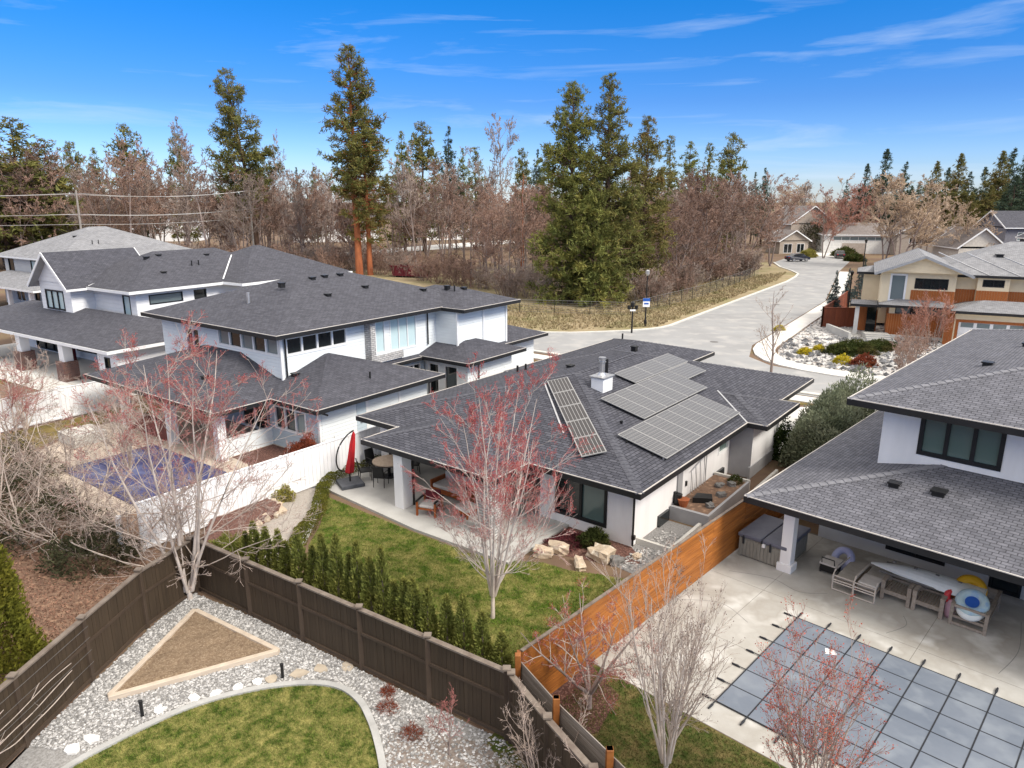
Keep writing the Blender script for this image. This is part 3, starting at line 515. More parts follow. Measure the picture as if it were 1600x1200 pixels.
# ---------------------------------------------------------------- building helpers (u along local X, v along local Y)
class House:
    def __init__(s, name, label, frame, z=0.0, cat='house'):
        s.fr = frame; s.t = thing(name, label, cat, (*frame.O, z), R(frame.deg)); s.k = 0
    def plane_uv(s, pts):
        p0 = Vector(pts[0]); e = (Vector(pts[1])-p0).normalized(); n = e.cross(Vector(pts[2])-p0).normalized(); sl = n.cross(e); return [((Vector(p)-p0).dot(e), (Vector(p)-p0).dot(sl)) for p in pts]
    def caps(s, p, q, mat, parent, w=0.15, step=0.26, t=0.24):
        p = Vector(p); q = Vector(q); d = q-p; L = d.length; d.normalize(); sd = d.cross(Vector((0, 0, 1))).normalized(); b = MB(); n = max(1, int(L/step)); st = L/n
        dr = w*(0.9*t if abs(d.z) > 0.02 else t)
        for i in range(n):
            a0 = p+d*(i*st)+Vector((0, 0, 0.028)); a1 = p+d*((i+1)*st+0.03)+Vector((0, 0, 0.006)); dn = Vector((0, 0, -dr))
            for sg in (1, -1):
                o0 = a0+sd*w*sg+dn; o1 = a1+sd*w*sg+dn
                b.face([a0, o0, o1, a1] if sg < 0 else [a0, a1, o1, o0])
            b.face([a0, a0+sd*w+dn, a0+sd*w+dn-Vector((0, 0, 0.03)), a0-Vector((0, 0, 0.03))]); b.face([a0-sd*w+dn, a0, a0-Vector((0, 0, 0.03)), a0-sd*w+dn-Vector((0, 0, 0.03))])
        return b.build('hip_cap', mat, parent)
    def trim(s, u0, u1, v0, v1, ze, parent, fascia, drip, fh=0.2):
        b = MB(); k = 0.055
        for a, c in (((u0-k/2, v0-k), (u0-k/2, v1+k)), ((u1+k/2, v0-k), (u1+k/2, v1+k)), ((u0, v0-k/2), (u1, v0-k/2)), ((u0, v1+k/2), (u1, v1+k/2))):
            b.beam((*a, ze-0.02-fh/2), (*c, ze-0.02-fh/2), k, fh)
        b.build('fascia', fascia, parent)
        if drip:
            b = MB(); k = 0.035
            for a, c in (((u0-0.03, v0-0.053), (u0-0.03, v1+0.053)), ((u1+0.03, v0-0.053), (u1+0.03, v1+0.053)), ((u0-0.008, v0-0.03), (u1+0.008, v0-0.03)), ((u0-0.008, v1+0.03), (u1+0.008, v1+0.03))):
                b.beam((*a, ze-0.002), (*c, ze-0.002), k, 0.026)
            b.build('drip_edge', drip, parent)
    def roof(s, u0, u1, v0, v1, ze, t, mat, cap=None, fascia=None, drip=None, soffit=None, fh=0.2, label=None, name='roof'):
        s.k += 1; ze = ze+0.003*s.k; du, dv = u1-u0, v1-v0; w = min(du, dv)/2; zr = ze+t*w; um, vm = (u0+u1)/2, (v0+v1)/2
        A, B_, C, D = (u0, v0, ze), (u1, v0, ze), (u1, v1, ze), (u0, v1, ze)
        if du >= dv:
            r0, r1 = (u0+w, vm, zr), (u1-w, vm, zr); pl = [[A, B_, r1, r0], [C, D, r0, r1], [D, A, r0], [B_, C, r1]]; hips = [(A, r0), (D, r0), (B_, r1), (C, r1)]
        else:
            r0, r1 = (um, v0+w, zr), (um, v1-w, zr); pl = [[D, A, r0, r1], [B_, C, r1, r0], [A, B_, r0], [C, D, r1]]; hips = [(A, r0), (B_, r0), (D, r1), (C, r1)]
        b = MB()
        for p in pl: b.face(p, 0, s.plane_uv(p))
        b.face([(u0, v0, ze-fh), (u0, v1, ze-fh), (u1, v1, ze-fh), (u1, v0, ze-fh)], 1)
        o = b.build(name, [mat, soffit or SOFFIT], s.t)
        if label: o['label'] = label
        s.trim(u0, u1, v0, v1, ze, o, fascia or FASCIA, drip, fh)
        if cap:
            for h in hips: s.caps(h[0], h[1], cap, o, t=t)
            if (Vector(r0)-Vector(r1)).length > 0.3: s.caps(r0, r1, cap, o, t=t)
        return o
    def gable(s, u0, u1, v0, v1, ze, t, mat, axis='u', board=None, wallmat=None, over=0.5, name='roof', drip=None):
        "ridge runs along axis"
        s.k += 1; ze += 0.003*s.k; b = MB(); th = 0.16
        if axis == 'u': P = lambda a, c, z: (a, c, z); a0, a1, c0, c1 = u0, u1, v0, v1
        else: P = lambda a, c, z: (c, a, z); a0, a1, c0, c1 = v0, v1, u0, u1
        cm = (c0+c1)/2; zr = ze+t*(c1-c0)/2
        for (ca, cb) in ((c0, cm), (c1, cm)):
            f = [P(a0, ca, ze), P(a1, ca, ze), P(a1, cb, zr), P(a0, cb, zr)]
            if (axis == 'u') != (ca == c0): f = [f[1], f[0], f[3], f[2]]
            b.face(f, 0, s.plane_uv(f)); b.face([(p[0], p[1], p[2]-th) for p in f[::-1]], 1)
        o = b.build(name, [mat, SOFFIT], s.t); b = MB()
        for a in (a0, a1):
            sg = -0.02 if a == a0 else 0.02
            for ca in (c0, c1): b.beam(P(a+sg, ca, ze-th/2+0.01), P(a+sg, cm, zr-th/2+0.01), 0.05, th+0.05)
        for ca in (c0, c1): b.beam(P(a0-0.03, ca, ze-th/2), P(a1+0.03, ca, ze-th/2), 0.05, th)
        b.build('barge_board', board or WHITE, o)
        if wallmat:
            for a in (a0+over, a1-over):
                b = MB(); b.face([P(a, c0+over, ze-th+t*over), P(a, c1-over, ze-th+t*over), P(a, cm, zr-th)]); b.build('gable_wall', wallmat, s.t)
        return o
    def wall(s, a, b_, z0, z1, mat, ops=(), name='wall', label=None):
        a = Vector((a[0], a[1], 0)); b2 = Vector((b_[0], b_[1], 0)); d = b2-a; L = d.length; d.normalize(); n = Vector((d.y, -d.x, 0)); mb = MB()
        ss = sorted(set([0, L]+[k for o in ops for k in o[:2]])); zs = sorted(set([z0, z1]+[k for o in ops for k in o[2:4]]))
        P = lambda q, z, dp=0.0: tuple(a+d*q+Vector((0, 0, z))-n*dp)
        for i in range(len(ss)-1):
            for j in range(len(zs)-1):
                sm, zm = (ss[i]+ss[i+1])/2, (zs[j]+zs[j+1])/2
                if any(o[0] < sm < o[1] and o[2] < zm < o[3] for o in ops): continue
                mb.face([P(ss[i], zs[j]), P(ss[i+1], zs[j]), P(ss[i+1], zs[j+1]), P(ss[i], zs[j+1])], 0, [(ss[i], zs[j]), (ss[i+1], zs[j]), (ss[i+1], zs[j+1]), (ss[i], zs[j+1])])
        for o in ops:
            x0, x1, y0, y1 = o[:4]; dp = 0.12
            for q in ([P(x0, y0), P(x0, y1), P(x0, y1, dp), P(x0, y0, dp)], [P(x1, y1), P(x1, y0), P(x1, y0, dp), P(x1, y1, dp)], [P(x0, y1), P(x1, y1), P(x1, y1, dp), P(x0, y1, dp)], [P(x1, y0), P(x0, y0), P(x0, y0, dp), P(x1, y0, dp)]): mb.face(q)
        # inner leaf gives the wall its thickness
        mb.face([P(0, z0, 0.16), P(0, z1, 0.16), P(L, z1, 0.16), P(L, z0, 0.16)], 0)
        w = mb.build(name, mat, s.t)
        if label: w['label'] = label
        for o in ops:
            x0, x1, y0, y1, npn, pane, frame = o[:7]; kind = o[7] if len(o) > 7 else 'window'; fb = MB(); fw = o[8] if len(o) > 8 else 0.07
            def bar(p0, p1, q0, q1, f0=-0.03, f1=0.09):
                A = [P(p0, q0, f0), P(p1, q0, f0), P(p1, q1, f0), P(p0, q1, f0)]; B2 = [P(p0, q0, f1), P(p1, q0, f1), P(p1, q1, f1), P(p0, q1, f1)]
                fb.face(A); fb.face(B2[::-1])
                for i in range(4): fb.face([A[i], B2[i], B2[(i+1) % 4], A[(i+1) % 4]])
            bar(x0-fw*0.4, x1+fw*0.4, y1-fw*0.6, y1+fw*0.4); bar(x0-fw*0.4, x1+fw*0.4, y0-fw*0.4, y0+fw*0.6); bar(x0-fw*0.4, x0+fw*0.6, y0+fw*0.6, y1-fw*0.6); bar(x1-fw*0.6, x1+fw*0.4, y0+fw*0.6, y1-fw*0.6)
            pw = (x1-x0)/npn
            for i in range(1, npn): bar(x0+pw*i-fw*0.45, x0+pw*i+fw*0.45, y0+fw*0.6, y1-fw*0.6, -0.02)
            fo = fb.build(kind, frame, s.t)
            for i in range(npn):
                pb = MB(); pm = pane[i % len(pane)] if isinstance(pane, (list, tuple)) else pane
                pb.face([P(x0+pw*i, y0, 0.06), P(x0+pw*(i+1), y0, 0.06), P(x0+pw*(i+1), y1, 0.06), P(x0+pw*i, y1, 0.06)]); pb.build('pane', pm, fo)
        return w
    def walls(s, poly, z0, z1, mat, ops=None, skip=()):
        n = len(poly)
        for i in range(n):
            if i in skip: continue
            s.wall(poly[i], poly[(i+1) % n], z0, z1, mat, (ops or {}).get(i, ()))
    def vent(s, u, v, z, sz=0.28):
        b = MB(); b.box(u-sz/2, u+sz/2, v-sz/2, v+sz/2, z-0.15, z+0.09); b.box(u-sz*0.62, u+sz*0.62, v-sz*0.62, v+sz*0.62, z+0.09, z+0.14); return b.build('roof_vent', BLACKM, s.t)
    def pipe(s, u, v, z, h=0.4, r=0.05, mat=None): return MB().tube([(u, v, z-0.2), (u, v, z+h)], r, 8).build('vent_pipe', mat or BLACKM, s.t)
    def post(s, u, v, w, z0, z1, mat, name='pillar', base=None):
        o = bevel(MB().box(u-w/2, u+w/2, v-w/2, v+w/2, z0, z1).build(name, mat, s.t), 0.01, 1)
        if base:
            k = w/2+0.07; bevel(MB().box(u-k, u+k, v-k, v+k, z0, z0+base).build('pillar_base', mat, o), 0.015, 1)
        return o
    def downpipe(s, pts, mat=None): return MB().tube(pts, 0.045, 6).build('downpipe', mat or FASCIA, s.t)
def far_house(name, label, loc, deg, w, d, eave, t, wallm, roofm, kind='hip', trimm=None, wins=(), z=0.0, over=0.5):
    h = House(name, label, Frame(loc, deg), z); poly = [(0, 0), (w, 0), (w, d), (0, d)]; h.walls(poly, -0.3, eave-0.05, wallm, {0: wins})
    if kind == 'hip': h.roof(-over, w+over, -over, d+over, eave, t, roofm, None, trimm or WHITE, None)
    else: h.gable(-over, w+over, -over, d+over, eave, t, roofm, kind, trimm or WHITE, wallm, over)
    return h
rng = np.random.default_rng(7); rnd = random.Random(5)
FM = Frame((4.22, 21.774), 52.1); FRr = Frame((7.6, 21.285), 46.5); FB = Frame((-8.874, 30.871), 53.7); FC = Frame((-25.02, 43.2), 57.0)
# ---------------------------------------------------------------- setting: ground, streets
sheet('ground', [(-1500, -60), (1500, -60), (1500, 2500), (-1500, 2500)], 0.0, WOODS)
A_, Bd = (-0.81, 0.586), (0.555, 0.832)                      # along the cross street (to the left), along the side street
def off(p, d, t): return (p[0]+d[0]*t, p[1]+d[1]*t)
near0 = (3.8, 55.1)
nearL, nearR = off(near0, A_, 75), off(near0, A_, -48)
sheet('field', [off((3, 64.9), A_, 75), (3, 64.9), (8, 65.4), (14.3, 66.5), (41.2, 107), (47.5, 119), (50, 140), (20, 135), (-20, 122), (-90, 150)], 0.004, FIELD)
road = [nearL, near0, (13.8, 47.8), (17.8, 43.6), nearR, off(nearR, (0.586, 0.81), 8.0), (24.5, 46.9), (21.6, 49.0), (19.2, 51.6), (18.6, 54.5), (20.3, 59.0), (38.1, 86.2), (55.3, 121.3), (75, 157), (70, 166), (57, 150), (51.0, 140), (48.6, 130), (47.2, 118.1), (41.2, 106.9), (15.5, 68.6), (13.2, 66.6), (8, 65.4), (3, 64.9), off((3, 64.9), A_, 75)]
sheet('street', road, 0.012, ASPH)
ribbon('kerb', [off((3, 64.9), A_, 60), (3, 64.9), (5.5, 64.7), (8, 65.1), (10.8, 65.7), (13.2, 66.7), (14.4, 67.5), (15.5, 68.7), (41.2, 106.9), (45, 113.5), (47.2, 118.1), (48.2, 124), (48.6, 130), (51.0, 140)], 0.35, 0.0, 0.10, KERB)
ribbon('kerb', [off(near0, A_, 60), near0, (13.8, 47.8), (17.8, 44.2), off(nearR, A_, 10)], 0.45, 0.0, 0.10, KERB)
ribbon('sidewalk', [off(off(nearR, (0.586, 0.81), 8.5), A_, 14), (24.6, 47.6), (23.0, 48.8), (21.6, 50.2), (20.6, 51.7), (20.1, 53.2), (20.1, 55), (20.6, 57), (21.4, 58.7), (39.0, 85.6), (47.5, 103), (56.2, 120.8)], 1.7, 0.0, 0.10, WALK)
ribbon('sidewalk', smooth_path([off((2.9, 53.7), A_, 60), (2.9, 53.7), (13.0, 46.4), (17.0, 42.8), off(off(nearR, A_, 12), (-0.5, -0.8), 1.2)], 4), 1.3, 0.0, 0.085, WALK)
dr = [FM.w(9.6, -1.2), FM.w(9.6, -6.6), FM.w(25.2, -8.6), FM.w(25.2, -1.0), FM.w(20.5, 3.6), FM.w(14.0, 3.6), FM.w(14.0, -1.2)]
sheet('driveway', dr, 0.012, WALK)
sheet('front_lawn', [FM.w(20.0, 4.2), FM.w(25.5, -0.4), FM.w(25.2, 13), FM.w(23.2, 22), FM.w(23, 13.6), FM.w(19, 6)], 0.010, LAWN_B)
sheet('front_lawn', [FB.w(23.5, -2), FB.w(26.2, -4), FB.w(25.5, 4), FB.w(23.6, 4)], 0.014, LAWN_B)
# far cul-de-sac drive and the far road seen through the trees
sheet('driveway', [(70, 150), (66, 160), (78, 188), (86, 186)], 0.018, WALK)
sheet('far_road', [(-75, 138), (-42, 148), (-11, 186), (10, 215), (4, 222), (-20, 196), (-46, 156), (-78, 147)], 0.010, WALK)
GARD = [(24.3, 48.9), (22.5, 50.5), (21.2, 52.6), (20.9, 54.8), (22.3, 58.2), (33.0, 74.6), (40, 79), (40, 63), (37, 61), (44, 58), (33, 42)]
sheet('rock_garden', GARD, 0.012, PM('white_garden_gravel', (0.62, 0.60, 0.575), (0.45, 0.43, 0.41), 0.95, 1.2, detail=10, bump=0.9, bscale=18, c3=(0.30, 0.25, 0.22), scale2=0.9))
sheet('concrete_drive', [(36.5, 59.0), (46, 62.4), (52, 58.0), (34, 42.2), (30.5, 46)], 0.016, WALK)

# ---------------------------------------------------------------- main house
ZE = 2.6; TP = 0.24
h = House('grey_hip_roof_house', 'single storey white stucco house with charcoal hip roof and solar panels', FM); HM = h
kw = dict(mat=SH_M, cap=CAP_M, fascia=FASCIA, drip=DRIP)
h.roof(0, 19.6, 0.0, 14.12, ZE, TP, **kw, label='charcoal shingle main hip roof')
h.roof(-2.0, 8.0, 4.58, 11.45, ZE, TP, **kw, label='hip roof over the patio')
h.roof(9.75, 14.2, -0.85, 4.6, ZE, TP, **kw)
h.roof(10.5, 22.6, 6.85, 14.02, ZE+0.06, TP, **kw)
h.roof(9, 19.25, 4.9, 12.0, ZE+0.05, TP, **kw)
MW = [(1, 0.76), (9.95, 0.76), (9.95, -0.25), (13.5, -0.25), (13.5, 5.6), (18.5, 5.6), (18.5, 7.6), (22, 7.6), (22, 13.4), (4.6, 13.4), (4.6, 4.75), (1, 4.75)]
zt = ZE-0.19
h.walls(MW, -0.2, zt, STUCCO, {0: [(7.65, 8.75, 1.25, 2.2, 1, GLASS_G, WHITE)], 9: [(0.8, 4.6, 0.1, 2.25, 3, GLASS, DARKFR, 'sliding_door'), (5.3, 7.6, 0.1, 2.25, 2, [GLASS, GLASS_G], DARKFR, 'sliding_door')], 11: [(0.75, 2.92, 0.48, 2.2, 2, [GLASS, GLASS_G], DARKFR, 'window', 0.12)]}, skip=(1, 2, 3))
h.wall((9.95, 0.76), (9.95, -0.25), -0.2, zt, STUCCO_G); h.wall((9.95, -0.25), (13.5, -0.25), -0.2, zt, STUCCO); h.wall((13.5, -0.25), (13.5, 5.6), -0.2, zt, STUCCO, [(1.0, 3.6, 0.0, 2.2, 1, WHITE, WHITE, 'garage_door')])
MB().box(4.55, 4.98, 0.70, 0.78, -0.2, zt).build('grey_wall_strip', STUCCO_G, h.t)
MB().box(7.35, 7.40, 0.735, 0.78, -0.2, zt).build('wall_joint', STUCCO_G, h.t)
MB().box(9.8, 13.55, -0.29, -0.2, 0.0, 0.55).build('plinth', STUCCO_G, h.t)
for u, v in ((-1.65, 9.55), (1.25, 13.55)): h.post(u, v, 0.5, 0.0, zt, STUCCO)
h.downpipe([(-1.32, 9.3, zt), (-1.32, 9.3, 0.05)]); h.downpipe([(0.94, 0.68, zt), (0.94, 0.68, 0.1)]); h.downpipe([(0.2, 0.08, 2.45), (0.55, 0.4, 2.25), (0.94, 0.68, 2.2)]); h.downpipe([(1.0, 13.2, zt), (1.0, 13.2, 0.05)])
sp = MB().box(-1.75, -1.05, 4.95, 5.6, 0, zt).build('stone_pillar', STONEV, h.t)
MB().box(1.0, 3.6, 4.76, 4.86, 0.0, 0.9).build('stone_skirt', STONEV, h.t)
MB().box(8.2, 8.95, 0.70, 0.77, 0.3, 0.36).build('sill', WHITE, h.t) if False else None
# chimney
RP = lambda u, v: ZE+TP*v
b = MB().box(6.15, 6.95, 5.12, 5.75, RP(0, 5.1)-0.1, RP(0, 5.75)+0.48); ch = bevel(b.build('chimney', WHITE, h.t), 0.02, 1)
MB().box(6.08, 7.02, 5.05, 5.82, RP(0, 5.75)+0.48, RP(0, 5.75)+0.53).build('chimney_cap', METAL, ch)
b = MB().tube([(6.55, 5.45, RP(0, 5.75)+0.5), (6.55, 5.45, RP(0, 5.75)+0.66)], [0.2, 0.12], 12); b.tube([(6.55, 5.45, RP(0, 5.75)+0.6), (6.55, 5.45, RP(0, 5.75)+1.15)], 0.115, 12); b.tube([(6.55, 5.45, RP(0, 5.75)+1.12), (6.55, 5.45, RP(0, 5.75)+1.16)], 0.165, 12); b.tube([(6.55, 5.45, RP(0, 5.75)+1.22), (6.55, 5.45, RP(0, 5.75)+1.34)], 0.16, 12); b.tube([(6.55, 5.45, RP(0, 5.75)+1.15), (6.55, 5.45, RP(0, 5.75)+1.23)], 0.09, 8)
b.build('flue', METAL, ch)
h.pipe(8.5, 6.35, RP(0, 6.35), 0.65, 0.075); h.pipe(9.8, 12.6, ZE+0.30, 0.42, 0.06); h.pipe(10.4, 12.5, ZE+0.30, 0.42, 0.06); h.pipe(21.2, 12.6, ZE+0.3, 0.5, 0.06)
h.vent(9.3, 8.9, ZE+TP*5.2); h.vent(15.0, 8.4, ZE+TP*5.6); h.vent(4.2, 3.1, ZE+TP*3.1-0.02, 0.08)
MB().box(2.42, 2.52, 3.35, 3.45, ZE+0.5, ZE+0.72).build('roof_bracket', METAL, h.t) if False else None
# valley flashings
for p, q in (((2.25, 4.55), (5.6, 7.85)), ((9.72, 0.02), (12.0, 2.3))):
    zz = (ZE+TP*p[0]+0.02, ZE+TP*q[0]+0.02) if p[0] < 3 else (ZE+TP*p[1]+0.02, ZE+TP*q[1]+0.02)
    MB().beam((*p, zz[0]), (*q, zz[1]), 0.07, 0.03).build('valley_flashing', METAL, h.t)
# solar panels on the right-hand slope
NR = Vector((0, -TP, 1)).normalized(); SR = Vector((0, 1, TP)).normalized()
def panel_top(b, top, uv, w=0.028):
    ce = (top[0]+top[1]+top[2]+top[3])/4; e0 = (top[1]-top[0]).normalized(); e1 = (top[3]-top[0]).normalized(); sg = ((1, 1), (-1, 1), (-1, -1), (1, -1)); inn = [p+e0*(w*s[0])+e1*(w*s[1]) for p, s in zip(top, sg)]
    b.face(inn, 0, uv)
    for i in range(4): b.face([top[i], top[(i+1) % 4], inn[(i+1) % 4], inn[i]], 1)
def panel_right(u0, u1, v0, v1, nu, nv):
    b = MB(); c = []
    for (u, v) in ((u0, v0), (u1, v0), (u1, v1), (u0, v1)): c.append(Vector((u, v, RP(u, v)))+NR*0.11)
    top = [p+NR*0.035 for p in c]; panel_top(b, top, [(0, 0), (nu, 0), (nu, nv), (0, nv)]); b.face(c[::-1], 1)
    for i in range(4): b.face([c[i], c[(i+1) % 4], top[(i+1) % 4], top[i]], 1)
    return b.build('solar_panel', [SOLAR, ALU], h.t)
g = 0.02
for i in range(7): panel_right(2.9+1.04*i, 2.9+1.04*(i+1)-g, 0.50, 2.56, 6, 12)
for i in range(6): panel_right(5.25+1.055*i, 5.25+1.055*(i+1)-g, 2.66, 4.74, 6, 12)
for i in range(3): panel_right(8.45+1.87*i, 8.45+1.87*(i+1)-g, 4.80, 5.94, 12, 6)
panel_right(11.62, 13.75, 3.68, 4.76, 12, 6)
for v0, u0, u1 in ((1.0, 2.8, 10.2), (2.1, 2.8, 10.2), (3.2, 5.2, 11.6), (4.3, 5.2, 13.6), (5.4, 8.4, 14.0)):
    MB().beam((u0, v0, RP(0, v0)+0.06), (u1, v0, RP(0, v0)+0.06), 0.04, 0.05).build('panel_rail', BLACKM, h.t)
b = MB()
for i in range(11): b.beam((2.95+i*0.72, 0.62, RP(0, 0.62)), (2.95+i*0.72, 0.62, RP(0, 0.62)+0.1), 0.05, 0.05)
b.build('panel_feet', METAL, h.t)
# the strip of panels that follows the front hip
FPz = lambda u: ZE+TP*u
NF = Vector((-TP, 0, 1)).normalized()
dA, dB = Vector((0.695, 0.719, 0)), Vector((0.67, -0.66, 0)).normalized()
for i in range(5):
    q = []; p0 = Vector((0.93, 2.86, 0))
    for (a, w) in ((i*1.35, 0), (i*1.35, 0.94), (i*1.35+1.33, 0.94), (i*1.35+1.33, 0)):
        p = p0+dA*a+dB*w; q.append(Vector((p.x, p.y, FPz(p.x)))+NF*0.12)
    b = MB(); top = [p+NF*0.035 for p in q]; panel_top(b, top, [(0, 0.1), (6, 0.1), (6, 0.9), (0, 0.9)], 0.035); b.face(q[::-1], 1)
    for k in range(4): b.face([q[k], q[(k+1) % 4], top[(k+1) % 4], top[k]], 1)
    b.build('solar_panel', [SOLAR_S, ALU], h.t)
b = MB()
for i in range(10):
    for w in (0.04, 0.9):
        p = Vector((0.93, 2.86, 0))+dA*(0.2+i*0.7)+dB*w; b.beam((p.x, p.y, FPz(p.x)-0.01), (p.x, p.y, FPz(p.x)+0.13), 0.05, 0.05)
b.build('panel_feet', METAL, h.t)
# wall details on the right side
MB().box(4.3, 4.42, 0.62, 0.77, 0.55, 1.0).build('hose_reel', BLACKM, h.t); MB().tube([(4.36, 0.6, 0.5), (4.36, 0.55, 0.95)], 0.14, 10).build('hose', BLACKM, h.t)
MB().box(5.35, 5.45, 0.70, 0.77, 0.9, 1.1).build('outlet_box', BLACKM, h.t)
MB().box(0.9, 1.02, 0.60, 0.72, 0.35, 0.5).build('hose_tap', BLACKM, h.t)
b = MB()
for i in range(4):
    u = 5.7+i*0.42; z = 1.45+0.09*i; b.tube([(u-0.1, 0.62, 0.5), (u, 0.68, z), (u+0.12, 0.62, 0.5)], 0.02, 5)
b.tube([(5.68, 0.68, 1.42), (7.1, 0.68, 1.74)], 0.02, 5)
b.build('metal_trellis', METAL, h.t)
MB().box(3.0, 3.85, 0.66, 0.765, -0.1, 0.45).build('basement_window', GLASS, h.t); MB().box(8.3, 9.3, 0.66, 0.765, -0.1, 0.5).build('basement_window', GLASS, h.t)
# ivy at the far bump-out
V, T, rr_ = foliage_blob(rng, dome_shape(0.5, 0.35, 1.9, 0.3), 2600, 0.10, 0.05, 0.0); iv = plant('climbing_ivy', 'dark green ivy climbing the stucco bump-out by the driveway', 'ivy', (*FM.w(13.2, -0.6), 0.0), [('foliage', npmesh('foliage', V, T=T, rnd=rr_, mats=[IVY]))])

# ---------------------------------------------------------------- right-hand house
h = House('two_storey_stucco_house', 'two storey white stucco house with grey shingle roof beside covered pool', FRr)
kw = dict(mat=SH_R, cap=CAP_R, fascia=FASCIA, drip=DRIP)
h.roof(0, 22, -24, 0.05, 2.72, 0.225, **kw, label='lower grey shingle roof over the pool terrace')
h.roof(3.42, 21, -20, -1.65, 5.62, 0.25, **kw, label='upper grey shingle hip roof')
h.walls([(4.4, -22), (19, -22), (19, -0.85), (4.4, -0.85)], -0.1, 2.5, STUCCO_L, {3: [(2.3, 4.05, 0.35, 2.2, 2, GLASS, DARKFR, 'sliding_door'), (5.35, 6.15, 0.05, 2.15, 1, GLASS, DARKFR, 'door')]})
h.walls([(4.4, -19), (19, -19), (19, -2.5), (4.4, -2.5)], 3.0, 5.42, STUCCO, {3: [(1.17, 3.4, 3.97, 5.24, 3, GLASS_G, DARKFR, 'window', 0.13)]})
for v in (-1.02, -9.4): h.post(1.2, v, 0.36, 0.0, 2.5, STUCCO, base=0.28)
h.vent(2.6, -3.55, 2.72+0.225*2.6); h.vent(2.75, -4.75, 2.72+0.225*2.75, 0.34); h.vent(8.5, -4.5, 5.62+0.25*2.85); h.vent(12.8, -5.0, 5.62+0.25*3.3); h.vent(1.9, -8.5, 2.72+.225*1.9)
MB().tube([(4.34, -6.85, 1.5), (4.28, -6.85, 1.5)], 0.07, 10).build('wall_lamp', WHITE, h.t)

# ---------------------------------------------------------------- pale blue house (left)
h = House('pale_blue_siding_house', 'two storey pale blue siding house with slate hip roofs above navy covered pool', FB); HB = h
kw = dict(mat=SH_B, cap=None, fascia=FASCIA, drip=DRIP); t = 0.32
h.roof(0.8, 16.9, 3.68, 16.4, 5.6, 0.315, **kw, label='upper slate hip roof')
h.roof(12.7, 18.4, 1.88, 9.6, 5.58, 0.315, **kw)
h.roof(0, 8.7, 0, 8.6, 2.7, t, **kw); h.roof(-2.98, 6.5, 3.36, 15.8, 2.7, t, **kw, label='slate roof over the rear porch')
h.roof(11.2, 16.9, 0.34, 8.0, 2.75, t, **kw); h.roof(15.0, 22.4, 2.3, 11.0, 2.7, t, **kw); h.roof(8.0, 12.4, 4.0, 7.5, 2.7, 0.25, **kw)
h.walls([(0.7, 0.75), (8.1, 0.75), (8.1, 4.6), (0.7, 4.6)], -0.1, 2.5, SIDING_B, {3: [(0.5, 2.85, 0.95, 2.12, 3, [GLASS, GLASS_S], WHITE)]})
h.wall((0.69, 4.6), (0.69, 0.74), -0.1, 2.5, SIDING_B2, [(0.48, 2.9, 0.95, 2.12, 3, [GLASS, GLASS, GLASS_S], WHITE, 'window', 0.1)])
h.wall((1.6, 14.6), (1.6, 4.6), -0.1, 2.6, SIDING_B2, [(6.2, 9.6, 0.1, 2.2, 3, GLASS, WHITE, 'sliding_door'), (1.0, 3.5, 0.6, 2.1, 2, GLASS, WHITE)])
MB().box(0.66, 0.76, 0.70, 0.84, 0, 2.5).build('corner_board', WHITE, h.t); MB().box(3.6, 3.75, 0.71, 0.76, 0, 2.5).build('corner_board', WHITE, h.t); MB().box(5.9, 6.02, 0.71, 0.76, 0, 2.5).build('corner_board', WHITE, h.t)
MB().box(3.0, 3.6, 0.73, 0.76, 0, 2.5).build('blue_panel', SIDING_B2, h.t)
up = [(1.55, 4.4), (12.9, 4.4), (12.9, 2.6), (17.8, 2.6), (17.8, 15.7), (1.55, 15.7)]
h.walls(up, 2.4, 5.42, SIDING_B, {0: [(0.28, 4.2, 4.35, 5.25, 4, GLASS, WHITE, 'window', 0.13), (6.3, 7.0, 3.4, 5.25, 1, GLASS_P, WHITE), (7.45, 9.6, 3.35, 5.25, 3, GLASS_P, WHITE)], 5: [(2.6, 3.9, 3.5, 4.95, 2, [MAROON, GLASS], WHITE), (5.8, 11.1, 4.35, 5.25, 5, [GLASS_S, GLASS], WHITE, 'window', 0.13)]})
MB().box(7.05, 7.40, 3.9, 4.4, 3.1, 5.42).build('stone_chimney', STONEV, h.t); MB().box(7.40, 9.9, 4.25, 4.395, 2.9, 3.3).build('stone_panel', STONEV, h.t)
for u, v in ((1.5, 4.35), (12.86, 2.56), (15.4, 2.56), (17.8, 2.56)): MB().box(u-0.07, u+0.07, v-0.05, v+0.04, 2.4, 5.42).build('corner_board', WHITE, h.t)
h.downpipe([(1.72, 4.3, 5.4), (1.72, 4.3, 3.3)]); h.downpipe([(12.1, 4.3, 5.4), (12.1, 4.3, 3.3)])
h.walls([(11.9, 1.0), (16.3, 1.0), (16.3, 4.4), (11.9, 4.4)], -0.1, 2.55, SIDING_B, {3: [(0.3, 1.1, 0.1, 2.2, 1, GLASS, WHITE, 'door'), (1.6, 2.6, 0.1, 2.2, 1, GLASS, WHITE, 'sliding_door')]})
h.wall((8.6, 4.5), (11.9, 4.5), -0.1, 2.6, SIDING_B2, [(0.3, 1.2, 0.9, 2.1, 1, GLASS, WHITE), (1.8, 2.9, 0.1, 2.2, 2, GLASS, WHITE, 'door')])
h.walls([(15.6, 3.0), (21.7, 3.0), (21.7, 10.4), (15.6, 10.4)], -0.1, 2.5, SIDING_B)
h.downpipe([(12.9, 0.94, 2.5), (12.9, 0.94, 0.1)]); h.downpipe([(8.6, 0.1, 2.5), (8.2, 0.68, 2.2), (8.16, 0.68, 0.1)]); h.downpipe([(0.3, 0.06, 2.5), (0.9, 0.35, 2.2), (0.95, 0.68, 2.2)])
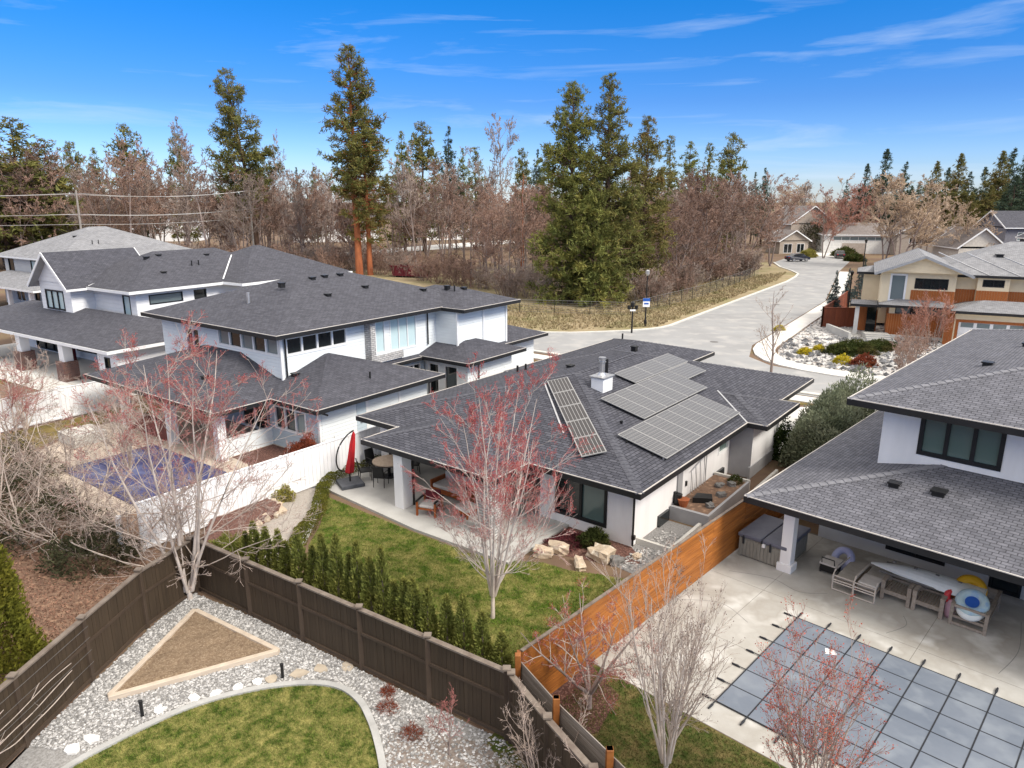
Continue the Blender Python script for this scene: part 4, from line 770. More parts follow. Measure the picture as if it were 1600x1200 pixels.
for v in (4.3, 8.6, 13.2): h.post(-2.25, v, 0.42, 0.0, 2.5, WHITE)
MB().box(-1.9, 0.7, 4.48, 4.62, 0, 0.85).build('half_wall', SIDING_B, h.t); MB().box(-1.95, 0.7, 4.44, 4.66, 0.85, 0.9).build('half_wall_cap', WHITE, h.t)
MB().box(-2.3, -1.95, 9.0, 13.0, 0, 0.9).build('red_bar_counter', PM('red_brown_counter', (0.22, 0.07, 0.06), (0.15, 0.05, 0.045), 0.7, 3), h.t)
zu = lambda v: 5.6+0.315*(v-3.68)
for u, v in ((5.2, 9.0), (7.6, 9.3), (8.6, 9.4), (9.8, 9.4), (6.8, 7.0), (10.0, 7.4)): h.vent(u, v, zu(min(v, 20-v)))
h.vent(13.6, 6.0, zu(6.0)); h.vent(15.0, 5.2, 5.6+0.315*2.7); h.vent(15.6, 4.3, 5.6+.315*2.4); h.vent(2.0, 4.05, 2.72+t*2.0); h.vent(-1.0, 7.2, 2.7+t*2.0)
MB().box(13.6, 13.85, 2.52, 2.6, 3.1, 3.5).build('meter_box', BLACKM, h.t); MB().box(3.2, 3.5, 0.66, 0.75, 1.2, 1.6).build('meter_box', METAL, h.t); MB().box(5.0, 5.25, 4.34, 4.4, 3.7, 3.9).build('wall_vent', WHITE, h.t)
h.pipe(14.9, 4.5, 5.6+0.315*2.4, 0.3); h.pipe(4.5, 1.3, 2.7+t*1.3, 0.35); h.pipe(3.4, 9.6, zu(6.3), 0.55, 0.10, METAL)

# ---------------------------------------------------------------- white farmhouse behind
h = House('white_farmhouse', 'white farmhouse with dark roof, gabled dormer and brick based porch columns', FC)
kw = dict(mat=SH_B, cap=None, fascia=WHITE, drip=None)
h.roof(0, 9, 0.2, 24, 2.8, 0.28, **kw); h.roof(4.5, 20, 5.0, 15, 5.7, 0.46, **kw); h.roof(12.0, 23.5, 2.6, 13.5, 5.72, 0.44, **kw)
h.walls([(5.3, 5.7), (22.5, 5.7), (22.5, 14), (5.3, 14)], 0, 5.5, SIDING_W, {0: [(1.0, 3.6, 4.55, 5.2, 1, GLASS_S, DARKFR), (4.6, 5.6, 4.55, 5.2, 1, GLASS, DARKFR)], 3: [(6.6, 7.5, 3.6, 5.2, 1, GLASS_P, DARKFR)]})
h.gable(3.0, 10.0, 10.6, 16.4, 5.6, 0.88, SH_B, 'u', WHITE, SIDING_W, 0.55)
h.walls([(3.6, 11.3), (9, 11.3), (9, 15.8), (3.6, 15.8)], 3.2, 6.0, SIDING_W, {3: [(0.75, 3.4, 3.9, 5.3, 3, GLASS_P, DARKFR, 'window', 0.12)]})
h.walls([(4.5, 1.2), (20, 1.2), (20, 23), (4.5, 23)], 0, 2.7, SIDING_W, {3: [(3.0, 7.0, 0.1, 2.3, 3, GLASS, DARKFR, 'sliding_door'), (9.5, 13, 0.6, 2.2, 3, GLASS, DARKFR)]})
h.wall((0.9, 3.3), (0.9, 0.9), 0, 2.7, SIDING_W, [(0.9, 1.5, 1.3, 2.0, 1, GLASS, DARKFR)]); h.wall((0.9, 0.9), (4.5, 0.9), 0, 2.7, SIDING_W)
for v in (6.5, 12.6, 18.6):
    h.post(0.45, v, 0.62, 1.35, 2.7, WHITE); MB().box(-0.05, 0.95, v-0.5, v+0.5, 0, 1.35).build('brick_pier', BRICKC, h.t)
MB().beam((12.2, 5.2, 5.9), (15.6, 8.6, 7.4), 0.09, 0.05).build('valley_flashing', WHITE, h.t); MB().beam((4.6, 10.6, 5.75), (6.8, 9.9, 6.6), 0.09, 0.05).build('valley_flashing', WHITE, h.t)
for u, v in ((8.5, 9.2), (9.6, 9.4), (13.5, 9.0), (16.5, 8.2), (8.4, 7.0)): h.vent(u, v, 5.7+0.46*(v-5.0)-0.05, 0.32)
h.pipe(11.2, 7.6, 6.9, 0.4); h.pipe(11.8, 7.6, 6.9, 0.4); MB().box(3.2, 3.9, 12.5, 13.3, 0.0, 0.9).build('red_grill_counter', MAROON, h.t)

# grey house further left
FD = Frame(G(90, 407, 5.6), 57.0)
h = House('grey_siding_house', 'grey two storey house with light grey hip roof at the edge of the wood', FD)
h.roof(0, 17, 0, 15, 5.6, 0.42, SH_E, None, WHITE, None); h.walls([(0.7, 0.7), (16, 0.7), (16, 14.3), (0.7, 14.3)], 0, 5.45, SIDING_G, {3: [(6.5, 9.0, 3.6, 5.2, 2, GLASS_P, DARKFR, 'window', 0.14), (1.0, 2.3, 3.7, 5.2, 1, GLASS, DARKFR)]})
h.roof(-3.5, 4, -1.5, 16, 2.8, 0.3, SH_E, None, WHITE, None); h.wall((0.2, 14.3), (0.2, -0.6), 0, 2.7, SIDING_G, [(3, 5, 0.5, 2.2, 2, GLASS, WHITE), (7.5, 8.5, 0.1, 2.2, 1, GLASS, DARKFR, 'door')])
for v in (0.5, 5.5, 11): h.post(-2.9, v, 0.4, 0, 2.7, WHITE)
h.vent(5.0, 6.0, 7.7); h.pipe(5.5, 3.2, 6.9, 0.5); h.pipe(6.2, 3.2, 6.9, 0.5)

# ---------------------------------------------------------------- cream house across the street
FE = Frame((33.43, 62.9), -26.0)
h = House('cream_and_rust_house', 'cream stucco house with rust board bands, garage and pale grey roof', FE, 0.3); HE = h
GREYB = PM('grey_barge', (0.30, 0.31, 0.33), None, 0.6)
h.gable(-1.4, 6.0, -1.3, 10, 5.45, 0.42, SH_E, 'v', GREYB, CREAM, 0.6)
h.roof(2.9, 17, 0.3, 13, 5.45, 0.40, SH_E, None, FASCIA, None)
h.wall((-0.8, 0.0), (4.9, 0.0), 2.8, 5.6, CREAM, [(0.75, 1.95, 3.0, 5.3, 1, GLASS_S, WHITE, 'window', 0.16), (2.65, 5.1, 4.15, 5.0, 4, GLASS, DARKFR)])
h.wall((-0.8, 9), (-0.8, 0.0), 2.0, 5.6, CREAM); h.wall((4.9, 0.0), (4.9, 1.2), 2.8, 5.4, CREAM); h.wall((4.9, 1.2), (6.5, 1.2), 2.8, 5.4, CREAM); h.wall((6.5, 1.2), (6.5, 0.6), 2.8, 5.4, CREAM)
h.wall((6.5, 0.6), (8.8, 0.6), 2.8, 5.4, CREAM, [(0.4, 1.9, 4.5, 5.05, 2, GLASS, DARKFR)]); h.wall((8.8, 0.6), (8.8, 1.3), 2.8, 5.4, CREAM); h.wall((8.8, 1.3), (11.5, 1.3), 2.8, 5.4, CREAM); h.wall((11.5, 1.3), (11.5, 9), 2.6, 5.4, CREAM)
def boards(u0, u1, v, z0, z1, w=0.19):
    n = max(1, int(round((u1-u0)/w))); w = (u1-u0)/n; me = None
    for i in range(n):
        o = link('cladding_board', me, h.t) if me else MB().box(0, w-0.012, -0.03, 0.0, z0, z1).build('cladding_board', RUSTWOOD, h.t); me = o.data; o.location = (u0+i*w, v, 0)
boards(1.6, 4.9, -0.01, 2.85, 4.0); boards(4.9, 6.5, 1.19, 2.85, 4.15); boards(6.5, 8.8, 0.59, 2.85, 4.15); boards(8.8, 11.4, 1.29, 2.85, 4.1)
h.roof(-0.8, 5.2, -1.4, 1.6, 2.75, 0.28, SH_E, None, FASCIA, None); h.roof(4.6, 12.5, -2.6, 2.4, 2.72, 0.28, SH_E, None, FASCIA, None)
h.wall((0.1, -0.4), (4.4, -0.4), -0.4, 2.6, CREAM, [(0.5, 4.0, 1.95, 2.5, 3, [GLASS_S, GLASS], DARKFR)]); boards(0.0, 4.4, -0.42, 0.0, 1.9); MB().box(-0.1, 4.5, -0.65, -0.4, -0.4, 0.05).build('stone_plinth', WALK, h.t)
h.wall((0.1, 6), (0.1, -0.4), -0.4, 2.6, RUSTWOOD); h.wall((4.4, -0.4), (4.4, -1.8), -0.4, 2.6, CREAM); boards(4.35, 5.0, -1.82, -0.3, 2.6)
h.wall((4.4, -1.8), (11.8, -1.8), -0.6, 2.6, CREAM, [(0.8, 5.6, -0.4, 1.85, 1, WHITE, RUSTWOOD, 'garage_door', 0.22)])
for i in range(4): MB().box(5.5+i*1.15, 6.4+i*1.15, -1.76, -1.70, 1.3, 1.68).build('garage_light', GLASS_S, h.t)
for i in range(2): MB().box(5.25, 9.95, -1.745, -1.715, 0.2+i*0.55, 0.23+i*0.55).build('garage_door_groove', WALK, h.t)
boards(10.2, 11.8, -1.82, -0.3, 0.9)
h.wall((11.8, -1.8), (11.8, 6), -0.6, 2.7, CREAM)
h.roof(-3.0, -0.6, 0.0, 3.2, 2.5, 0.15, SH_E, None, FASCIA, None); MB().box(-2.6, -2.25, 0.3, 0.65, -0.3, 2.4).build('pillar', WALK, h.t); MB().box(-1.6, -0.82, 1.6, 1.7, -0.2, 2.3).build('door', GLASS, h.t); h.wall((-2.4, 2.2), (-0.7, 2.2), -0.2, 2.4, RUSTWOOD)
h.roof(-2.8, 1.5, 5.5, 10, 4.9, 0.3, SH_E, None, FASCIA, None); h.walls([(-2.2, 6.1), (1.0, 6.1), (1.0, 9.4), (-2.2, 9.4)], 0, 4.75, CREAM)
for u_ in (7.2, 9.4, 11.6): MB().beam((u_, 0.33, 5.5), (u_-3.6, 4.2, 5.47+0.4*3.9), 0.10, 0.05).build('ridge_strip', METAL, h.t)
h.vent(8.2, 3.8, 6.9, 0.5); h.pipe(12.0, 4, 6.7, 0.5)
b = MB(); b.beam((5.6, 1.2, 5.62), (8.4, 5.6, 7.35), 0.1, 0.05); b.build('ridge_strip', METAL, h.t) if False else None
# steps, ramp walls and fence in front of the cream house
st = thing('entry_steps', 'grey concrete entry steps before the cream and rust house', 'steps', (30.9, 60.8, 0), R(-14))
for i in range(4): MB().box(0, 2.0, i*0.34, 2.2, i*0.12, i*0.12+0.12).build('step', CONC_P, st)
tag(MB().box(0, 0.25, 0, 4.6, 0, 0.7).build('retaining_wall', CONC_P), 'low grey retaining wall along the ramp to the cream house', 'wall').location = (29.4, 61.2, 0)
sheet('entry_path', [(29.7, 61.2), (31.0, 62.4), (32.6, 66.6), (30.9, 67.4), (29.7, 65.8)], 0.05, CONC_P)
# ---------------------------------------------------------------- far houses
W1 = lambda s0, s1, z0, z1, n=2, p=None, f=None: (s0, s1, z0, z1, n, p or GLASS, f or WHITE)
hh = far_house('white_garage_house', 'white bungalow with wide double garage at the end of the street', (71, 165), -14, 18, 12, 4.2, 0.38, PM('offwhite_stucco', (0.74, 0.73, 0.70), None, 0.8), SH_T, 'hip', WHITE, [W1(2.0, 12.5, 2.9, 3.7, 6, GLASS_S)])
MB().box(4.0, 9.0, -0.08, 0.0, 0, 2.3).build('garage_door', PM('beige_door', (0.42, 0.36, 0.31), None, 0.7), hh.t)
hh = far_house('brown_roof_house', 'tall tan house with brown roof half hidden by bare trees past the car', (66, 172), 10, 11, 12, 6.2, 0.7, PM('tan_stucco', (0.44, 0.37, 0.31), None, 0.8), SH_T, 'v', WHITE, [W1(3, 4.2, 1.0, 2.4), W1(7, 9, 4.2, 5.6), W1(7, 9, 1.0, 2.6)])
far_house('brown_roof_garage', 'small tan gabled wing beside the parked dark car', (60, 162), 10, 7, 6, 2.8, 0.6, PM('tan_stucco2', (0.40, 0.34, 0.28), None, 0.8), SH_T, 'v', WHITE, [W1(1, 3, 0.2, 2.2), W1(4.2, 6, 0.2, 2.2)])
far_house('tan_gable_house', 'tan shingled house with twin white trimmed gables behind the wide bare tree', (84, 158), -8, 10, 10, 4.6, 0.55, PM('taupe_shingle', (0.36, 0.31, 0.27), None, 0.85), SH_T, 'v', WHITE, [W1(2.5, 7.5, 2.6, 4.0, 4)])
far_house('tan_gable_house', 'tan shingled house with twin white trimmed gables and dark window row', (100, 160), -8, 11, 10, 4.8, 0.5, PM('taupe_shingle2', (0.36, 0.31, 0.27), None, 0.85), SH_T, 'v', WHITE, [W1(3, 8, 2.7, 4.2, 4)])
hh = far_house('dark_grey_gable_house', 'dark grey house with white gable trim and triple window behind the cream house', (80, 103), -8, 9, 14, 6.0, 0.5, PM('charcoal_shingle_wall', (0.13, 0.13, 0.15), None, 0.85), SH_B, 'v', WHITE, [W1(2.2, 6.2, 3.6, 5.2, 3)])
far_house('dark_grey_long_house', 'long dark grey roofed house with white chimney before the right hand conifers', (85, 125), -4, 22, 9, 7.2, 0.55, PM('slate_wall', (0.20, 0.20, 0.23), None, 0.85), SH_B, 'u', WHITE, [W1(2, 5, 5.0, 6.4, 2, GLASS_S)])
far_house('white_gable_house', 'small house with pale gable left of the long dark roof', (73, 118), -6, 7, 9, 4.2, 0.8, PM('pale_gable', (0.62, 0.58, 0.52), None, 0.8), SH_T, 'v', WHITE, [W1(2.5, 4.5, 2.4, 3.8)])
far_house('pale_house', 'pale house glimpsed through the wood beyond the far road', (-30, 215), 20, 22, 12, 6, 0.4, WHITE, SH_E, 'hip', WHITE, [W1(4, 8, 3.5, 5), W1(12, 16, 3.5, 5)])
far_house('pale_house', 'pale house standing far behind the tall leaning pine', (-62, 205), 10, 24, 12, 7, 0.4, WHITE, SH_E, 'hip', WHITE, [W1(4, 8, 4, 5.6), W1(12, 18, 4, 5.6)])
far_house('pale_house', 'white house behind the bare wood near the utility pole', (-112, 210), 5, 20, 12, 7, 0.4, WHITE, SH_E, 'hip', WHITE, [W1(4, 8, 4, 5.6)])
far_house('pale_house', 'low white building behind the wood between pines and street', (12, 190), 0, 20, 10, 5, 0.35, WHITE, SH_E, 'hip', WHITE, [W1(3, 7, 2, 4)])
# dumpster in the clearing
d = thing('dumpster', 'dark red steel dumpster standing in the clearing of the wood', 'dumpster', (-15.6, 113.2, 0), R(-18)); RM = PM('maroon_steel', (0.15, 0.018, 0.025), (0.11, 0.014, 0.02), 0.6, 2)
b = MB(); b.face([(-3.1, -1.1, 0.25), (3.1, -1.1, 0.25), (3.4, -1.1, 1.75), (-3.4, -1.1, 1.75)]); b.face([(3.1, 1.1, 0.25), (-3.1, 1.1, 0.25), (-3.4, 1.1, 1.75), (3.4, 1.1, 1.75)]); b.face([(-3.1, 1.1, 0.25), (-3.1, -1.1, 0.25), (-3.4, -1.1, 1.75), (-3.4, 1.1, 1.75)]); b.face([(3.1, -1.1, 0.25), (3.1, 1.1, 0.25), (3.4, 1.1, 1.75), (3.4, -1.1, 1.75)]); b.face([(-3.1, -1.1, 0.25), (-3.1, 1.1, 0.25), (3.1, 1.1, 0.25), (3.1, -1.1, 0.25)])
b.build('hull', RM, d)
for x in (-2.6, -1.3, 0, 1.3, 2.6): MB().box(x-0.06, x+0.06, -1.2, -1.1, 0.25, 1.75).build('rib', RM, d)
MB().box(-3.5, 3.5, -1.2, -1.08, 1.72, 1.84).build('rim', RM, d); MB().box(-3.5, 3.5, 1.08, 1.2, 1.72, 1.84).build('rim', RM, d)
for x in (-2.5, 2.5): MB().box(x-0.1, x+0.1, -0.9, 0.9, 0, 0.26).build('skid', BLACKM, d)
# manhole lids and a few sealed seams in the street
for x, y in ((17.5, 60.5), (31, 83), (9.0, 57.5)): tag(MB().tube([(0, 0, 0.005), (0, 0, 0.018)], 0.36, 16).build('manhole_cover', RUBBER), 'dark round manhole cover set in the pale street', 'manhole', 'manhole covers in the street').location = (x, y, 0)
# parked car
def car(name, label, loc, rz, paint):
    c = thing(name, label, 'car', loc, rz); b = MB(); prof = [(-2.25, 0.35), (-2.28, 0.75), (-2.2, 0.98), (-1.55, 1.08), (-0.95, 1.48), (0.75, 1.5), (1.45, 1.05), (2.1, 0.9), (2.28, 0.7), (2.28, 0.35)]; n = len(prof)
    wd = lambda z: 0.92 if z < 1.06 else 0.74
    b.face([(x, -wd(z), z) for x, z in prof]); b.face([(x, wd(z), z) for x, z in prof[::-1]])
    for i in range(n):
        p, q = prof[i], prof[(i+1) % n]; b.face([(p[0], wd(p[1]), p[1]), (p[0], -wd(p[1]), p[1]), (q[0], -wd(q[1]), q[1]), (q[0], wd(q[1]), q[1])][::-1])
    bd = bevel(b.build('body', paint, c), 0.06, 2)
    for s in (-1, 1):
        b = MB(); b.face([(-1.35, s*0.86, 1.1), (1.2, s*0.86, 1.1), (0.7, s*0.765, 1.44), (-0.9, s*0.765, 1.42)][::s]); b.build('side_window', GLASS, c)
        for x in (-1.4, 1.42):
            w = MB().tube([(x, s*0.72, 0.34), (x, s*0.95, 0.34)], 0.34, 16).build('wheel', RUBBER, c); MB().tube([(x, s*0.95, 0.34), (x, s*0.965, 0.34)], 0.2, 12).build('rim', METAL, w)
        MB().box(2.2, 2.3, s*0.55-0.16, s*0.55+0.16, 0.62, 0.78).build('headlight', WHITE, c); MB().box(-2.3, -2.22, s*0.6-0.14, s*0.6+0.14, 0.75, 0.92).build('tail_light', REDP, c)
    b = MB(); b.face([(1.42, -0.72, 1.09), (1.42, 0.72, 1.09), (0.8, 0.64, 1.465), (0.8, -0.64, 1.465)]); b.build('windscreen', GLASS, c); b = MB(); b.face([(-1.53, 0.72, 1.11), (-1.53, -0.72, 1.11), (-1.0, -0.64, 1.45), (-1.0, 0.64, 1.45)]); b.build('rear_window', GLASS, c)
    return c
car('parked_car', 'dark blue car parked at the verge near the far street end', (56.5, 142.5, 0.012), R(14), PM('navy_car_paint', (0.022, 0.027, 0.045), None, 0.3, coat=0.5))
car('parked_car', 'dark car standing in the far driveway beside the shrubs', (68.5, 150.5, 0.03), R(70), PM('black_car_paint', (0.02, 0.02, 0.022), None, 0.3, coat=0.5))
# street lamps and sign
lp = thing('street_lamp', 'black post lamp with double lantern head at the street corner', 'street lamp', (11.05, 64.75, 0)); MB().tube([(0, 0, 0), (0, 0, 2.5)], [0.09, 0.06], 8).build('post', BLACKM, lp)
for s in (-1, 1):
    MB().beam((0, 0, 2.25), (s*0.34, 0, 2.3), 0.05, 0.05).build('arm', BLACKM, lp); l = MB().tube([(s*0.34, 0, 2.2), (s*0.34, 0, 2.55)], [0.13, 0.17], 8).build('lantern', BLACKM, lp)
MB().tube([(0, 0, 2.4), (0, 0, 2.8), (0, 0, 2.95)], [0.15, 0.19, 0.03], 8).build('lantern', BLACKM, lp); MB().box(-0.25, 0.25, -0.12, -0.06, 2.05, 2.2).build('name_plate', WHITE, lp)
lp = thing('street_lamp', 'tall black lamp post carrying a blue and white notice', 'street lamp', (12.95, 68.4, 0)); MB().tube([(0, 0, 0), (0, 0, 0.6)], 0.14, 8).build('base', BLACKM, lp); MB().tube([(0, 0, 0.3), (0, 0, 5.0)], [0.08, 0.055], 8).build('post', BLACKM, lp); MB().tube([(0, 0, 4.9), (0, 0, 5.05), (0, 0, 5.35), (0, 0, 5.45)], [0.09, 0.2, 0.22, 0.04], 8).build('lantern', METAL, lp)
sg = MB().box(-0.33, 0.33, -0.14, -0.10, 1.9, 2.75).build('notice', WHITE, lp); MB().box(-0.33, 0.33, -0.155, -0.14, 2.45, 2.75).build('notice_header', BLUEP, sg); MB().box(-0.22, 0.22, -0.155, -0.14, 2.15, 2.3).build('notice_panel', BLUEP, sg)
for n, (x, y, hh_) in enumerate(((45.5, 93.0, 6.6), (34.2, 72.0, 4.6))):
    lp = thing('street_lamp', ['thin black lamp post rising beyond the red brown fence', 'slim black lamp post among the garden spruces'][n], 'street lamp', (x, y, 0)); MB().tube([(0, 0, 0), (0, 0, hh_)], [0.09, 0.06], 8).build('post', BLACKM, lp); MB().tube([(0, 0, hh_-0.1), (0, 0, hh_+0.3), (0, 0, hh_+0.45)], [0.1, 0.2, 0.03], 8).build('lantern', BLACKM, lp)
# utility pole and lines
up_ = thing('utility_pole', 'wooden utility pole with crossarms behind the white farmhouse', 'utility pole', (-66.5, 112, 0)); MB().tube([(0, 0, 0), (0.2, 0, 13.3)], [0.2, 0.13], 8).build('pole', PM('grey_pole_wood', (0.32, 0.29, 0.26), None, 0.9), up_)
for z in (12.6, 9.6): MB().beam((-1.4, 0, z), (1.5, 0, z), 0.14, 0.16).build('crossarm', BARK_D, up_)
up2 = thing('utility_pole', 'second wooden utility pole half hidden behind the leaning pine', 'utility pole', (-46.5, 130, 0)); MB().tube([(0, 0, 0), (0.1, 0, 14.2)], [0.2, 0.13], 8).build('pole', PM('grey_pole_wood2', (0.32, 0.29, 0.26), None, 0.9), up2)
for z in (13.3, 10.3): MB().beam((-1.4, 0, z), (1.5, 0, z), 0.14, 0.16).build('crossarm', BARK_D, up2)
for z, dx, sag in ((12.75, -1.2, 0.7), (12.75, 1.2, 0.7), (9.7, -0.8, 0.6), (9.7, 0.8, 0.5), (8.2, 0, 0.4)):
    for sgn, far in ((-1, (-125, 108, z+0.4)), (1, (-46.5, 129.8, z+0.6))):
        a = Vector((-66.5+dx, 112, z)); c = Vector(far); MB().tube([tuple(a.lerp(c, k/8)-Vector((0, 0, sag*4*(k/8)*(1-k/8)))) for k in range(9)], 0.032, 4).build('power_line', METAL, up_).matrix_parent_inverse = Matrix.Translation((66.5, -112, 0))
# ---------------------------------------------------------------- fences
def vfence(name, label, pts, H, bw, board, post, rail, top, side=1, gap=0.006, midrail=True, postw=0.13, posth=0.06, endpost=True, capw=0.14):
    o = pts[0]; f = thing(name, label, 'fence', (o[0], o[1], 0)); rel = [(p[0]-o[0], p[1]-o[1]) for p in pts]
    for i in range(len(rel)-1):
        a, b2 = Vector((*rel[i], 0)), Vector((*rel[i+1], 0)); d = b2-a; L = d.length; d.normalize(); ang = math.atan2(d.y, d.x); nrm = Vector((d.y, -d.x, 0))*side; n = max(1, int(round((L-postw)/bw))); w = (L-postw)/n
        me = MB().box(0, w-gap, -0.012, 0.012, 0.05, H-0.03).mesh('board', board)
        for k in range(n):
            q = link('board', me, f); p = a+d*(postw/2+k*w); j = rnd.uniform(-0.004, 0.004); q.location = (p.x+nrm.x*j, p.y+nrm.y*j, 0); q.rotation_euler = (0, 0, ang)
        for z, hh in ([(0.12, 0.09)] + ([(H*0.62, 0.08)] if midrail else [])):
            p, q = a+nrm*0.03, b2+nrm*0.03; MB().beam((p.x, p.y, z), (q.x, q.y, z), 0.04, hh).build('rail', rail, f)
        MB().beam((a.x, a.y, H), (b2.x, b2.y, H), capw, 0.045).build('top_rail', top, f)
    for i, p in enumerate(rel):
        if i == len(rel)-1 and not endpost: continue
        q = bevel(MB().box(p[0]-postw/2, p[0]+postw/2, p[1]-postw/2, p[1]+postw/2, 0, H+posth).build('post', post, f), 0.008, 1)
        k = postw/2+0.025; MB().box(p[0]-k, p[0]+k, p[1]-k, p[1]+k, H+posth, H+posth+0.04).build('post_cap', top, q)
    return f
def hfence(name, label, pts, H, ph, board, post, side=1, postH=None, seg=2.4, postw=0.11, gap=0.008, cap=None, stagger=True):
    o = pts[0]; f = thing(name, label, 'fence', (o[0], o[1], 0)); rel = [(p[0]-o[0], p[1]-o[1]) for p in pts]; nrow = int(H/ph)
    for i in range(len(rel)-1):
        a, b2 = Vector((*rel[i], 0)), Vector((*rel[i+1], 0)); d = b2-a; L = d.length; d.normalize(); ang = math.atan2(d.y, d.x); nrm = Vector((d.y, -d.x, 0))*side; n = max(1, int(round(L/seg))); w = L/n
        me = MB().box(0.003, w-0.003, -0.012, 0.012, 0, ph-gap).mesh('plank', board)
        for k in range(n):
            for r in range(nrow):
                q = link('plank', me, f); p = a+d*(k*w)+nrm*rnd.uniform(-0.005, 0.005); q.location = (p.x, p.y, 0.04+r*ph); q.rotation_euler = (0, 0, ang)
        if cap: MB().beam((a.x, a.y, 0.05+nrow*ph), (b2.x, b2.y, 0.05+nrow*ph), 0.09, 0.03).build('top_rail', cap, f)
        for k in range(n+1):
            p = a+d*(k*w)-nrm*0.075; bevel(MB().box(p.x-postw/2, p.x+postw/2, p.y-postw/2, p.y+postw/2, 0, postH or H).build('post', post, f), 0.01, 1)
    return f
FK = (-10.2, 20.3)
centre = [FK, G(393, 962), G(475, 1000), G(567, 1040), G(673, 1090), G(792, 1155)]
# straighten the run
c0, c1 = Vector(centre[1]), Vector(centre[-1]); dd = (c1-c0)/4; centre = [tuple(c0-dd*1.12)]+[tuple(c0+dd*i) for i in range(5)]
vfence('brown_fence', 'dark brown board fence in front of the row of thujas', centre, 1.8, 0.125, BROWNV, BROWNP, BROWNP, BROWNT, side=1)
left = [centre[0], (-10.55, 18.1), (-10.78, 15.75), (-10.98, 13.5), (-11.2, 11.2), (-11.4, 9.0)]
vfence('brown_fence', 'dark brown board fence with wires and a bare vine on it', [(left[0][0]-0.07, left[0][1]-0.12)]+left[1:], 1.8, 0.125, BROWNV, BROWNP, BROWNP, BROWNT, side=-1, endpost=True)
vfence('brown_fence', 'short brown fence run alongside the weathered grey plank fence', [(centre[-1][0]+0.10, centre[-1][1]-0.1), (0.72, 12.25), (1.5, 10.9), (2.9, 8.5)], 1.78, 0.125, BROWNV, BROWNP, BROWNP, BROWNT, side=1)
OF = [(0.22, 14.42), (8.2, 23.1), (12.4, 27.45), (15.4, 30.7)]
hfence('cedar_fence', 'orange stained horizontal cedar fence between lawn and pool terrace', OF, 1.8, 0.138, ORANGEW, ORANGEP, side=1, cap=BROWNT)
hfence('cedar_fence', 'orange cedar fence closing the gap behind the hot tub', [FRr.w(5.4, 0.9), FRr.w(5.4, -0.8)], 1.75, 0.138, ORANGEW, ORANGEP, side=-1)
hfence('plank_fence', 'weathered grey plank fence with orange brown posts', [(0.20, 14.22), (0.99, 12.78), (1.92, 11.35), (2.9, 9.8)], 1.68, 0.21, GREYW, ORANGEP, side=-1, postH=1.92, seg=1.7, postw=0.14, gap=0.012)
WF = [(-12.95, 22.75), (-9.42, 27.30), (-5.87, 31.80), (-2.2, 36.6), (1.4, 41.3), (5.0, 46.0)]
vfence('white_fence', 'white vinyl privacy fence between the navy pool and the patio house', WF, 1.82, 0.2, VINYL, VINYL, VINYL, VINYL, side=1, midrail=False, gap=0.012, capw=0.08, postw=0.10, posth=-0.01)
vfence('white_fence', 'white vinyl fence beside the small blue pool of the farmhouse', [FB.w(-10.5, 17.5), FB.w(-7.2, 17.5), FB.w(-3.8, 17.5), FB.w(-0.6, 17.4)], 1.8, 0.2, VINYL, VINYL, VINYL, VINYL, side=1, midrail=False, gap=0.012, capw=0.08)
tag(MB().box(-0.07, 0.07, -0.07, 0.07, 0, 1.5).build('gate_post', VINYL), 'single white gate post by the pool fence end', 'post').location = (-13.5, 22.4, 0)
vfence('red_fence', 'red brown board fence at the side of the cream house', [(33.2, 72.2), (33.2, 76.6), (38.0, 76.6)][::-1] if False else [(29.9, 67.9), (33.9, 67.5)], 1.9, 0.16, REDFENCE, REDFENCE, REDFENCE, REDFENCE, side=1, midrail=False)
vfence('red_fence', 'red brown fence running back along the side street', [(29.9, 67.9), (34.0, 74.2), (38.2, 80.8)], 1.9, 0.16, REDFENCE, REDFENCE, REDFENCE, REDFENCE, side=1, midrail=False)
# chain link fence along the wood
def wire_fence(pts, label):
    f = thing('wire_fence', label, 'fence', (*pts[0], 0)); o = Vector((*pts[0], 0)); zs = [0.25, 0.5, 0.75, 1.0, 1.25, 1.5]
    for i in range(len(pts)-1):
        a, c = Vector((*pts[i], 0))-o, Vector((*pts[i+1], 0))-o
        n = max(1, int((c-a).length/3))
        for k in range(n): p = a.lerp(c, k/n); MB().tube([(p.x, p.y, 0), (p.x, p.y, 1.55)], 0.035, 5).build('post', BLACKM, f)
        b = MB()
        for z in zs: b.tube([(a.x, a.y, z), (c.x, c.y, z)], 0.012 if z < 1.5 else 0.025, 4, cap=False)
        m = int((c-a).length/0.5)
        for k in range(m): p = a.lerp(c, k/m); b.tube([(p.x, p.y, 0.1), (p.x, p.y, 1.5)], 0.008, 3, cap=False)
        b.build('mesh', RUBBER, f)
wire_fence([(-6, 79.5), (0.8, 76.3), (12.0, 74.2)], 'low wire fence before the big dense pines')
wire_fence([(12.5, 74.5), (24.0, 89.5), (40.0, 116)], 'long wire fence along the dark wood beside the side street')

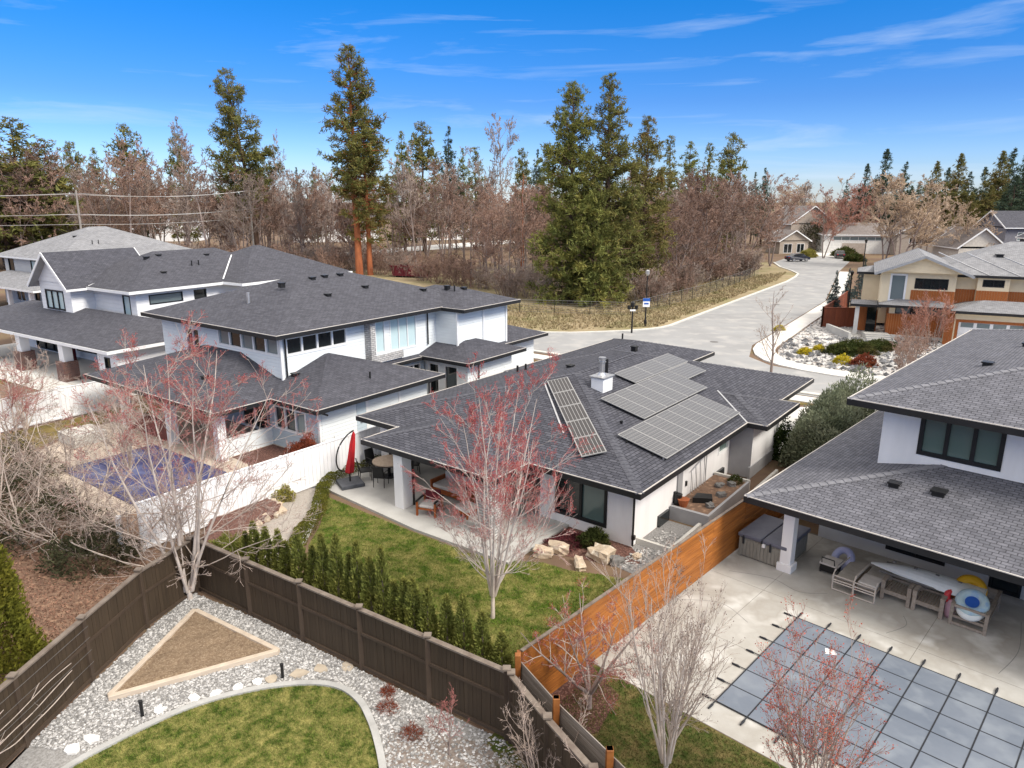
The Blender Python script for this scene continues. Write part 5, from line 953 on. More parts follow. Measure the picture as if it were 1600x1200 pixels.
# ---------------------------------------------------------------- foreground yard
kp = smooth_path([G(40, 1262), G(100, 1205), G(200, 1150), G(300, 1105), G(400, 1078), G(480, 1069), G(530, 1075), G(562, 1097), G(580, 1130), G(591, 1165), G(598, 1200), G(606, 1260), G(610, 1330)], 6)
LF = [(p[0], p[1]) for p in kp]+[(-3.0, 8.5), (-9.5, 8.5)]
sheet('lawn', LF, 0.012, LAWN_F)
tag(link('grass', grass_mesh(rng, scatter([p for p in LF if p[1] > 9.5]+[(-2.2, 9.5), (-8.5, 9.5)], 2600, rng), 0.045, 0.006, LAWN_F, 0.012)), 'patchy green and yellow lawn grass inside the curved kerb', 'grass', kind='stuff')
ribbon('lawn_kerb', kp, 0.16, 0.0, 0.07, KERB_G)
tri = [G(305, 958), G(435, 1022), G(170, 1095)]
yard = [left[5], left[3], (-10.45, 18.1), (-10.05, 20.0), (-7.7, 18.65), (-0.15, 13.65), (0.7, 12.2), (2.5, 9.0)]
sheet('gravel_bed', yard, 0.005, GRAVELB)
holes = [LF, tri]
P = scatter([p for p in yard if p[1] > 9.1]+[], 560, rng, holes); P = P[P[:, 1] > 10]
dark = (P[:, 0] > -2.6) & (P[:, 1] < 14.4) & (rng.uniform(0, 1, len(P)) < 0.55)
tag(link('gravel', rocks_mesh(rng, P[~dark], 0.022, 0.05, ROCK, 0.006)), 'loose pale grey river rock along the brown fences', 'gravel', kind='stuff')
sheet('dirt_patch', [(-2.9, 14.2), (-0.6, 13.6), (0.4, 12.2), (1.6, 9.6), (-2.6, 9.6)], 0.009, PM('stony_dirt', (0.15, 0.115, 0.095), (0.27, 0.235, 0.21), 0.95, 9, detail=9, bump=0.8, bscale=40))
bed = thing('planting_bed', 'triangular raised bed of bare soil edged with pale timber', 'planting bed', (*tri[0], 0)); tr_ = [(p[0]-tri[0][0], p[1]-tri[0][1]) for p in tri]
for i in range(3):
    a, c = tr_[i], tr_[(i+1) % 3]; d = Vector((c[0]-a[0], c[1]-a[1], 0)).normalized()*(0.05 if i != 1 else 0.0); bevel(MB().beam((a[0]+d.x, a[1]+d.y, 0.075+0.002*i), (c[0]-d.x*0, c[1]-d.y*0, 0.075+0.002*i), 0.14, 0.15).build('timber_edge', TIMBER, bed), 0.01, 1)
b = MB(); gx = 14
def tri_pt(i, j): a, b_, c = tr_; s, t = i/gx, j/gx; return (a[0]+(b_[0]-a[0])*s+(c[0]-a[0])*t, a[1]+(b_[1]-a[1])*s+(c[1]-a[1])*t, 0.10+0.03*math.sin(i*1.7+j)*math.cos(j*1.3)+rnd.uniform(-0.012, 0.012))
pts_ = {(i, j): tri_pt(i, j) for i in range(gx+1) for j in range(gx+1-i)}
for i in range(gx):
    for j in range(gx-i):
        b.face([pts_[i, j], pts_[i, j+1], pts_[i+1, j]])
        if i+j < gx-1: b.face([pts_[i+1, j], pts_[i, j+1], pts_[i+1, j+1]])
b.build('soil', SOIL, bed)
def flagstone(px, py, r, mat, label, z=0.045, group=None):
    x, y = G(px, py); n = rnd.choice((6, 7)); poly = [(r*rnd.uniform(0.55, 1.25)*math.cos(2*math.pi*k/n), r*0.75*rnd.uniform(0.75, 1.2)*math.sin(2*math.pi*k/n)) for k in range(n)]
    o = bevel(MB().prism(poly, 0, z+rnd.uniform(-0.008, 0.012)).build('flagstone', mat), 0.012, 1); o.location = (x, y, 0); o.rotation_euler = (0, 0, rnd.uniform(0, 3)); return tag(o, label, 'stepping stone', group)
for px, py in ((250, 1110), (303, 1092), (143, 1155), (113, 1172), (402, 1066), (372, 1074), (338, 1085)): flagstone(px, py, 0.2, FLAG_W, 'white flat stone lying along the curved lawn kerb', group='white stones along the lawn kerb')
for px, py in ((466, 1054), (499, 1047), (543, 1043), (425, 1062)): flagstone(px, py, 0.24, FLAG_T, 'tan flagstone in the gravel by the path light', group='tan flagstones in the gravel')
for px, py, hh_, lb in ((223, 1120, 0.42, 'short black path light by the point of the soil bed'), (442, 1060, 0.40, 'short dark path light beside the tan flagstones')):
    l = thing('path_light', lb, 'path light', G(px, py)); MB().tube([(0, 0, 0), (0, 0, hh_)], 0.04, 10).build('post', BLACKM, l); MB().tube([(0, 0, hh_-0.02), (0, 0, hh_+0.03)], 0.05, 10).build('cap', BLACKM, l)
# wires and vine on the left fence
vn = thing('climbing_vine', 'bare grey vine trained on wires along the brown fence', 'vine', (-10.85, 14.0, 0))
for z in (0.6, 0.95, 1.3, 1.62): MB().tube([(-0.25, -4.2, z), (0.20, 1.75, z)], 0.005, 4).build('wire', RUBBER, vn)
for k in range(4):
    z0 = 0.7+0.25*k; pp = [(-0.22+0.085*j*0.6+0.12+rnd.uniform(-0.03, 0.03), -3.6+j*0.62+rnd.uniform(-0.1, 0.1), z0+0.09*math.sin(j*0.9+k*1.3)+rnd.uniform(-0.06, 0.06)) for j in range(8 if k < 3 else 5)]
    MB().tube(smooth_path(pp, 4), 0.014-0.002*k, 5).build('stem', BARK_P, vn, True)
    for j in range(1, len(pp)-1, 2): p = pp[j]; MB().tube([p, (p[0]+0.15, p[1]+rnd.uniform(-0.3, 0.3), p[2]+rnd.uniform(0.1, 0.35)), (p[0]+0.2, p[1]+rnd.uniform(-0.4, 0.4), p[2]+rnd.uniform(0.2, 0.5))], [0.009, 0.006, 0.003], 4).build('shoot', BARK_P, vn)

# ---------------------------------------------------------------- neighbour's leafy plot on the left
plot = [(-11.2, 9), (-10.9, 14), (-10.6, 18.2), (-10.3, 20.6), (-12.6, 22.9), (-16.0, 28.0), (-40, 52), (-60, 30), (-30, 9)]
sheet('leafy_ground', plot, 0.005, LEAFLIT)
P = scatter([(-11.3, 10), (-10.9, 16), (-10.7, 20), (-13.5, 23), (-22, 27), (-24, 14), (-16, 9)], 260, rng)
V, T, rr_ = leaf_tris(rng, np.concatenate([P, rng.uniform(0.01, 0.05, (len(P), 1))], 1), 0.06, 0.028); tag(link('fallen_leaves', npmesh('fallen_leaves', V, T=T, rnd=rr_, mats=[LITTER])), 'brown fallen leaves under the tangled bare shrubs', 'leaves', kind='stuff')

# ---------------------------------------------------------------- main garden
slab = [(-2.7, 3.4), (-2.85, 7.7), (-2.45, 13.6), (-1.6, 14.2), (4.6, 14.2), (4.6, 3.4)]
sheet('patio_slab', [FM.w(*p) for p in slab][::-1], 0.10, CONC_P, thick=0.10)
sheet('dark_gravel_strip', [FM.w(-6.5, 14.6), FM.w(-2, 15.9), FM.w(14, 16.0), FM.w(14, 13.6), FM.w(1.8, 14.3), FM.w(-2.4, 13.9)], 0.006, PM('dark_gravel', (0.17, 0.17, 0.18), (0.11, 0.11, 0.115), 0.95, 20, detail=8, bump=0.9, bscale=40))
LM = [FM.w(-2.85, 13.0), FM.w(-2.95, 7.7), FM.w(-2.8, 4.2), G(850, 880), G(890, 892), G(935, 898), G(975, 905), G(1000, 898), (5.2, 20.4), (4.0, 18.6), (0.9, 15.25), (0.2, 15.35), (-1.8, 16.9), (-6.2, 19.9), FM.w(-6.0, 9.9), FM.w(-4.6, 11.0), FM.w(-3.5, 12.2)]
sheet('back_lawn', LM, 0.012, LAWN_M)
tag(link('grass', grass_mesh(rng, scatter(LM, 1300, rng), 0.05, 0.009, LAWN_M, 0.012)), 'green back lawn grass between the patio and the thuja row', 'grass', kind='stuff')
sheet('thuja_bed', [(-9.6, 20.7), (-9.2, 22.6), (-6.3, 20.0), (-1.8, 17.0), (0.2, 15.4), (0.6, 14.9), (0.1, 14.0), (-0.3, 13.9)], 0.008, MULCH)
P = scatter([(-8.5, 20.9), (-6.4, 19.95), (-1.8, 16.95), (0.3, 15.3), (0.1, 14.9), (-6.5, 19.2)], 160, rng); tag(link('bed_stones', rocks_mesh(rng, P, 0.03, 0.06, ROCK, 0.01)), 'pale stones edging the thuja bed', 'gravel', kind='stuff')
bedp = [FM.w(1.0, 4.7), FM.w(-0.9, 4.6), FM.w(-1.1, 2.6), FM.w(-0.6, 0.9), FM.w(0.2, -0.2), FM.w(1.0, 0.75)]
sheet('mulch_bed', bedp, 0.014, MULCH)
sheet('corner_gravel', [FM.w(-0.5, 0.8), FM.w(-0.7, -0.6), FM.w(1.0, -1.1), FM.w(3.8, -0.95), FM.w(3.8, 0.74), FM.w(1.0, 0.74)], 0.010, PM('grey_gravel', (0.30, 0.29, 0.285), (0.17, 0.165, 0.16), 0.95, 18, detail=8, bump=0.9, bscale=40))
P = scatter([FM.w(-0.5, 0.7), FM.w(-0.6, -0.6), FM.w(1.0, -1.0), FM.w(3.0, -0.9), FM.w(3.0, 0.5), FM.w(1.0, 0.5)], 120, rng); tag(link('corner_stones', rocks_mesh(rng, P, 0.03, 0.07, ROCK, 0.01)), 'grey crushed stone at the house corner beside the cedar fence', 'gravel', kind='stuff')
# pea gravel path with pale edging
pg = [G(500, 764), G(470, 762), G(447, 779), G(420, 795), G(405, 815), G(380, 845), G(395, 880), G(430, 890), G(458, 866), G(478, 836), G(489, 806), G(497, 778)]
sheet('gravel_path', pg, 0.010, PEA)
ribbon('path_edging', smooth_path([G(499, 768), G(492, 805), G(480, 835), G(462, 862), G(440, 885)], 5), 0.22, 0.0, 0.06, KERB)
rb = thing('rock_edged_bed', 'raised bed of red brown mulch held by pale rocks at the white fence', 'planting bed', G(385, 820)); o_ = G(385, 820); rel = lambda px, py: (G(px, py)[0]-o_[0], G(px, py)[1]-o_[1])
MB().prism([rel(*p) for p in ((318, 850), (330, 822), (410, 785), (440, 797), (436, 806), (388, 832), (378, 858), (340, 880))], 0, 0.28).build('mulch', MULCH, rb)
def boulder(name, parent, x, y, rx, ry, rz_, mat, seed):
    bm = bmesh.new(); bmesh.ops.create_cube(bm, size=1.7); bmesh.ops.subdivide_edges(bm, edges=bm.edges[:], cuts=2, use_grid_fill=True); r_ = random.Random(seed)
    ph = [r_.uniform(0, 6) for _ in range(6)]
    for v in bm.verts:
        c = v.co; k = (1.35/max(c.length, 0.5))**0.45*(1+0.16*math.sin(c.x*3+ph[0])+0.13*math.sin(c.y*4+ph[1])+0.10*math.sin(c.z*5+c.x*3+ph[2])+r_.uniform(-0.09, 0.09)); v.co = Vector((c.x*rx*k, c.y*ry*k, max(c.z, -0.5)*rz_*k*0.85))
    me = bpy.data.meshes.new(name); bm.to_mesh(me); bm.free(); me.materials.append(mat); o = link(name, me, parent); o.location = (x, y, rz_*0.42); o.rotation_euler = (0, 0, r_.uniform(0, 3)); return o
for i, (px, py) in enumerate(((385, 850), (384, 838), (390, 830), (402, 823), (414, 815), (427, 808), (438, 802), (436, 795), (425, 790))): boulder('edge_rock', rb, *rel(px, py), 0.22, 0.15, 0.2, BOULD, i)
for i, (px, py, s, lb) in enumerate(((938, 872, 0.55, 'large tan boulder at the end of the red mulch bed'), (872, 862, 0.5, 'flat pale boulder edging the mulch bed beside the lawn'), (905, 885, 0.35, 'low tan stone edging between lawn and mulch'), (850, 868, 0.4, 'pale stone edging the mulch by the stone pillar'), (965, 880, 0.34, 'grey rock lying in the corner gravel'), (995, 872, 0.22, 'small pale rock at the kerb of the window well'))):
    tag(boulder('boulder', None, *G(px, py), s*0.85, s*0.5, s*0.55, BOULD if i != 4 else ROCK, 40+i), lb, 'boulder')
# planter, window wells and pots along the right wall
pl = thing('raised_planter', 'grey walled planter of soil between house wall and cedar fence', 'planter', (*FM.O, 0), R(FM.deg))
MB().box(3.95, 4.1, -0.85, 0.7, 0, 0.55).build('planter_wall', STUCCO_G, pl); MB().box(4.1, 8.2, -0.85, -0.75, 0, 0.55).build('planter_wall', STUCCO_G, pl); MB().box(8.2, 8.32, -0.85, 0.7, 0, 0.6).build('planter_wall', KERB, pl); MB().box(4.1, 8.2, -0.75, 0.69, 0, 0.5).build('soil', LEAFLIT, pl)
for k, (u0, u1) in enumerate(((1.35, 3.9), (8.4, 11.2))):
    wl = thing('window_well', ['pale concrete window well kerb by the front corner', 'concrete window well by the grey bump-out wall'][k], 'window well', (*FM.O, 0), R(FM.deg)); MB().box(u0, u1, -0.62 if k == 0 else -1.1, -0.5 if k == 0 else -0.98, 0, 0.22).build('kerb', KERB, wl); MB().box(u0, u0+0.12, -0.5, 0.74, 0, 0.22).build('kerb', KERB, wl) if k == 0 else None
pt = thing('flower_pot', 'terracotta pot standing on the raised planter', 'pot', (*FM.w(4.35, 0.35), 0.5)); MB().tube([(0, 0, 0), (0, 0, 0.26), (0, 0, 0.3)], [0.14, 0.22, 0.24], 14).build('pot', TERRA, pt); MB().tube([(0, 0, 0.24), (0, 0, 0.285)], 0.2, 14).build('soil', SOIL, pt)
tb = MB().prism([(-0.4, -0.2), (0.35, -0.3), (0.45, 0.15), (-0.1, 0.3)], 0, 0.22).build('tarp_bundle', BLACKM); tb.location = (*FM.w(5.25, 0.0), 0.5); tag(bevel(tb, 0.08, 3), 'black tarpaulin bundle on the planter soil', 'tarp')
for i, (u, v) in enumerate(((7.1, 0.0), (7.5, -0.35), (6.2, -0.45), (4.9, -0.5))): boulder('planter_rock', pl, u, v, 0.2, 0.14, 0.14, ROCK, 70+i).location = (u, v, 0.54)
# ------------------------------------------------------ patio furniture
def chair_black(label, loc, rz, group):
    c = thing('patio_chair', label, 'chair', loc, rz, group); MB().box(-0.25, 0.25, -0.25, 0.25, 0.41, 0.45).build('seat', BLACKM, c)
    for x in (-0.24, 0.24):
        MB().tube([(x, -0.24, 0), (x, -0.24, 0.63), (x, 0.2, 0.66)], 0.018, 6).build('arm', BLACKM, c); MB().tube([(x, 0.28, 0), (x, 0.24, 0.45), (x*0.95, 0.34, 0.95)], 0.018, 6).build('leg', BLACKM, c)
    b = MB(); b.face([(-0.23, 0.25, 0.45), (0.23, 0.25, 0.45), (0.21, 0.35, 0.96), (-0.21, 0.35, 0.96)]); b.face([(-0.23, 0.28, 0.45), (-0.21, 0.38, 0.96), (0.21, 0.38, 0.96), (0.23, 0.28, 0.45)]); b.face([(-0.21, 0.35, 0.96), (0.21, 0.35, 0.96), (0.21, 0.38, 0.96), (-0.21, 0.38, 0.96)])
    b.build('backrest', BLACKM, c); return c
tx, ty = FM.w(0.15, 12.35)
tb = thing('dining_table', 'round stone topped dining table on the covered patio', 'table', (tx, ty, 0.1)); MB().tube([(0, 0, 0.70), (0, 0, 0.745)], 0.72, 28).build('table_top', TABLET, tb); MB().tube([(0, 0, 0.66), (0, 0, 0.70)], 0.70, 28).build('rim', BLACKM, tb); MB().tube([(0, 0, 0), (0, 0, 0.03)], 0.32, 16).build('foot', BLACKM, tb); MB().tube([(0, 0, 0.02), (0, 0, 0.68)], 0.07, 10).build('pedestal', BLACKM, tb)
for k in range(6):
    a = R(20+60*k); chair_black('black metal patio armchair at the round stone table', (tx+1.05*math.cos(a), ty+1.05*math.sin(a), 0.1), a-R(90), 'chairs round the patio table')
sf = thing('outdoor_sofa', 'pale cushioned outdoor sofa under the patio roof', 'sofa', (*FM.w(0.35, 8.55), 0.1), R(FM.deg+180))
MB().box(-0.42, 0.42, -1.0, 1.0, 0.12, 0.3).build('frame', ORWOOD, sf); bevel(MB().box(-0.40, 0.40, -0.95, -0.01, 0.3, 0.46).build('seat_cushion', CUSH, sf), 0.04); bevel(MB().box(-0.40, 0.40, 0.01, 0.95, 0.3, 0.46).build('seat_cushion', CUSH, sf), 0.04)
for y0, y1 in ((-0.95, -0.01), (0.01, 0.95)): bevel(MB().box(-0.52, -0.36, y0, y1, 0.42, 0.88).build('back_cushion', CUSH, sf), 0.05)
for y in (-1.02, 1.02): MB().box(-0.45, 0.42, y-0.04, y+0.04, 0.0, 0.6).build('arm', ORWOOD, sf)
bevel(MB().box(-0.2, 0.12, 0.45, 0.85, 0.46, 0.60).build('cushion', MAROON, sf), 0.05)
ac = thing('wooden_armchair', 'orange hardwood armchair with pale cushion at the patio edge', 'armchair', (*FM.w(-1.5, 8.25), 0.1), R(FM.deg+200))
bevel(MB().box(-0.32, 0.32, -0.32, 0.32, 0.32, 0.44).build('seat_cushion', CUSH, ac), 0.04); bevel(MB().box(-0.42, -0.30, -0.32, 0.32, 0.4, 0.86).build('back_cushion', MAROON, ac), 0.04)
for y in (-0.38, 0.38):
    MB().box(-0.42, 0.4, y-0.035, y+0.035, 0.58, 0.63).build('arm', BLACKM, ac)
    for x in (-0.38, 0.34): MB().box(x-0.035, x+0.035, y-0.035, y+0.035, 0, 0.58).build('leg', ORWOOD, ac)
for z in (0.12, 0.24, 0.36, 0.48): MB().box(-0.40, -0.37, -0.36, 0.36, z, z+0.07).build('back_slat', ORWOOD, ac)
MB().box(-0.38, 0.34, -0.36, 0.36, 0.26, 0.32).build('seat_frame', ORWOOD, ac)
ot = thing('ottoman', 'pale cushioned ottoman before the outdoor sofa', 'ottoman', (*FM.w(-0.75, 7.0), 0.1), R(FM.deg)); bevel(MB().box(-0.35, 0.35, -0.35, 0.35, 0.26, 0.44).build('cushion', CUSH, ot), 0.06); MB().box(-0.33, 0.33, -0.33, 0.33, 0.16, 0.26).build('frame', ORWOOD, ot)
for x in (-0.3, 0.3):
    for y in (-0.3, 0.3): MB().box(x-0.03, x+0.03, y-0.03, y+0.03, 0, 0.17).build('leg', ORWOOD, ot)
um = thing('cantilever_umbrella', 'closed red cantilever umbrella on a dark slab base by the patio', 'umbrella', (*FM.w(-1.55, 12.95), 0.1)); bevel(MB().box(-0.5, 0.5, -0.5, 0.5, 0, 0.17).build('base', DKPLAST, um), 0.03); um.rotation_euler = (0, 0, R(28))
MB().tube([(0, 0, 0.15), (0, 0, 0.75)], 0.035, 8).build('stand', BLACKM, um)
MB().tube(smooth_path([(0, 0, 0.6), (-0.42, 0.05, 0.75), (-0.52, 0.06, 1.2), (-0.38, 0.05, 1.75), (-0.05, 0.02, 2.2), (0.28, 0, 2.42)], 5), 0.032, 8).build('mast', BLACKM, um, True)
b = MB(); n = 10; rings = []
for z, r_, x in ((2.36, 0.03, 0.27), (2.25, 0.08, 0.26), (1.8, 0.13, 0.19), (1.2, 0.16, 0.10), (0.85, 0.19, 0.04), (0.62, 0.20, 0.0), (0.55, 0.14, 0.0)): rings.append((z, r_, x))
pts_ = [[(x+r_*(1 if k % 2 else 0.72)*math.cos(2*math.pi*k/n), r_*(1 if k % 2 else 0.72)*math.sin(2*math.pi*k/n), z) for k in range(n)] for z, r_, x in rings]
for i in range(len(pts_)-1):
    for k in range(n): b.face([pts_[i][k], pts_[i+1][k], pts_[i+1][(k+1) % n], pts_[i][(k+1) % n]])
b.face(pts_[0]); b.face(pts_[-1][::-1]); b.build('canopy', REDC, um)

# ---------------------------------------------------------------- pool terrace on the right
tr = sheet('terrace_base', [FRr.w(*p) for p in ((-7.22, 0.92), (4.5, 0.92), (4.5, -20), (-7.22, -20))][::-1], 0.006, PM('joint_dark', (0.16, 0.145, 0.125), None, 0.9)); 
us = [-7.22, -3.85, -0.58, 4.39]; vs = [0.9, -1.05, -5.45, -9.8, -14.2, -20]
for i in range(3):
    for j in range(5):
        a, c = us[i]+0.006, us[i+1]-0.006; e, f = vs[j+1]+0.006, vs[j]-0.006
        MB().prism([(*FRr.w(a, e),), (*FRr.w(c, e),), (*FRr.w(c, f),), (*FRr.w(a, f),)], -0.05, 0.012).build('slab', CONC, tr)
for k_, path in enumerate((((-0.2, 0.3), (0.3, -0.9), (0.1, -1.9), (0.6, -2.6)), ((-0.4, -4.6), (0.4, -4.9), (0.9, -4.7)), ((-0.3, -7.3), (1.2, -7.5), (2.9, -7.3)), ((-3.0, 0.7), (-2.2, -0.4), (-2.6, -1.5)))):
    ribbon('crack', [FRr.w(*p) for p in smooth_path(path, 6)], 0.014, 0.008, 0.0145, ASPH_T, tr)
pc = thing('pool_cover', 'blue grey safety pool cover held by a grid of black straps', 'pool cover', (*FRr.O, 0.03), R(FRr.deg)); sp_ = 0.823; u0, v0 = -1.42, -2.47; NR_, NC_ = 6, 13
me = MB().box(0.006, sp_-0.006, 0.006, sp_-0.006, 0.0, 0.015).mesh('cover_panel', COVER)
for i in range(NR_):
    for j in range(NC_):
        q = link('cover_panel', me, pc); q.location = (u0-(i+1)*sp_, v0-(j+1)*sp_, 0)
for j in range(NC_+1): MB().box(u0-NR_*sp_-0.16, u0+0.2, v0-j*sp_-0.015, v0-j*sp_+0.015, 0.010, 0.024).build('strap', STRAP, pc)
for i in range(NR_+1): MB().box(u0-i*sp_-0.014, u0-i*sp_+0.014, v0-NC_*sp_-0.2, v0+0.2, 0.012, 0.021).build('strap', STRAP, pc)
def spring(u, v, du, dv): MB().tube([(u, v, 0.0), (u+du*0.06, v+dv*0.06, 0.012), (u+du*0.22, v+dv*0.22, 0.01)], [0.022, 0.032, 0.022], 7).build('anchor_spring', STRAP, pc)
for j in range(NC_+1): spring(u0+0.18, v0-j*sp_, 1, 0); spring(u0-NR_*sp_-0.14, v0-j*sp_, -1, 0)
for i in range(NR_+1): spring(u0-i*sp_, v0+0.18, 0, 1)
b = MB(); b.prism([(-2.35, -3.62), (-2.3, -3.85), (-2.45, -3.98), (-2.6, -3.72)], 0.016, 0.022); b.build('patch', WHITE, pc)
ht = thing('hot_tub', 'square hot tub with slate blue folding cover beside the cedar fence', 'hot tub', (*FRr.O, 0.012), R(FRr.deg))
bevel(MB().box(1.05, 3.0, -1.0, 0.62, 0.0, 0.72).build('cabinet', TUBW, ht), 0.08, 3)
for k in range(12): MB().box(1.035, 1.06, -0.90+k*0.125, -0.90+k*0.125+0.10, 0.06, 0.66).build('slat', TUBW, ht)
for k in range(14): MB().box(1.17+k*0.125, 1.17+k*0.125+0.10, -1.015, -0.99, 0.06, 0.66).build('slat', TUBW, ht)
for v in (-0.98, 0.55): MB().box(1.03, 1.1, v-0.04, v+0.06, 0.0, 0.7).build('corner_post', TUBW, ht)
bevel(MB().box(1.0, 3.05, -0.18, 0.67, 0.72, 0.86).build('cover_half', TUBC, ht), 0.04, 2); bevel(MB().box(1.0, 3.05, -1.05, -0.20, 0.72, 0.86).build('cover_half', TUBC, ht), 0.04, 2); MB().box(0.99, 3.06, -0.215, -0.165, 0.70, 0.80).build('hinge_strap', STRAP, ht)
for v in (-0.5, 0.45): MB().box(0.985, 1.01, v-0.03, v+0.03, 0.5, 0.8).build('strap', STRAP, ht)
MB().box(0.97, 1.03, -0.32, -0.22, 0.60, 0.72).build('control_panel', WHITE, ht)
# teak armchairs etc. (local -Y looks at the pool)
RZ = R(FRr.deg-90)
def place(u, v, z=0.012): return (*FRr.w(u, v), z)
def teak_chair(label, u, v):
    c = thing('teak_armchair', label, 'armchair', place(u, v), RZ, None); w = 0.41
    for x in (-w+0.045, w-0.045):
        for y in (0.05, 0.80): bevel(MB().box(x-0.055, x+0.055, y-0.05, y+0.05, 0, 0.62).build('leg', TEAK, c), 0.006, 1)
        MB().box(x-0.06, x+0.06, 0.0, 0.86, 0.60, 0.645).build('arm', TEAK, c); MB().box(x-0.02, x+0.02, 0.1, 0.75, 0.22, 0.32).build('side_rail', TEAK, c)
    MB().box(-w+0.1, w-0.1, 0.0, 0.05, 0.24, 0.36).build('front_rail', TEAK, c)
    for k in range(9): MB().box(-w+0.11, w-0.11, 0.07+k*0.075, 0.07+k*0.075+0.045, 0.33, 0.355).build('seat_slat', TEAK, c) if False else MB().box(-w+0.11+k*0.07, -w+0.11+k*0.07+0.04, 0.05, 0.74, 0.33, 0.355).build('seat_slat', TEAK, c)
    for k in range(4): MB().beam((-w+0.1, 0.76+0.02*k, 0.42+0.10*k), (w-0.1, 0.76+0.02*k, 0.42+0.10*k), 0.03, 0.07).build('back_slat', TEAK, c)
    return c
teak_chair('weathered teak armchair without cushions next to the loungers', 1.42, -4.28); teak_chair('weathered teak armchair without cushions next to the pool floats', 1.42, -5.16)
def lounger(label, u, v, back):
    c = thing('lounge_chair', label, 'lounge chair', place(u, v), RZ); w = 0.31; LG = PM('sun_bleached_frame', (0.52, 0.47, 0.42), (0.44, 0.39, 0.35), 0.7, 5) if 'LG_' not in globals() else globals()['LG_']; globals()['LG_'] = LG
    for x in (-w, w): MB().tube([(x, 0.0, 0.02), (x, -0.02, 0.5), (x, 0.15, 0.62), (x, 1.3, 0.55), (x, 1.75, 0.5), (x, 1.75, 0.02)], 0.024, 7).build('side_frame', LG, c)
    for z in (0.03, 0.28, 0.36, 0.50): MB().tube([(-w, -0.01, z), (w, -0.01, z)], 0.022, 6).build('cross_bar', LG, c)
    MB().box(-w, w, 0.05, 1.7, 0.30, 0.34).build('deck', TEAK, c); bevel(MB().box(-w+0.04, w-0.04, 0.12, 1.65, 0.34, 0.43).build('cushion', CUSHD, c), 0.03)
    if back: bevel(MB().box(-w+0.05, w-0.05, 0.15, 0.85, 0.43, 0.50).build('folded_cushion', CUSH, c), 0.03)
    return c
lounger('pale framed lounge chair with dull cushion nearest the hot tub', 0.98, -2.90, False); lounger('pale framed lounge chair with folded pad beside the teak armchair', 0.95, -3.54, True)
s = thing('teak_sofa', 'weathered teak sofa frame holding inflatable pool toys', 'sofa', place(1.38, -6.22), RZ); w = 0.43
for x in (-w, w):
    for y in (0.03, 1.75): MB().box(x-0.045, x+0.045, y-0.045, y+0.045, 0, 0.64).build('leg', TEAK, s)
    MB().box(x-0.05, x+0.05, 0, 1.8, 0.62, 0.66).build('arm', TEAK, s); MB().box(x-0.02, x+0.02, 0.05, 1.75, 0.24, 0.32).build('side_rail', TEAK, s)
for z in (0.06, 0.28, 0.62): MB().box(-w, w, 0.0, 0.05, z-0.035, z+0.035).build('end_rail', TEAK, s)
for k in range(9): MB().box(-w+0.02, w-0.02, 0.12+k*0.19, 0.12+k*0.19+0.11, 0.32, 0.345).build('seat_slat', TEAK, s)
MB().box(-w, w, 1.72, 1.78, 0.3, 0.66).build('back_panel', TEAK, s)
def torus(name, Rr, r, mats, parent, rot=(0, 0, 0), loc=(0, 0, 0), n=28, m=12, sz=1.0):
    b = MB()
    for i in range(n):
        for j in range(m):
            q = []
            for (ii, jj) in ((i, j), (i+1, j), (i+1, j+1), (i, j+1)):
                a, c = 2*math.pi*ii/n, 2*math.pi*jj/m; q.append(((Rr+r*math.cos(c))*math.cos(a), (Rr+r*math.cos(c))*math.sin(a), r*math.sin(c)*sz))
            b.face(q, 0)
    o = b.build(name, mats, parent, True); o.rotation_euler = rot; o.location = loc; return o
fl = thing('pool_float', 'pale teal round pool float with blue centre on the sofa frame', 'pool float', place(1.72, -6.20, 0.66), RZ); o = torus('ring', 0.30, 0.13, TEALP, fl, (R(38), 0, 0), (0, 0, 0.06)); d_ = MB().tube([(0, 0, -0.03), (0, 0, 0.04)], 0.24, 20).build('centre', BLUEP, fl); d_.rotation_euler = (R(38), 0, 0); d_.location = (0, 0, 0.06); o = torus('lower_ring', 0.27, 0.11, KAYW, fl, (R(38), 0, 0), (0, -0.08, -0.10))
fl = thing('pool_float', 'bright yellow inflatable lying behind the teal float', 'pool float', place(2.45, -6.0, 0.60), RZ); o = torus('tube', 0.28, 0.15, YEL, fl, (R(62), R(15), 0), (0, 0, 0.16), sz=1.2)
fl = thing('pool_float', 'pink and red inflatable tucked between armchair and sofa', 'pool float', place(1.75, -5.68, 0.10), RZ); b = MB().tube([(0, 0, -0.08), (0.0, 0, 0.05), (0.02, 0, 0.3), (0.02, 0, 0.48)], [0.10, 0.14, 0.15, 0.08], 12); b.build('body', PINK, fl, True); o = torus('red_ring', 0.17, 0.09, REDP, fl, (R(65), 0, R(30)), (0.02, 0.15, 0.52)); o = torus('orange_ring', 0.15, 0.07, TERRA, fl, (R(60), 0, 0), (0.0, 0.42, 0.58))
fl = thing('pool_float', 'lilac inflatable ring behind the lounge chair by the wall', 'pool float', place(2.55, -2.35, 0.0), RZ); o = torus('ring', 0.28, 0.12, LILAC, fl, (R(58), 0, R(-20)), (0, 0, 0.38))
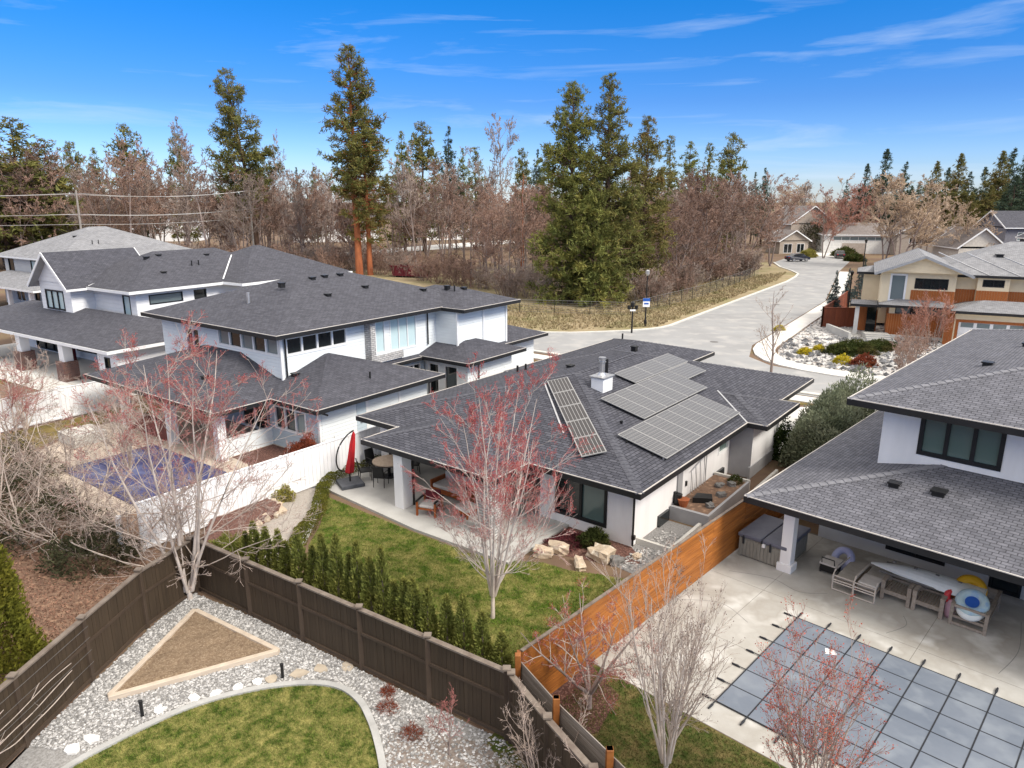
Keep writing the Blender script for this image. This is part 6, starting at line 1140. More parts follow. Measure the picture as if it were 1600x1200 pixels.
# upturned white boat on the chair backs
bt = thing('upturned_boat', 'white upturned fibreglass boat lying across the teak chair backs', 'boat', (*FRr.w(2.25, -4.85), 0.70), R(FRr.deg)); b = MB(); n = 15; prev = None
for i in range(n):
    t_ = i/(n-1); y = 1.55-3.1*t_; wd = 0.42*math.sin(min(1, (t_*1.25+0.06))*math.pi/2)**0.8*(1 if t_ < 0.8 else 1-0.6*(t_-0.8)); hz = 0.26*math.sin(min(1, t_*1.8+0.05)*math.pi/2)
    ring = [(wd*math.cos(a), y, hz*math.sin(a)**0.8) for a in [math.pi*k/8 for k in range(9)]]; ring = [(p[0], p[1], p[2].real if isinstance(p[2], complex) else p[2]) for p in ring]
    if prev:
        for k in range(8): b.face([prev[k], prev[k+1], ring[k+1], ring[k]])
    else: b.face(ring)
    prev = ring
b.face(prev[::-1]); b.build('hull', KAYW, bt, True)
MB().tube([(-0.37, 1.2, 0.0), (-0.39, 0, 0.0), (-0.34, -1.5, 0.0)], 0.035, 6).build('gunwale', RUBBER, bt); MB().tube([(0.37, 1.2, 0.0), (0.39, 0, 0.0), (0.34, -1.5, 0.0)], 0.035, 6).build('gunwale', RUBBER, bt)
for y in (0.9, 0.3, -0.3, -0.9): MB().box(-0.02, 0.02, y-0.05, y+0.05, 0.24, 0.29).build('cleat', RUBBER, bt)
ct = thing('tool_cart', 'small black and cream cart beside the lounge chair', 'cart', place(1.75, -2.15), RZ); MB().box(-0.25, 0.25, 0, 0.6, 0.1, 0.34).build('box', BLACKM, ct); MB().box(-0.27, 0.27, -0.02, 0.62, 0.34, 0.40).build('lid', CUSH, ct); MB().tube([(-0.2, 0, 0.4), (-0.2, -0.05, 0.6), (0.2, -0.05, 0.6), (0.2, 0, 0.4)], 0.02, 6).build('handle', BLACKM, ct)
for x in (-0.26, 0.26): MB().tube([(x-0.02, 0.12, 0.1), (x+0.02, 0.12, 0.1)], 0.1, 12).build('wheel', RUBBER, ct)
# ---------------------------------------------------------------- blue house pool yard
sheet('pool_deck', [FB.w(*p) for p in ((-8.6, 1.9), (1.5, 2.6), (1.5, 14.5), (-4.0, 14.8), (-8.6, 11.5))][::-1], 0.008, PM('beige_pavers', (0.52, 0.44, 0.36), (0.44, 0.365, 0.30), 0.9, 1.5, bump=0.3, bscale=20))
cv = thing('pool_cover', 'navy blue pool cover in the yard of the pale blue house', 'pool cover', (*FB.O, 0.02), R(FB.deg))
for k in range(3): MB().box(-7.3+k*1.44, -7.3+(k+1)*1.44-0.02, 2.8, 9.15, 0, 0.02+0.002*k).build('cover_sheet', COVER_B, cv)
sheet('winter_lawn', [FB.w(*p) for p in ((-9.5, 11.6), (-4.0, 15.0), (1.0, 15), (0.5, 17.2), (-9.5, 17.3))][::-1], 0.008, LAWN_B); sheet('winter_lawn', [FC.w(*p) for p in ((-8.5, 9), (-2.0, 9), (-2.0, 24), (-8.5, 24))][::-1], 0.010, LAWN_B)
sheet('farmhouse_patio', [FC.w(*p) for p in ((-2.0, -1), (5, -1), (5, 24), (-2, 24))][::-1], 0.012, WALK)
cv = MB().box(-6.4, -3.4, 3.8, 9.0, 0, 0.03).build('pool_cover', COVER_B); cv.location = (*FC.O, 0.012); cv.rotation_euler = (0, 0, R(FC.deg)); tag(cv, 'small blue pool cover in the farmhouse yard behind the fence', 'pool cover'); cv.location = (*FC.w(-0.2, 6.6), 0.014)
sheet('mulch_bed', [FB.w(*p) for p in ((-1.7, 4.4), (0.6, 4.4), (0.6, 0.7), (5, 0.6), (5, -0.6), (-0.6, -0.6), (-1.8, 2.8))][::-1], 0.014, MULCH)
tag(MB().prism([FB.w(*p) for p in ((-5.6, 11.8), (-4.0, 11.8), (-4.0, 13.6), (-5.6, 13.6))][::-1], 0, 0.55).build('fire_table', KERB), 'pale stone fire table on the pool deck', 'table')
# garden stuff of the cream house
P = scatter(GARD, 2.2, rng); P = P[(P[:, 1] < 62)]; tag(link('garden_rocks', rocks_mesh(rng, P, 0.12, 0.34, ROCKD, 0.0)), 'dark and pale rocks scattered over the white rock garden', 'rocks', kind='stuff')
P = scatter(GARD, 9, rng); tag(link('garden_gravel', rocks_mesh(rng, P, 0.08, 0.16, ROCK, 0.0)), 'white cobbles covering the rock garden', 'rocks', kind='stuff')
# ---------------------------------------------------------------- vegetation
def W2P(X, Y, Z):
    v = CAMZ-Z; zc = Y*math.cos(PITCH)+v*math.sin(PITCH); return (800+FPX*X/zc, 600+FPX*(v*math.cos(PITCH)-Y*math.sin(PITCH))/zc)
def leafy(name, label, cat, loc, shape, n, length, width, mat, group=None, stem=None, upb=0.3, seed=1, sc=1.0):
    r_ = np.random.default_rng(seed); V, T, rr = foliage_blob(r_, shape, n, length, width, upb); parts = [('foliage', npmesh('foliage', V, T=T, rnd=rr, mats=[mat]))]
    if stem: parts.append(('stem', MB().tube([(0, 0, 0), (0, 0, stem)], [0.05, 0.02], 6).mesh('stem', BARK_D)))
    return plant(name, label, cat, loc, parts, group, sc=sc)
# thuja row
th_me = []
for k in range(3):
    r_ = np.random.default_rng(100+k); V, T, rr = foliage_blob(r_, cone_shape(1.06, 0.212, 0.02, 0.68, 0.12), 2700, 0.055, 0.018, 0.9); th_me.append(npmesh('foliage', V, T=T, rnd=rr, mats=[THUJA]))
stem_me = MB().tube([(0, 0, 0), (0, 0, 0.85)], [0.03, 0.008], 6).mesh('trunk', BARK_D)
ORD = 'first second third fourth fifth sixth seventh eighth ninth tenth eleventh twelfth thirteenth fourteenth fifteenth sixteenth seventeenth eighteenth nineteenth twentieth twenty-first'.split()
ra, rb_ = Vector((-9.35, 21.35)), Vector((0.05, 14.85))
for i, (px, ty_) in enumerate(((388, 837), (405, 825), (423, 833), (441, 838), (454, 855), (472, 837), (492, 863), (512, 847), (532, 848), (553, 876), (564, 858), (583, 882), (602, 868), (621, 917), (634, 913), (653, 915), (672, 927), (700, 943), (724, 943), (753, 967), (785, 997))):
    best = min((abs(W2P(*(ra.lerp(rb_, t/400)), 0)[0]-px), t/400) for t in range(401)); p = ra.lerp(rb_, best[1]); hz = min((abs(W2P(p.x, p.y, z/50)[1]-ty_), z/50) for z in range(30, 140))[1]
    o = thing('thuja', ORD[i]+' slim thuja from the big bare corner tree, behind the brown fence', 'thuja', (p.x+rnd.uniform(-0.06, 0.06), p.y+rnd.uniform(-0.06, 0.06), 0), rnd.uniform(0, 6), 'thujas behind the brown fence'); link('foliage', th_me[i % 3], o); link('trunk', stem_me, o); s_ = max(hz, 1.25); o.scale = (min(s_, 1.75)*rnd.uniform(0.92, 1.1),)*2+(s_,)
leafy('golden_cedar', 'tall yellow green cedar cone beyond the wired brown fence', 'cedar', (-13.3, 15.5, 0), cone_shape(5.4, 1.5, 0.0, 0.62, 0.10), 25000, 0.11, 0.035, CEDAR, stem=4.0, upb=0.7, seed=3)
hp = smooth_path([FM.w(2.2, 14.35), FM.w(1.0, 14.2), FM.w(-1.0, 13.95), FM.w(-2.2, 13.7), FM.w(-3.2, 12.75), FM.w(-4.4, 11.5), FM.w(-6.0, 10.4), G(466, 858), G(452, 872)], 4)
o_ = hp[0]; leafy('box_hedge', 'low yellow green box hedge curving beside the gravel path', 'hedge', (*o_, 0), strip_shape([(p[0]-o_[0], p[1]-o_[1]) for p in hp], 0.55, 0.42), 16000, 0.05, 0.022, BOXW, seed=5)
for i, (px, py, r_, h_) in enumerate(((370, 872, 0.5, 0.8), (352, 868, 0.5, 0.75))): leafy('yew_shrub', 'rounded olive green shrub at the thuja row end', 'shrub', G(px, py), dome_shape(r_, r_, h_), 3500, 0.06, 0.02, THUJA, 'olive shrubs at the row end', 0.4, seed=20+i)
leafy('variegated_shrub', 'pale yellow green shrub against the white fence', 'shrub', G(441, 780), dome_shape(0.55, 0.45, 0.55), 3200, 0.07, 0.03, YGRN, stem=0.3, seed=6)
leafy('burning_shrub', 'rounded rust red shrub behind the white fence', 'shrub', (*FB.w(-0.3, 0.6), 0), dome_shape(0.85, 0.8, 1.35), 9000, 0.09, 0.022, RUSTL, stem=0.6, seed=7)
leafy('juniper_shrub', 'green juniper shrub under the black framed window', 'shrub', (*FM.w(0.35, 1.9), 0), dome_shape(0.55, 0.5, 0.55), 3000, 0.12, 0.02, JUNI, stem=0.3, seed=8)
leafy('heather_mat', 'low dark red ground shrub in the mulch bed', 'shrub', (*FM.w(0.0, 2.6), 0), dome_shape(0.9, 0.6, 0.28), 3000, 0.07, 0.02, PM('dark_red_leaf', (0.115, 0.02, 0.026), (0.07, 0.016, 0.02), 0.8, 3, rnd=0.4), seed=9)
leafy('olive_shrub', 'big grey green leafy shrub between driveway and grey roof', 'shrub', (*FRr.w(11.2, 1.6), 0), dome_shape(1.5, 2.0, 3.3, 0.3), 24000, 0.17, 0.035, OLIVEL, stem=2.5, seed=10, upb=0.6)
leafy('olive_shrub', 'smaller grey green shrub behind the larger one by the street', 'shrub', (*FRr.w(16.5, 2.2), 0), dome_shape(2.0, 1.8, 3.2, 0.3), 14000, 0.17, 0.035, OLIVEL, stem=2.0, seed=11, upb=0.6)
for i, (u, v, r_) in enumerate(((7.9, -0.35, 0.3), (1.2, -0.85, 0.28))): leafy('small_shrub', ['small green tuft on the raised planter', 'sparse grey tuft in the corner gravel'][i], 'shrub', (*FM.w(u, v), 0.5 if i == 0 else 0), dome_shape(r_, r_, 0.3), 700, 0.08, 0.015, JUNI if i == 0 else OLIVEL, seed=12+i)
# low shrubs of the rock garden
leafy('spreading_juniper', 'wide dark green spreading juniper in the white rock garden', 'shrub', (27.0, 55.6, 0), dome_shape(2.0, 1.1, 1.0, 0.3), 9000, 0.2, 0.04, JUNI, seed=14); leafy('spreading_juniper', 'lower green juniper beside the entry steps', 'shrub', (29.8, 57.0, 0), dome_shape(1.8, 0.9, 0.75, 0.3), 7000, 0.2, 0.04, JUNI, seed=15)
for i, (px, py, r_) in enumerate(((1257, 553, 0.5), (1279, 547, 0.4), (1316, 568, 0.65), (1217, 517, 0.5))): leafy('yellow_shrub', 'small bright yellow shrub in the white rock garden', 'shrub', G(px, py), dome_shape(r_, r_, r_*0.9), 900, 0.16, 0.05, YELL, 'yellow shrubs in the rock garden', seed=30+i)
leafy('rust_shrub', 'rusty orange dry shrub at the edge of the rock garden', 'shrub', G(1349, 572), dome_shape(0.9, 0.7, 0.8), 2200, 0.16, 0.04, RUSTL, seed=35)
# dark evergreen undergrowth behind the left thicket
for i, (x, y, r_, h_) in enumerate(((-14.2, 22.0, 1.6, 1.5), (-16.8, 24.0, 1.9, 1.9), (-19.5, 26.0, 2.0, 2.2), (-22, 29, 2.2, 2.4))): leafy('evergreen_bush', 'dark evergreen bush under the tangled bare branches', 'shrub', (x, y, 0), dome_shape(r_, r_*0.9, h_*0.8, 0.3), 3400, 0.13, 0.035, DKUND, 'dark bushes in the left thicket', 0.8, seed=40+i)

def mk(name, label, cat, loc, parts, mats, group=None, rz=0.0, bud=None):
    names = ('trunk', 'branches', 'twigs'); ps = []
    for n, p, m in zip(names, parts[:3], mats):
        if p is not None: ps.append((n, npmesh(n, p[0], p[1], mats=[m], smooth=True)))
    if parts[3] is not None and bud is not None: ps.append(('buds', npmesh('buds', parts[3][0], T=parts[3][1], rnd=parts[3][2], mats=[bud])))
    return plant(name, label, cat, loc, ps, group, rz)
# levels: children, tmin, angle, ratio, radius ratio, points, wobble, tropism, sides
LV_MAIN = [(10, 0.05, 46, 0.48, 0.42, 7, 0.10, 0.10, 6), (7, 0.22, 34, 0.48, 0.5, 6, 0.10, 0.10, 4), (6, 0.2, 32, 0.45, 0.55, 4, 0.10, 0.06, 3), (4, 0.2, 34, 0.45, 0.6, 3, 0.10, 0.04, 3)]
mk('maple_tree', 'bare pale barked maple with red budding twigs on the back lawn', 'tree', (*G(770, 966), 0), bare_tree(11, 7.0, 7, 15, 0.052, 0.8, LV_MAIN, 0.05, 0.085, 2, 0.0048, 2, 0.022, 0.40, 0.05), (BARK_W, BARK_W, TWIG_ZM), bud=BUD_R)
mk('multi_stem_tree', 'large bare multi-stemmed pale tree at the brown fence corner', 'tree', (*G(297, 936), 0), bare_tree(23, 7.9, 7, 17, 0.070, 0.35, [(12, 0.03, 50, 0.46, 0.40, 7, 0.12, 0.07, 6), (7, 0.2, 38, 0.48, 0.5, 6, 0.12, 0.08, 4), (6, 0.2, 36, 0.46, 0.55, 4, 0.12, 0.05, 3), (3, 0.2, 34, 0.45, 0.6, 3, 0.10, 0.03, 3)], 0.10, 0.06, 2, 0.0055, 1, 0.024, 0.62, 0.06), (BARK_W, BARK_P, TWIG_Z), bud=BUD_R)
LV_COL = [(10, 0.10, 22, 0.55, 0.45, 7, 0.07, 0.10, 5), (6, 0.2, 26, 0.45, 0.5, 5, 0.08, 0.08, 4), (4, 0.2, 30, 0.4, 0.6, 3, 0.10, 0.05, 3)]
mk('columnar_tree', 'slender upright bare tree on the strip of turf by the pool', 'tree', (*G(1040, 1203), 0), bare_tree(31, 4.5, 9, 13, 0.042, 0.25, LV_COL, 0.08, 0.06, 2, 0.0045, 1, 0.022, 0.3, 0.04), (BARK_W, BARK_P, TWIG_P), bud=BUD_D)
mk('columnar_tree', 'bare upright tree with orange red buds over the pool cover', 'tree', (*G(1262, 1285), 0), bare_tree(37, 4.0, 8, 15, 0.040, 0.25, LV_COL, 0.08, 0.06, 2, 0.0045, 2, 0.03, 0.35, 0.04), (BARK_P, TWIG_P, TWIG_R), bud=BUD_O)
LV_SHR = [(8, 0.15, 48, 0.55, 0.5, 6, 0.16, 0.04, 5), (6, 0.2, 42, 0.5, 0.5, 5, 0.16, 0.04, 4), (6, 0.2, 40, 0.45, 0.6, 4, 0.15, 0.02, 3), (3, 0.2, 40, 0.45, 0.6, 3, 0.12, 0.02, 3)]
mk('spreading_tree', 'low spreading bare tree with rusty twigs before the cedar fence', 'tree', (*G(921, 1108), 0), bare_tree(41, 2.7, 6, 40, 0.05, 0.55, LV_SHR, 0.05, 0.05, 2, 0.0045, 1, 0.02, 0.3, 0.08), (BARK_D, BARK_P, TWIG_R), bud=BUD_O)
mk('bare_shrub', 'pale bare shrub growing between the two fences', 'shrub', (0.62, 12.1, 0), bare_tree(43, 2.1, 7, 22, 0.022, 0.0, [(7, 0.15, 42, 0.5, 0.5, 6, 0.14, 0.04, 4), (5, 0.2, 42, 0.5, 0.5, 4, 0.14, 0.03, 3), (4, 0.2, 40, 0.45, 0.6, 3, 0.12, 0.02, 3)], 0.12, 0.04, 2, 0.0045), (TWIG_P, TWIG_P, TWIG_P))
mk('dogwood_shrub', 'red twigged dogwood shrub in the gravel by the fence post', 'shrub', (*G(702, 1180), 0), bare_tree(47, 1.45, 3, 14, 0.02, 0.35, [(8, 0.1, 36, 0.55, 0.5, 5, 0.12, 0.08, 4), (6, 0.2, 36, 0.5, 0.5, 4, 0.12, 0.06, 3), (4, 0.2, 36, 0.45, 0.6, 3, 0.1, 0.04, 3)], 0.04, 0.06, 1, 0.004), (BARK_D, TWIG_R, TWIG_R))
for i, (px, py, s_) in enumerate(((607, 1085, 0.2), (607, 1110, 0.26), (645, 1150, 0.26))): leafy('dry_tuft', 'small rusty dry tuft in the pale gravel', 'shrub', G(px, py), dome_shape(s_, s_, s_*1.1, 0.1), 420, 0.11, 0.007, RUSTL, 'dry tufts in the gravel', seed=50+i)
mk('climbing_shrub', 'thin dark bare shrub against the white fence', 'shrub', (*G(527, 738), 0), bare_tree(53, 1.7, 4, 14, 0.02, 0, [(7, 0.1, 40, 0.4, 0.5, 5, 0.12, 0.05, 4), (4, 0.2, 40, 0.45, 0.5, 3, 0.12, 0.04, 3)], 0.1, 0.05, 1, 0.006), (BARK_D, TWIG_G, TWIG_G))
mk('street_tree', 'young bare street tree beside the driveway', 'tree', (*G(1203, 606), 0), bare_tree(59, 6.4, 1, 3, 0.09, 1.6, [(16, 0.02, 40, 0.42, 0.40, 6, 0.08, 0.08, 5), (7, 0.2, 36, 0.45, 0.5, 4, 0.1, 0.06, 3), (5, 0.2, 34, 0.45, 0.6, 3, 0.1, 0.04, 3)], 0.0, 0.05, 1, 0.009, 0), (BARK_D, TWIG_G, TWIG_G))
mk('weeping_shrub', 'dark red weeping bare shrub at the driveway by the ivy', 'shrub', (*FM.w(14.6, -1.9), 0), bare_tree(61, 2.0, 4, 24, 0.04, 0.9, [(8, 0.2, 70, 0.7, 0.5, 6, 0.12, -0.18, 4), (6, 0.2, 40, 0.5, 0.5, 5, 0.12, -0.15, 3), (4, 0.2, 40, 0.5, 0.6, 3, 0.1, -0.1, 3)], 0.0, 0.02, 1, 0.007), (BARK_D, TWIG_R, TWIG_R))
LV_MED = [(8, 0.15, 40, 0.5, 0.45, 6, 0.12, 0.06, 4), (6, 0.2, 38, 0.48, 0.5, 4, 0.12, 0.06, 3), (5, 0.2, 36, 0.45, 0.6, 3, 0.1, 0.04, 3)]
# shrubs in front of the cream house and by the street
red_v = bare_tree(67, 3.0, 9, 20, 0.03, 0.0, LV_MED, 0.25, 0.06, 1, 0.011)
for i, (x, y, s_, lb) in enumerate(((35.2, 58.5, 1.5, 'reddish bare shrub before the cream house garage'), (33.2, 58.0, 1.1, 'lower reddish bare shrub at the rust cladding'), (28.5, 50.0, 1.0, 'brown bare shrub at the corner of the rock garden'), (26.3, 46.3, 1.0, 'brown bare shrub by the street edge past the grey green shrub'), (30.5, 52.5, 0.9, 'brown bare shrub between rock garden and drive'))):
    mk('bare_shrub', lb, 'shrub', (x, y, 0), red_v, (BARK_D, TWIG_O if i < 2 else TWIG_G, TWIG_O if i < 2 else TWIG_W), rz=i*1.3).scale = (s_*0.8, s_*0.8, s_)
# tangled thicket of bare shrubs on the left
tk = [bare_tree(70+k, 3.4, 6, 34, 0.05, 0.0, [(8, 0.1, 50, 0.55, 0.5, 7, 0.20, 0.02, 4), (6, 0.2, 46, 0.52, 0.5, 5, 0.20, 0.02, 3), (6, 0.2, 42, 0.48, 0.6, 4, 0.16, 0.01, 3)], 0.2, 0.03, 2, 0.006) for k in range(3)]
tkm = [[npmesh(n, p[0], p[1], mats=[m], smooth=True) for n, p, m in zip(('trunk', 'branches', 'twigs'), k[:3], (BARK_P, BARK_P, TWIG_TH))] for k in tk]
for i, (x, y, s_) in enumerate(((-15.0, 22.6, 1.1), (-17.4, 23.4, 1.2), (-19.6, 24.6, 1.25), (-16.6, 25.8, 1.2), (-21.5, 27.5, 1.3), (-20.6, 22.6, 0.9), (-23.5, 25.5, 1.2), (-13.6, 23.0, 1.0), (-20.2, 30.2, 1.1))):
    o = thing('thicket_shrub', 'tangled grey bare shrub in the leafy plot by the brown fence', 'shrub', (x, y, 0), i*1.1, 'tangled shrubs in the left thicket'); o.scale = (s_*0.95, s_*0.95, s_*0.8)
    for n, me in zip(('trunk', 'branches', 'twigs'), tkm[i % 3]): link(n, me, o)
rt = bare_tree(90, 5.0, 5, 20, 0.06, 0.4, LV_SHR[:3], 0.06, 0.06, 1, 0.008, 1, 0.03, 0.4)
for i, (x, y, s_, lb) in enumerate(((-23.0, 31.0, 1.0, 'pinkish bare tree left of the navy pool'), (-17.2, 30.0, 0.8, 'thin bare tree at the corner of the navy pool'), (-19.0, 33.0, 0.75, 'thin bare tree on the deck side of the navy pool'), (-25.5, 35.5, 0.9, 'bare tree before the farmhouse fence'))):
    mk('pool_side_tree', lb, 'tree', (x, y, 0), rt, (BARK_P, TWIG_P, TWIG_R if i == 0 else TWIG_P), rz=1.7*i, bud=BUD_R if i == 0 else None).scale = (s_, s_, s_)

# ------------------------------------------------ conifers
prof_pine = lambda t: (0.55+0.9*t if t < 0.35 else 0.87-0.05*t)*(1-t)**0.45*1.15
prof_fir = lambda t: (1-t)**0.52*(0.82+0.18*math.sin(t*34))*min(1, 0.75+t*1.5)+0.03
prof_spr = lambda t: (1-t)**0.85+0.02
def con(name, label, loc, me, group=None, rz=0, sc=(1, 1, 1)):
    o = thing(name, label, 'tree', loc, rz, group); o.scale = sc
    for n, m in zip(('trunk', 'branches', 'crown'), me): link(n, m, o)
    return o
con('ponderosa_pine', 'tall leaning pine with open green crown behind the farmhouse roofs', (-48.5, 138, 0), conifer_mesh(1, 34.5, 0.23, 7.4, prof_pine, 185, 0.75, 17, 0.75, 0.11, -0.1, 0.5, 0.55, 0.55, BARK_F, NEED_P, lean=-0.10))
con('ponderosa_pine', 'tallest pine with bright orange trunk above the pale blue house', (-24.6, 115.5, 0), conifer_mesh(2, 34.0, 0.38, 6.0, prof_pine, 190, 0.65, 17, 0.65, 0.10, -0.25, 0.55, 0.62, 0.5, BARK_PINE, NEED_P))
con('ponderosa_pine', 'second orange pine trunk close beside the tallest pine', (-23.0, 116.3, 0), conifer_mesh(3, 24.0, 0.24, 5.0, prof_pine, 170, 0.65, 16, 0.65, 0.10, -0.35, 0.45, 0.5, 0.5, BARK_PINE, NEED_O))
con('dense_pine', 'dense green pine with twin neighbour at the street corner', (6.9, 85.0, 0), conifer_mesh(4, 24.3, 0.03, 5.9, prof_fir, 400, 0.55, 15, 0.55, 0.09, -0.15, 0.6, 0.42, 0.45, BARK_F, NEED_G))
con('dense_pine', 'dense pine with open pointed top between its two neighbours', (11.2, 86.5, 0), conifer_mesh(5, 25.4, 0.05, 5.9, prof_fir, 360, 0.6, 15, 0.55, 0.09, -0.15, 0.6, 0.42, 0.45, BARK_F, NEED_P))
con('dense_pine', 'shorter olive pine on the right of the dense pair', (16.6, 92.0, 0), conifer_mesh(6, 21.6, 0.05, 4.8, prof_fir, 300, 0.6, 15, 0.55, 0.09, -0.15, 0.5, 0.36, 0.42, BARK_F, NEED_O))
con('dense_pine', 'low broad pine skirt in front of the dense pair', (9.6, 83.2, 0), conifer_mesh(7, 11.5, 0.02, 5.0, prof_fir, 190, 0.55, 15, 0.55, 0.09, -0.1, 0.6, 0.3, 0.45, BARK_F, NEED_G))
con('dead_pine', 'dead reddish pine trunk left of the dense pines', (1.5, 104, 0), conifer_mesh(8, 15.5, 0.08, 1.2, lambda t: 0.5*(1-t)+0.2, 70, 5.0, 1, 0.2, 0.04, 0.0, 0.4, 0.33, 0.1, BARK_PINE, NEED_O))
cv = [conifer_mesh(20+k, 20, 0.10, 4.4, [prof_fir, prof_pine, prof_spr, prof_spr][k], 130, 0.75, 11, 0.7, 0.14, -0.15, 0.5, 0.3, 0.45, BARK_F, m) for k, m in enumerate((NEED_P, NEED_P, NEED_D, NEED_G))]
sp = [conifer_mesh(30+k, 20, 0.02, 5.4, prof_spr, 230, 0.6, 12, 0.7, 0.14, -0.35, 0.4, 0.3, 0.4, BARK_F, m) for k, m in enumerate((NEED_D, NEED_O, NEED_D))]
def far_con(px, ptop, Y, var, wide, label, group, bank):
    D = Y*math.cos(PITCH)+6*math.sin(PITCH); X = (px-800)/FPX*D; z = min((abs(W2P(X, Y, k/4)[1]-ptop), k/4) for k in range(20, 170))[1]
    s_ = z/20.0; con('conifer', label, (X, Y, 0), bank[var], group, px*0.7, (s_*wide, s_*wide, s_))
for i, (px, pt_, Y, v, w) in enumerate(((42, 186, 128, 0, 1.9), (92, 218, 132, 0, 1.6), (8, 250, 126, 0, 1.8), (128, 222, 170, 1, 1.0), (60, 235, 135, 0, 1.3), (212, 194, 160, 1, 1.0), (162, 232, 168, 3, 1.0), (238, 236, 165, 2, 0.8), (290, 208, 175, 1, 0.8), (468, 262, 200, 2, 0.8), (495, 262, 190, 3, 0.9), (632, 205, 165, 3, 1.0), (662, 190, 170, 1, 1.1), (702, 200, 180, 2, 0.9), (744, 232, 175, 0, 0.9), (725, 232, 185, 3, 0.8), (815, 232, 180, 1, 0.8), (838, 235, 175, 2, 0.8), (850, 228, 190, 0, 0.8), (1042, 214, 165, 0, 0.9), (1072, 222, 150, 3, 1.3), (1100, 226, 170, 0, 0.9), (1135, 208, 160, 1, 0.95), (1122, 250, 145, 3, 1.0), (1175, 270, 200, 2, 0.9), (1191, 264, 190, 2, 1.0), (1247, 291, 260, 2, 0.9), (1318, 282, 240, 2, 0.9))):
    far_con(px, pt_, Y, v, w, 'conifer rising out of the brown wood behind the houses', 'conifers in the wood', cv)
for i, (px, pt_, Y, v, w) in enumerate(((1345, 256, 205, 0, 0.9), (1372, 234, 200, 0, 1.15), (1404, 254, 210, 2, 0.9), (1452, 252, 190, 1, 1.0), (1487, 240, 175, 1, 1.05), (1470, 262, 200, 0, 0.9), (1505, 268, 200, 2, 1.0), (1528, 262, 190, 0, 1.0), (1550, 236, 170, 1, 1.1), (1565, 233, 178, 2, 1.1), (1587, 238, 165, 0, 1.2), (1602, 236, 160, 2, 1.3), (1540, 290, 160, 1, 1.3), (1575, 275, 150, 0, 1.3), (1430, 284, 230, 2, 1.1), (1420, 290, 250, 0, 1.1), (1620, 250, 150, 0, 1.3), (1512, 300, 165, 1, 1.2))):
    far_con(px, pt_, Y, v, w, 'dark spruce in the stand behind the far street houses', 'spruces behind the far houses', sp)
# blue spruces in the cream house garden
bs = [conifer_mesh(40+k, 5, 0.03, 0.85+0.35*k, prof_spr, 110, 0.28, 10, 0.26, 0.05, -0.3, 0.4, 0.07, 0.10, BARK_F, NEED_B) for k in range(2)]
for i, (px, py, pt_, v) in enumerate(((1300, 497, 423, 0), (1321, 480, 420, 0), (1338, 470, 425, 1), (1347, 458, 405, 0))):
    x, y = G(px, py); z = min((abs(W2P(x, y, k/10)[1]-pt_), k/10) for k in range(10, 120))[1]; con('blue_spruce', 'narrow blue green spruce at the side of the cream house', (x, y, 0), bs[v], 'spruces in the cream house garden', i, (z/5, z/5, z/5))
# ------------------------------------------------ bare wood
LW = [(13, 0.22, 42, 0.46, 0.42, 6, 0.10, 0.07, 4), (7, 0.2, 40, 0.46, 0.5, 4, 0.12, 0.06, 3), (7, 0.15, 38, 0.46, 0.6, 3, 0.12, 0.05, 3), (4, 0.2, 36, 0.5, 0.7, 2, 0.1, 0.04, 3)]
wv = []
for k in range(5):
    t_ = bare_tree(200+k, 15, (1, 2, 3, 2, 1)[k], 9 if k else 3, 0.17, (1.0, 0, 0, 0.5, 2.0)[k], LW, 0.15, 0.05, 1, 0.030)
    wv.append([(npmesh('trunk', t_[0][0], t_[0][1], mats=[BARK_D]), npmesh('branches', t_[1][0], t_[1][1], mats=[BARK_D]), npmesh('twigs', t_[2][0], t_[2][1], mats=[m])) for m in (TWIG_W, TWIG_G)])
def wood_tree(x, y, H, k, m, label, group, wide=1.0):
    o = thing('bare_tree', label, 'tree', (x, y, 0), (x*3.1+y) % 6.28, group); s_ = H/15; o.scale = (s_*wide, s_*wide, s_)
    for n, me in zip(('trunk', 'branches', 'twigs'), wv[k][m]): link(n, me, o)
    return o
r2 = random.Random(77)
def frontY(x):  # near edge of the wood
    pts = [(-140, 118), (-80, 120), (-60, 124), (-35, 122), (-22, 122), (-10, 106), (-3, 92), (3, 89), (14, 97), (21, 93), (34, 112), (46, 136)]
    for (a, b_), (c, d_) in zip(pts, pts[1:]):
        if a <= x <= c: return b_+(d_-b_)*(x-a)/(c-a)
    return 140
cnt = 0; placed = []
while cnt < 250:
    x = r2.uniform(-138, 46); y = frontY(x)+abs(r2.gauss(0, 1))*26+r2.uniform(0, 4)
    if any((x-a)**2+(y-b_)**2 < 9 for a, b_ in placed): continue
    if -46 < x < -8 and y < 150 and r2.random() < 0.55: continue
    placed.append((x, y)); H = (17.5 if x < -50 else 15.0 if x < -5 else 13.2)*r2.uniform(0.70, 1.12)
    wood_tree(x, y, H, r2.randrange(5), 0 if r2.random() < 0.7 else 1, 'bare brown tree in the wood behind the houses', 'bare trees of the wood', r2.uniform(0.85, 1.15)); cnt += 1
for i, (px, pt_, Y) in enumerate(((300, 205, 150), (450, 245, 140), (785, 200, 135), (770, 205, 138), (1245, 292, 200))):
    D = Y*math.cos(PITCH)+3; X = (px-800)/FPX*D; z = min((abs(W2P(X, Y, k/4)[1]-pt_), k/4) for k in range(20, 170))[1]; wood_tree(X, Y, z, (4, 0, 4, 1, 2)[i], 1, 'tall thin grey bare tree standing above the brown wood', 'tall grey trees in the wood', 0.6)
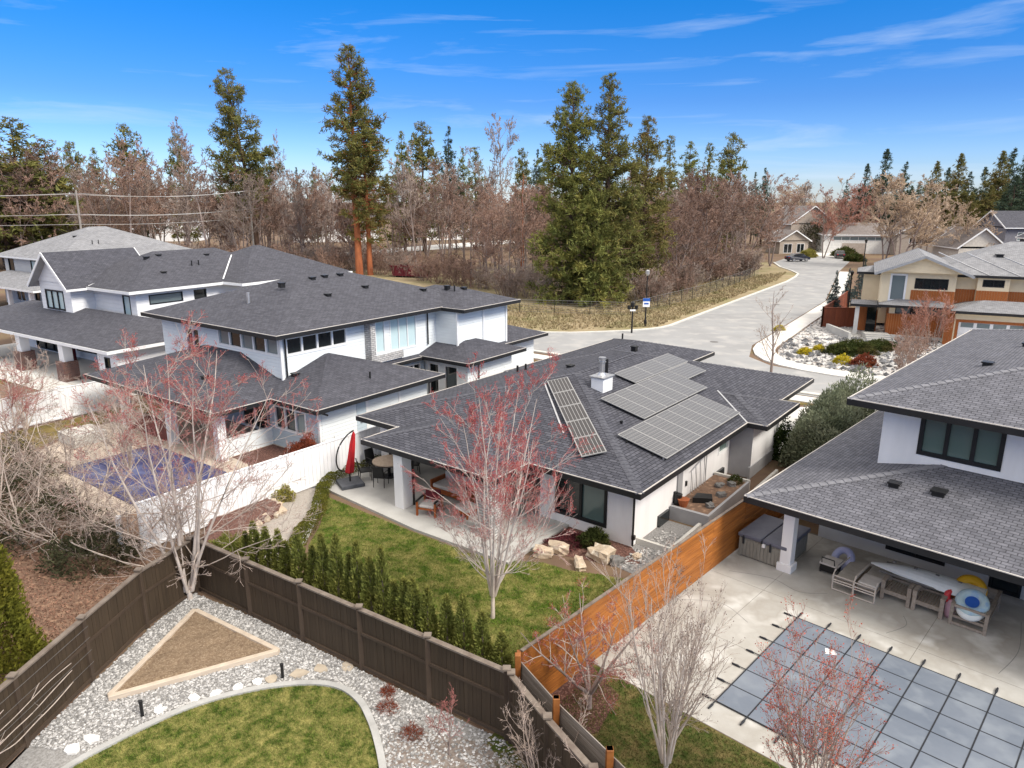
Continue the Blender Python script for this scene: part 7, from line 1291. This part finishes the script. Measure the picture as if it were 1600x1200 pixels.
# undergrowth along the edge of the wood
ug = [bare_tree(300+k, 3.2, 8, 24, 0.04, 0.0, [(8, 0.1, 40, 0.5, 0.5, 5, 0.14, 0.05, 3), (7, 0.2, 38, 0.48, 0.6, 3, 0.12, 0.04, 3), (4, 0.2, 38, 0.5, 0.7, 2, 0.1, 0.03, 3)], 0.5, 0.05, 1, 0.014) for k in range(2)]
ugm = [[npmesh(n, p[0], p[1], mats=[TWIG_W if k else TWIG_G]) for n, p in zip(('stems', 'branches', 'twigs'), u[:3])] for k, u in enumerate(ug)]
for i in range(130):
    x = r2.uniform(-60, 44); y = frontY(x)-r2.uniform(-8, 4.5)
    if 4 < x < 20 and y < 100: y += 6
    if x > 14 and r2.random() < 0.8: t_ = r2.random(); x, y = 15+25*t_+r2.uniform(-4, 0), 80+37*t_+r2.uniform(0, 3)
    o = thing('undergrowth_shrub', 'brown bare undergrowth shrub at the edge of the wood', 'shrub', (x, y, 0), i, 'undergrowth at the wood edge'); s_ = r2.uniform(0.7, 1.5); o.scale = (s_*1.2, s_*1.2, s_)
    for n, me in zip(('stems', 'branches', 'twigs'), ugm[i % 2]): link(n, me, o)
# bare trees round the far street end
fb = {}
def far_bare(px, pt_, Y, k, mat, wide, label):
    key = (k, mat.name)
    if key not in fb: fb[key] = [wv[k][0][0], wv[k][0][1], wv[k][0][2].copy()]; fb[key][2].materials.clear(); fb[key][2].materials.append(mat)
    D = Y*math.cos(PITCH)+4; X = (px-800)/FPX*D; z = min((abs(W2P(X, Y, q/4)[1]-pt_), q/4) for q in range(12, 170))[1]; s_ = z/15
    o = thing('bare_tree', label, 'tree', (X, Y, 0), px*0.37); o.scale = (s_*wide, s_*wide, s_)
    for n, me in zip(('trunk', 'branches', 'twigs'), fb[key]): link(n, me, o)
far_bare(1398, 286, 128, 2, TWIG_T, 1.25, 'wide tan bare tree with vase shaped crown over the white garage house'); far_bare(1375, 292, 130, 3, TWIG_T, 1.3, 'tan bare tree crowding the left side of the vase shaped tree'); far_bare(1420, 290, 131, 1, TWIG_T, 1.3, 'tan bare tree crowding the right side of the vase shaped tree'); far_bare(1440, 300, 140, 3, TWIG_T, 1.0, 'tan bare tree between the vase shaped tree and the spruces'); far_bare(1500, 326, 120, 2, TWIG_T, 1.1, 'lower tan bare tree near the pale gable house'); far_bare(1305, 296, 168, 2, TWIG_O, 1.1, 'rusty twigged bare tree past the brown roof house'); far_bare(1283, 300, 150, 1, TWIG_O, 0.9, 'rusty bare tree with pale stems beside the far driveway'); far_bare(1338, 300, 185, 3, TWIG_O, 1.1, 'rusty bare tree behind the far driveway'); far_bare(1225, 300, 190, 2, TWIG_T, 1.2, 'pale tan bare tree at the end of the wood'); far_bare(1200, 288, 132, 3, TWIG_W, 1.2, 'purplish bare tree at the street end of the wood'); far_bare(1160, 284, 125, 2, TWIG_W, 1.2, 'pinkish brown bare tree overhanging the street verge'); far_bare(1290, 282, 230, 1, TWIG_T, 1.2, 'golden bare tree far behind the brown roof house'); far_bare(1240, 292, 250, 2, TWIG_T, 1.4, 'golden bare tree on the horizon by the street end')
for i, (px, py, r_, h_) in enumerate(((1272, 390, 2.6, 2.2), (1318, 400, 2.4, 1.6), (1262, 402, 1.6, 1.4), (1335, 408, 1.8, 1.2), (1265, 352, 4.5, 7.5), (1310, 345, 5, 6.0))):
    leafy('street_end_bush', ['rounded grey green bush beside the far driveway', 'dark bush before the white garage house', 'yellow green bush next to the parked car', 'low bush at the garage house lawn', 'tall dark evergreen beside the brown roof house', 'broad olive bush behind the far driveway'][i], 'shrub', G(px, py) if i < 4 else (((px-800)/FPX*172), 172), dome_shape(r_, r_, h_, 0.3), 2600, 0.5, 0.12, (OLIVEL, JUNI, YGRN, JUNI, DKUND, BOXW)[i], seed=400+i)
# dry tussocks on the field
P = scatter([(-40, 100), (3, 66), (14, 68), (40, 108), (46, 120), (20, 100), (8, 78), (-10, 90)], 9, rng); V, T, rr_ = leaf_tris(rng, np.repeat(np.concatenate([P, np.full((len(P), 1), 0.02)], 1), 5, 0), 0.32, 0.05, None, 1.6); tag(link('dry_grass', npmesh('dry_grass', V, T=T, rnd=rr_, mats=[grass_mat('tussock', (0.38, 0.305, 0.185), (0.28, 0.215, 0.125), (0.165, 0.175, 0.06), 0.45, 0.16)])), 'dry tussock grass on the verge before the wood', 'grass', kind='stuff')
P = scatter([FRr.w(-7.3, 0.4), FRr.w(-13, 0.0), FRr.w(-13, -9), FRr.w(-7.3, -9)], 900, rng)
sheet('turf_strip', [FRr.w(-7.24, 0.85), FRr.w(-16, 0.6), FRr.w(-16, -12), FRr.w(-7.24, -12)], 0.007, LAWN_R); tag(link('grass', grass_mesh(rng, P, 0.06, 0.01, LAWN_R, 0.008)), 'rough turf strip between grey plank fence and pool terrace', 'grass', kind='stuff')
sheet('mulch_bed', [FRr.w(-7.26, 0.8), FRr.w(-9.6, 0.7), FRr.w(-10.4, -0.2), FRr.w(-9.2, -1.0), FRr.w(-7.8, -0.6)], 0.014, MULCH)
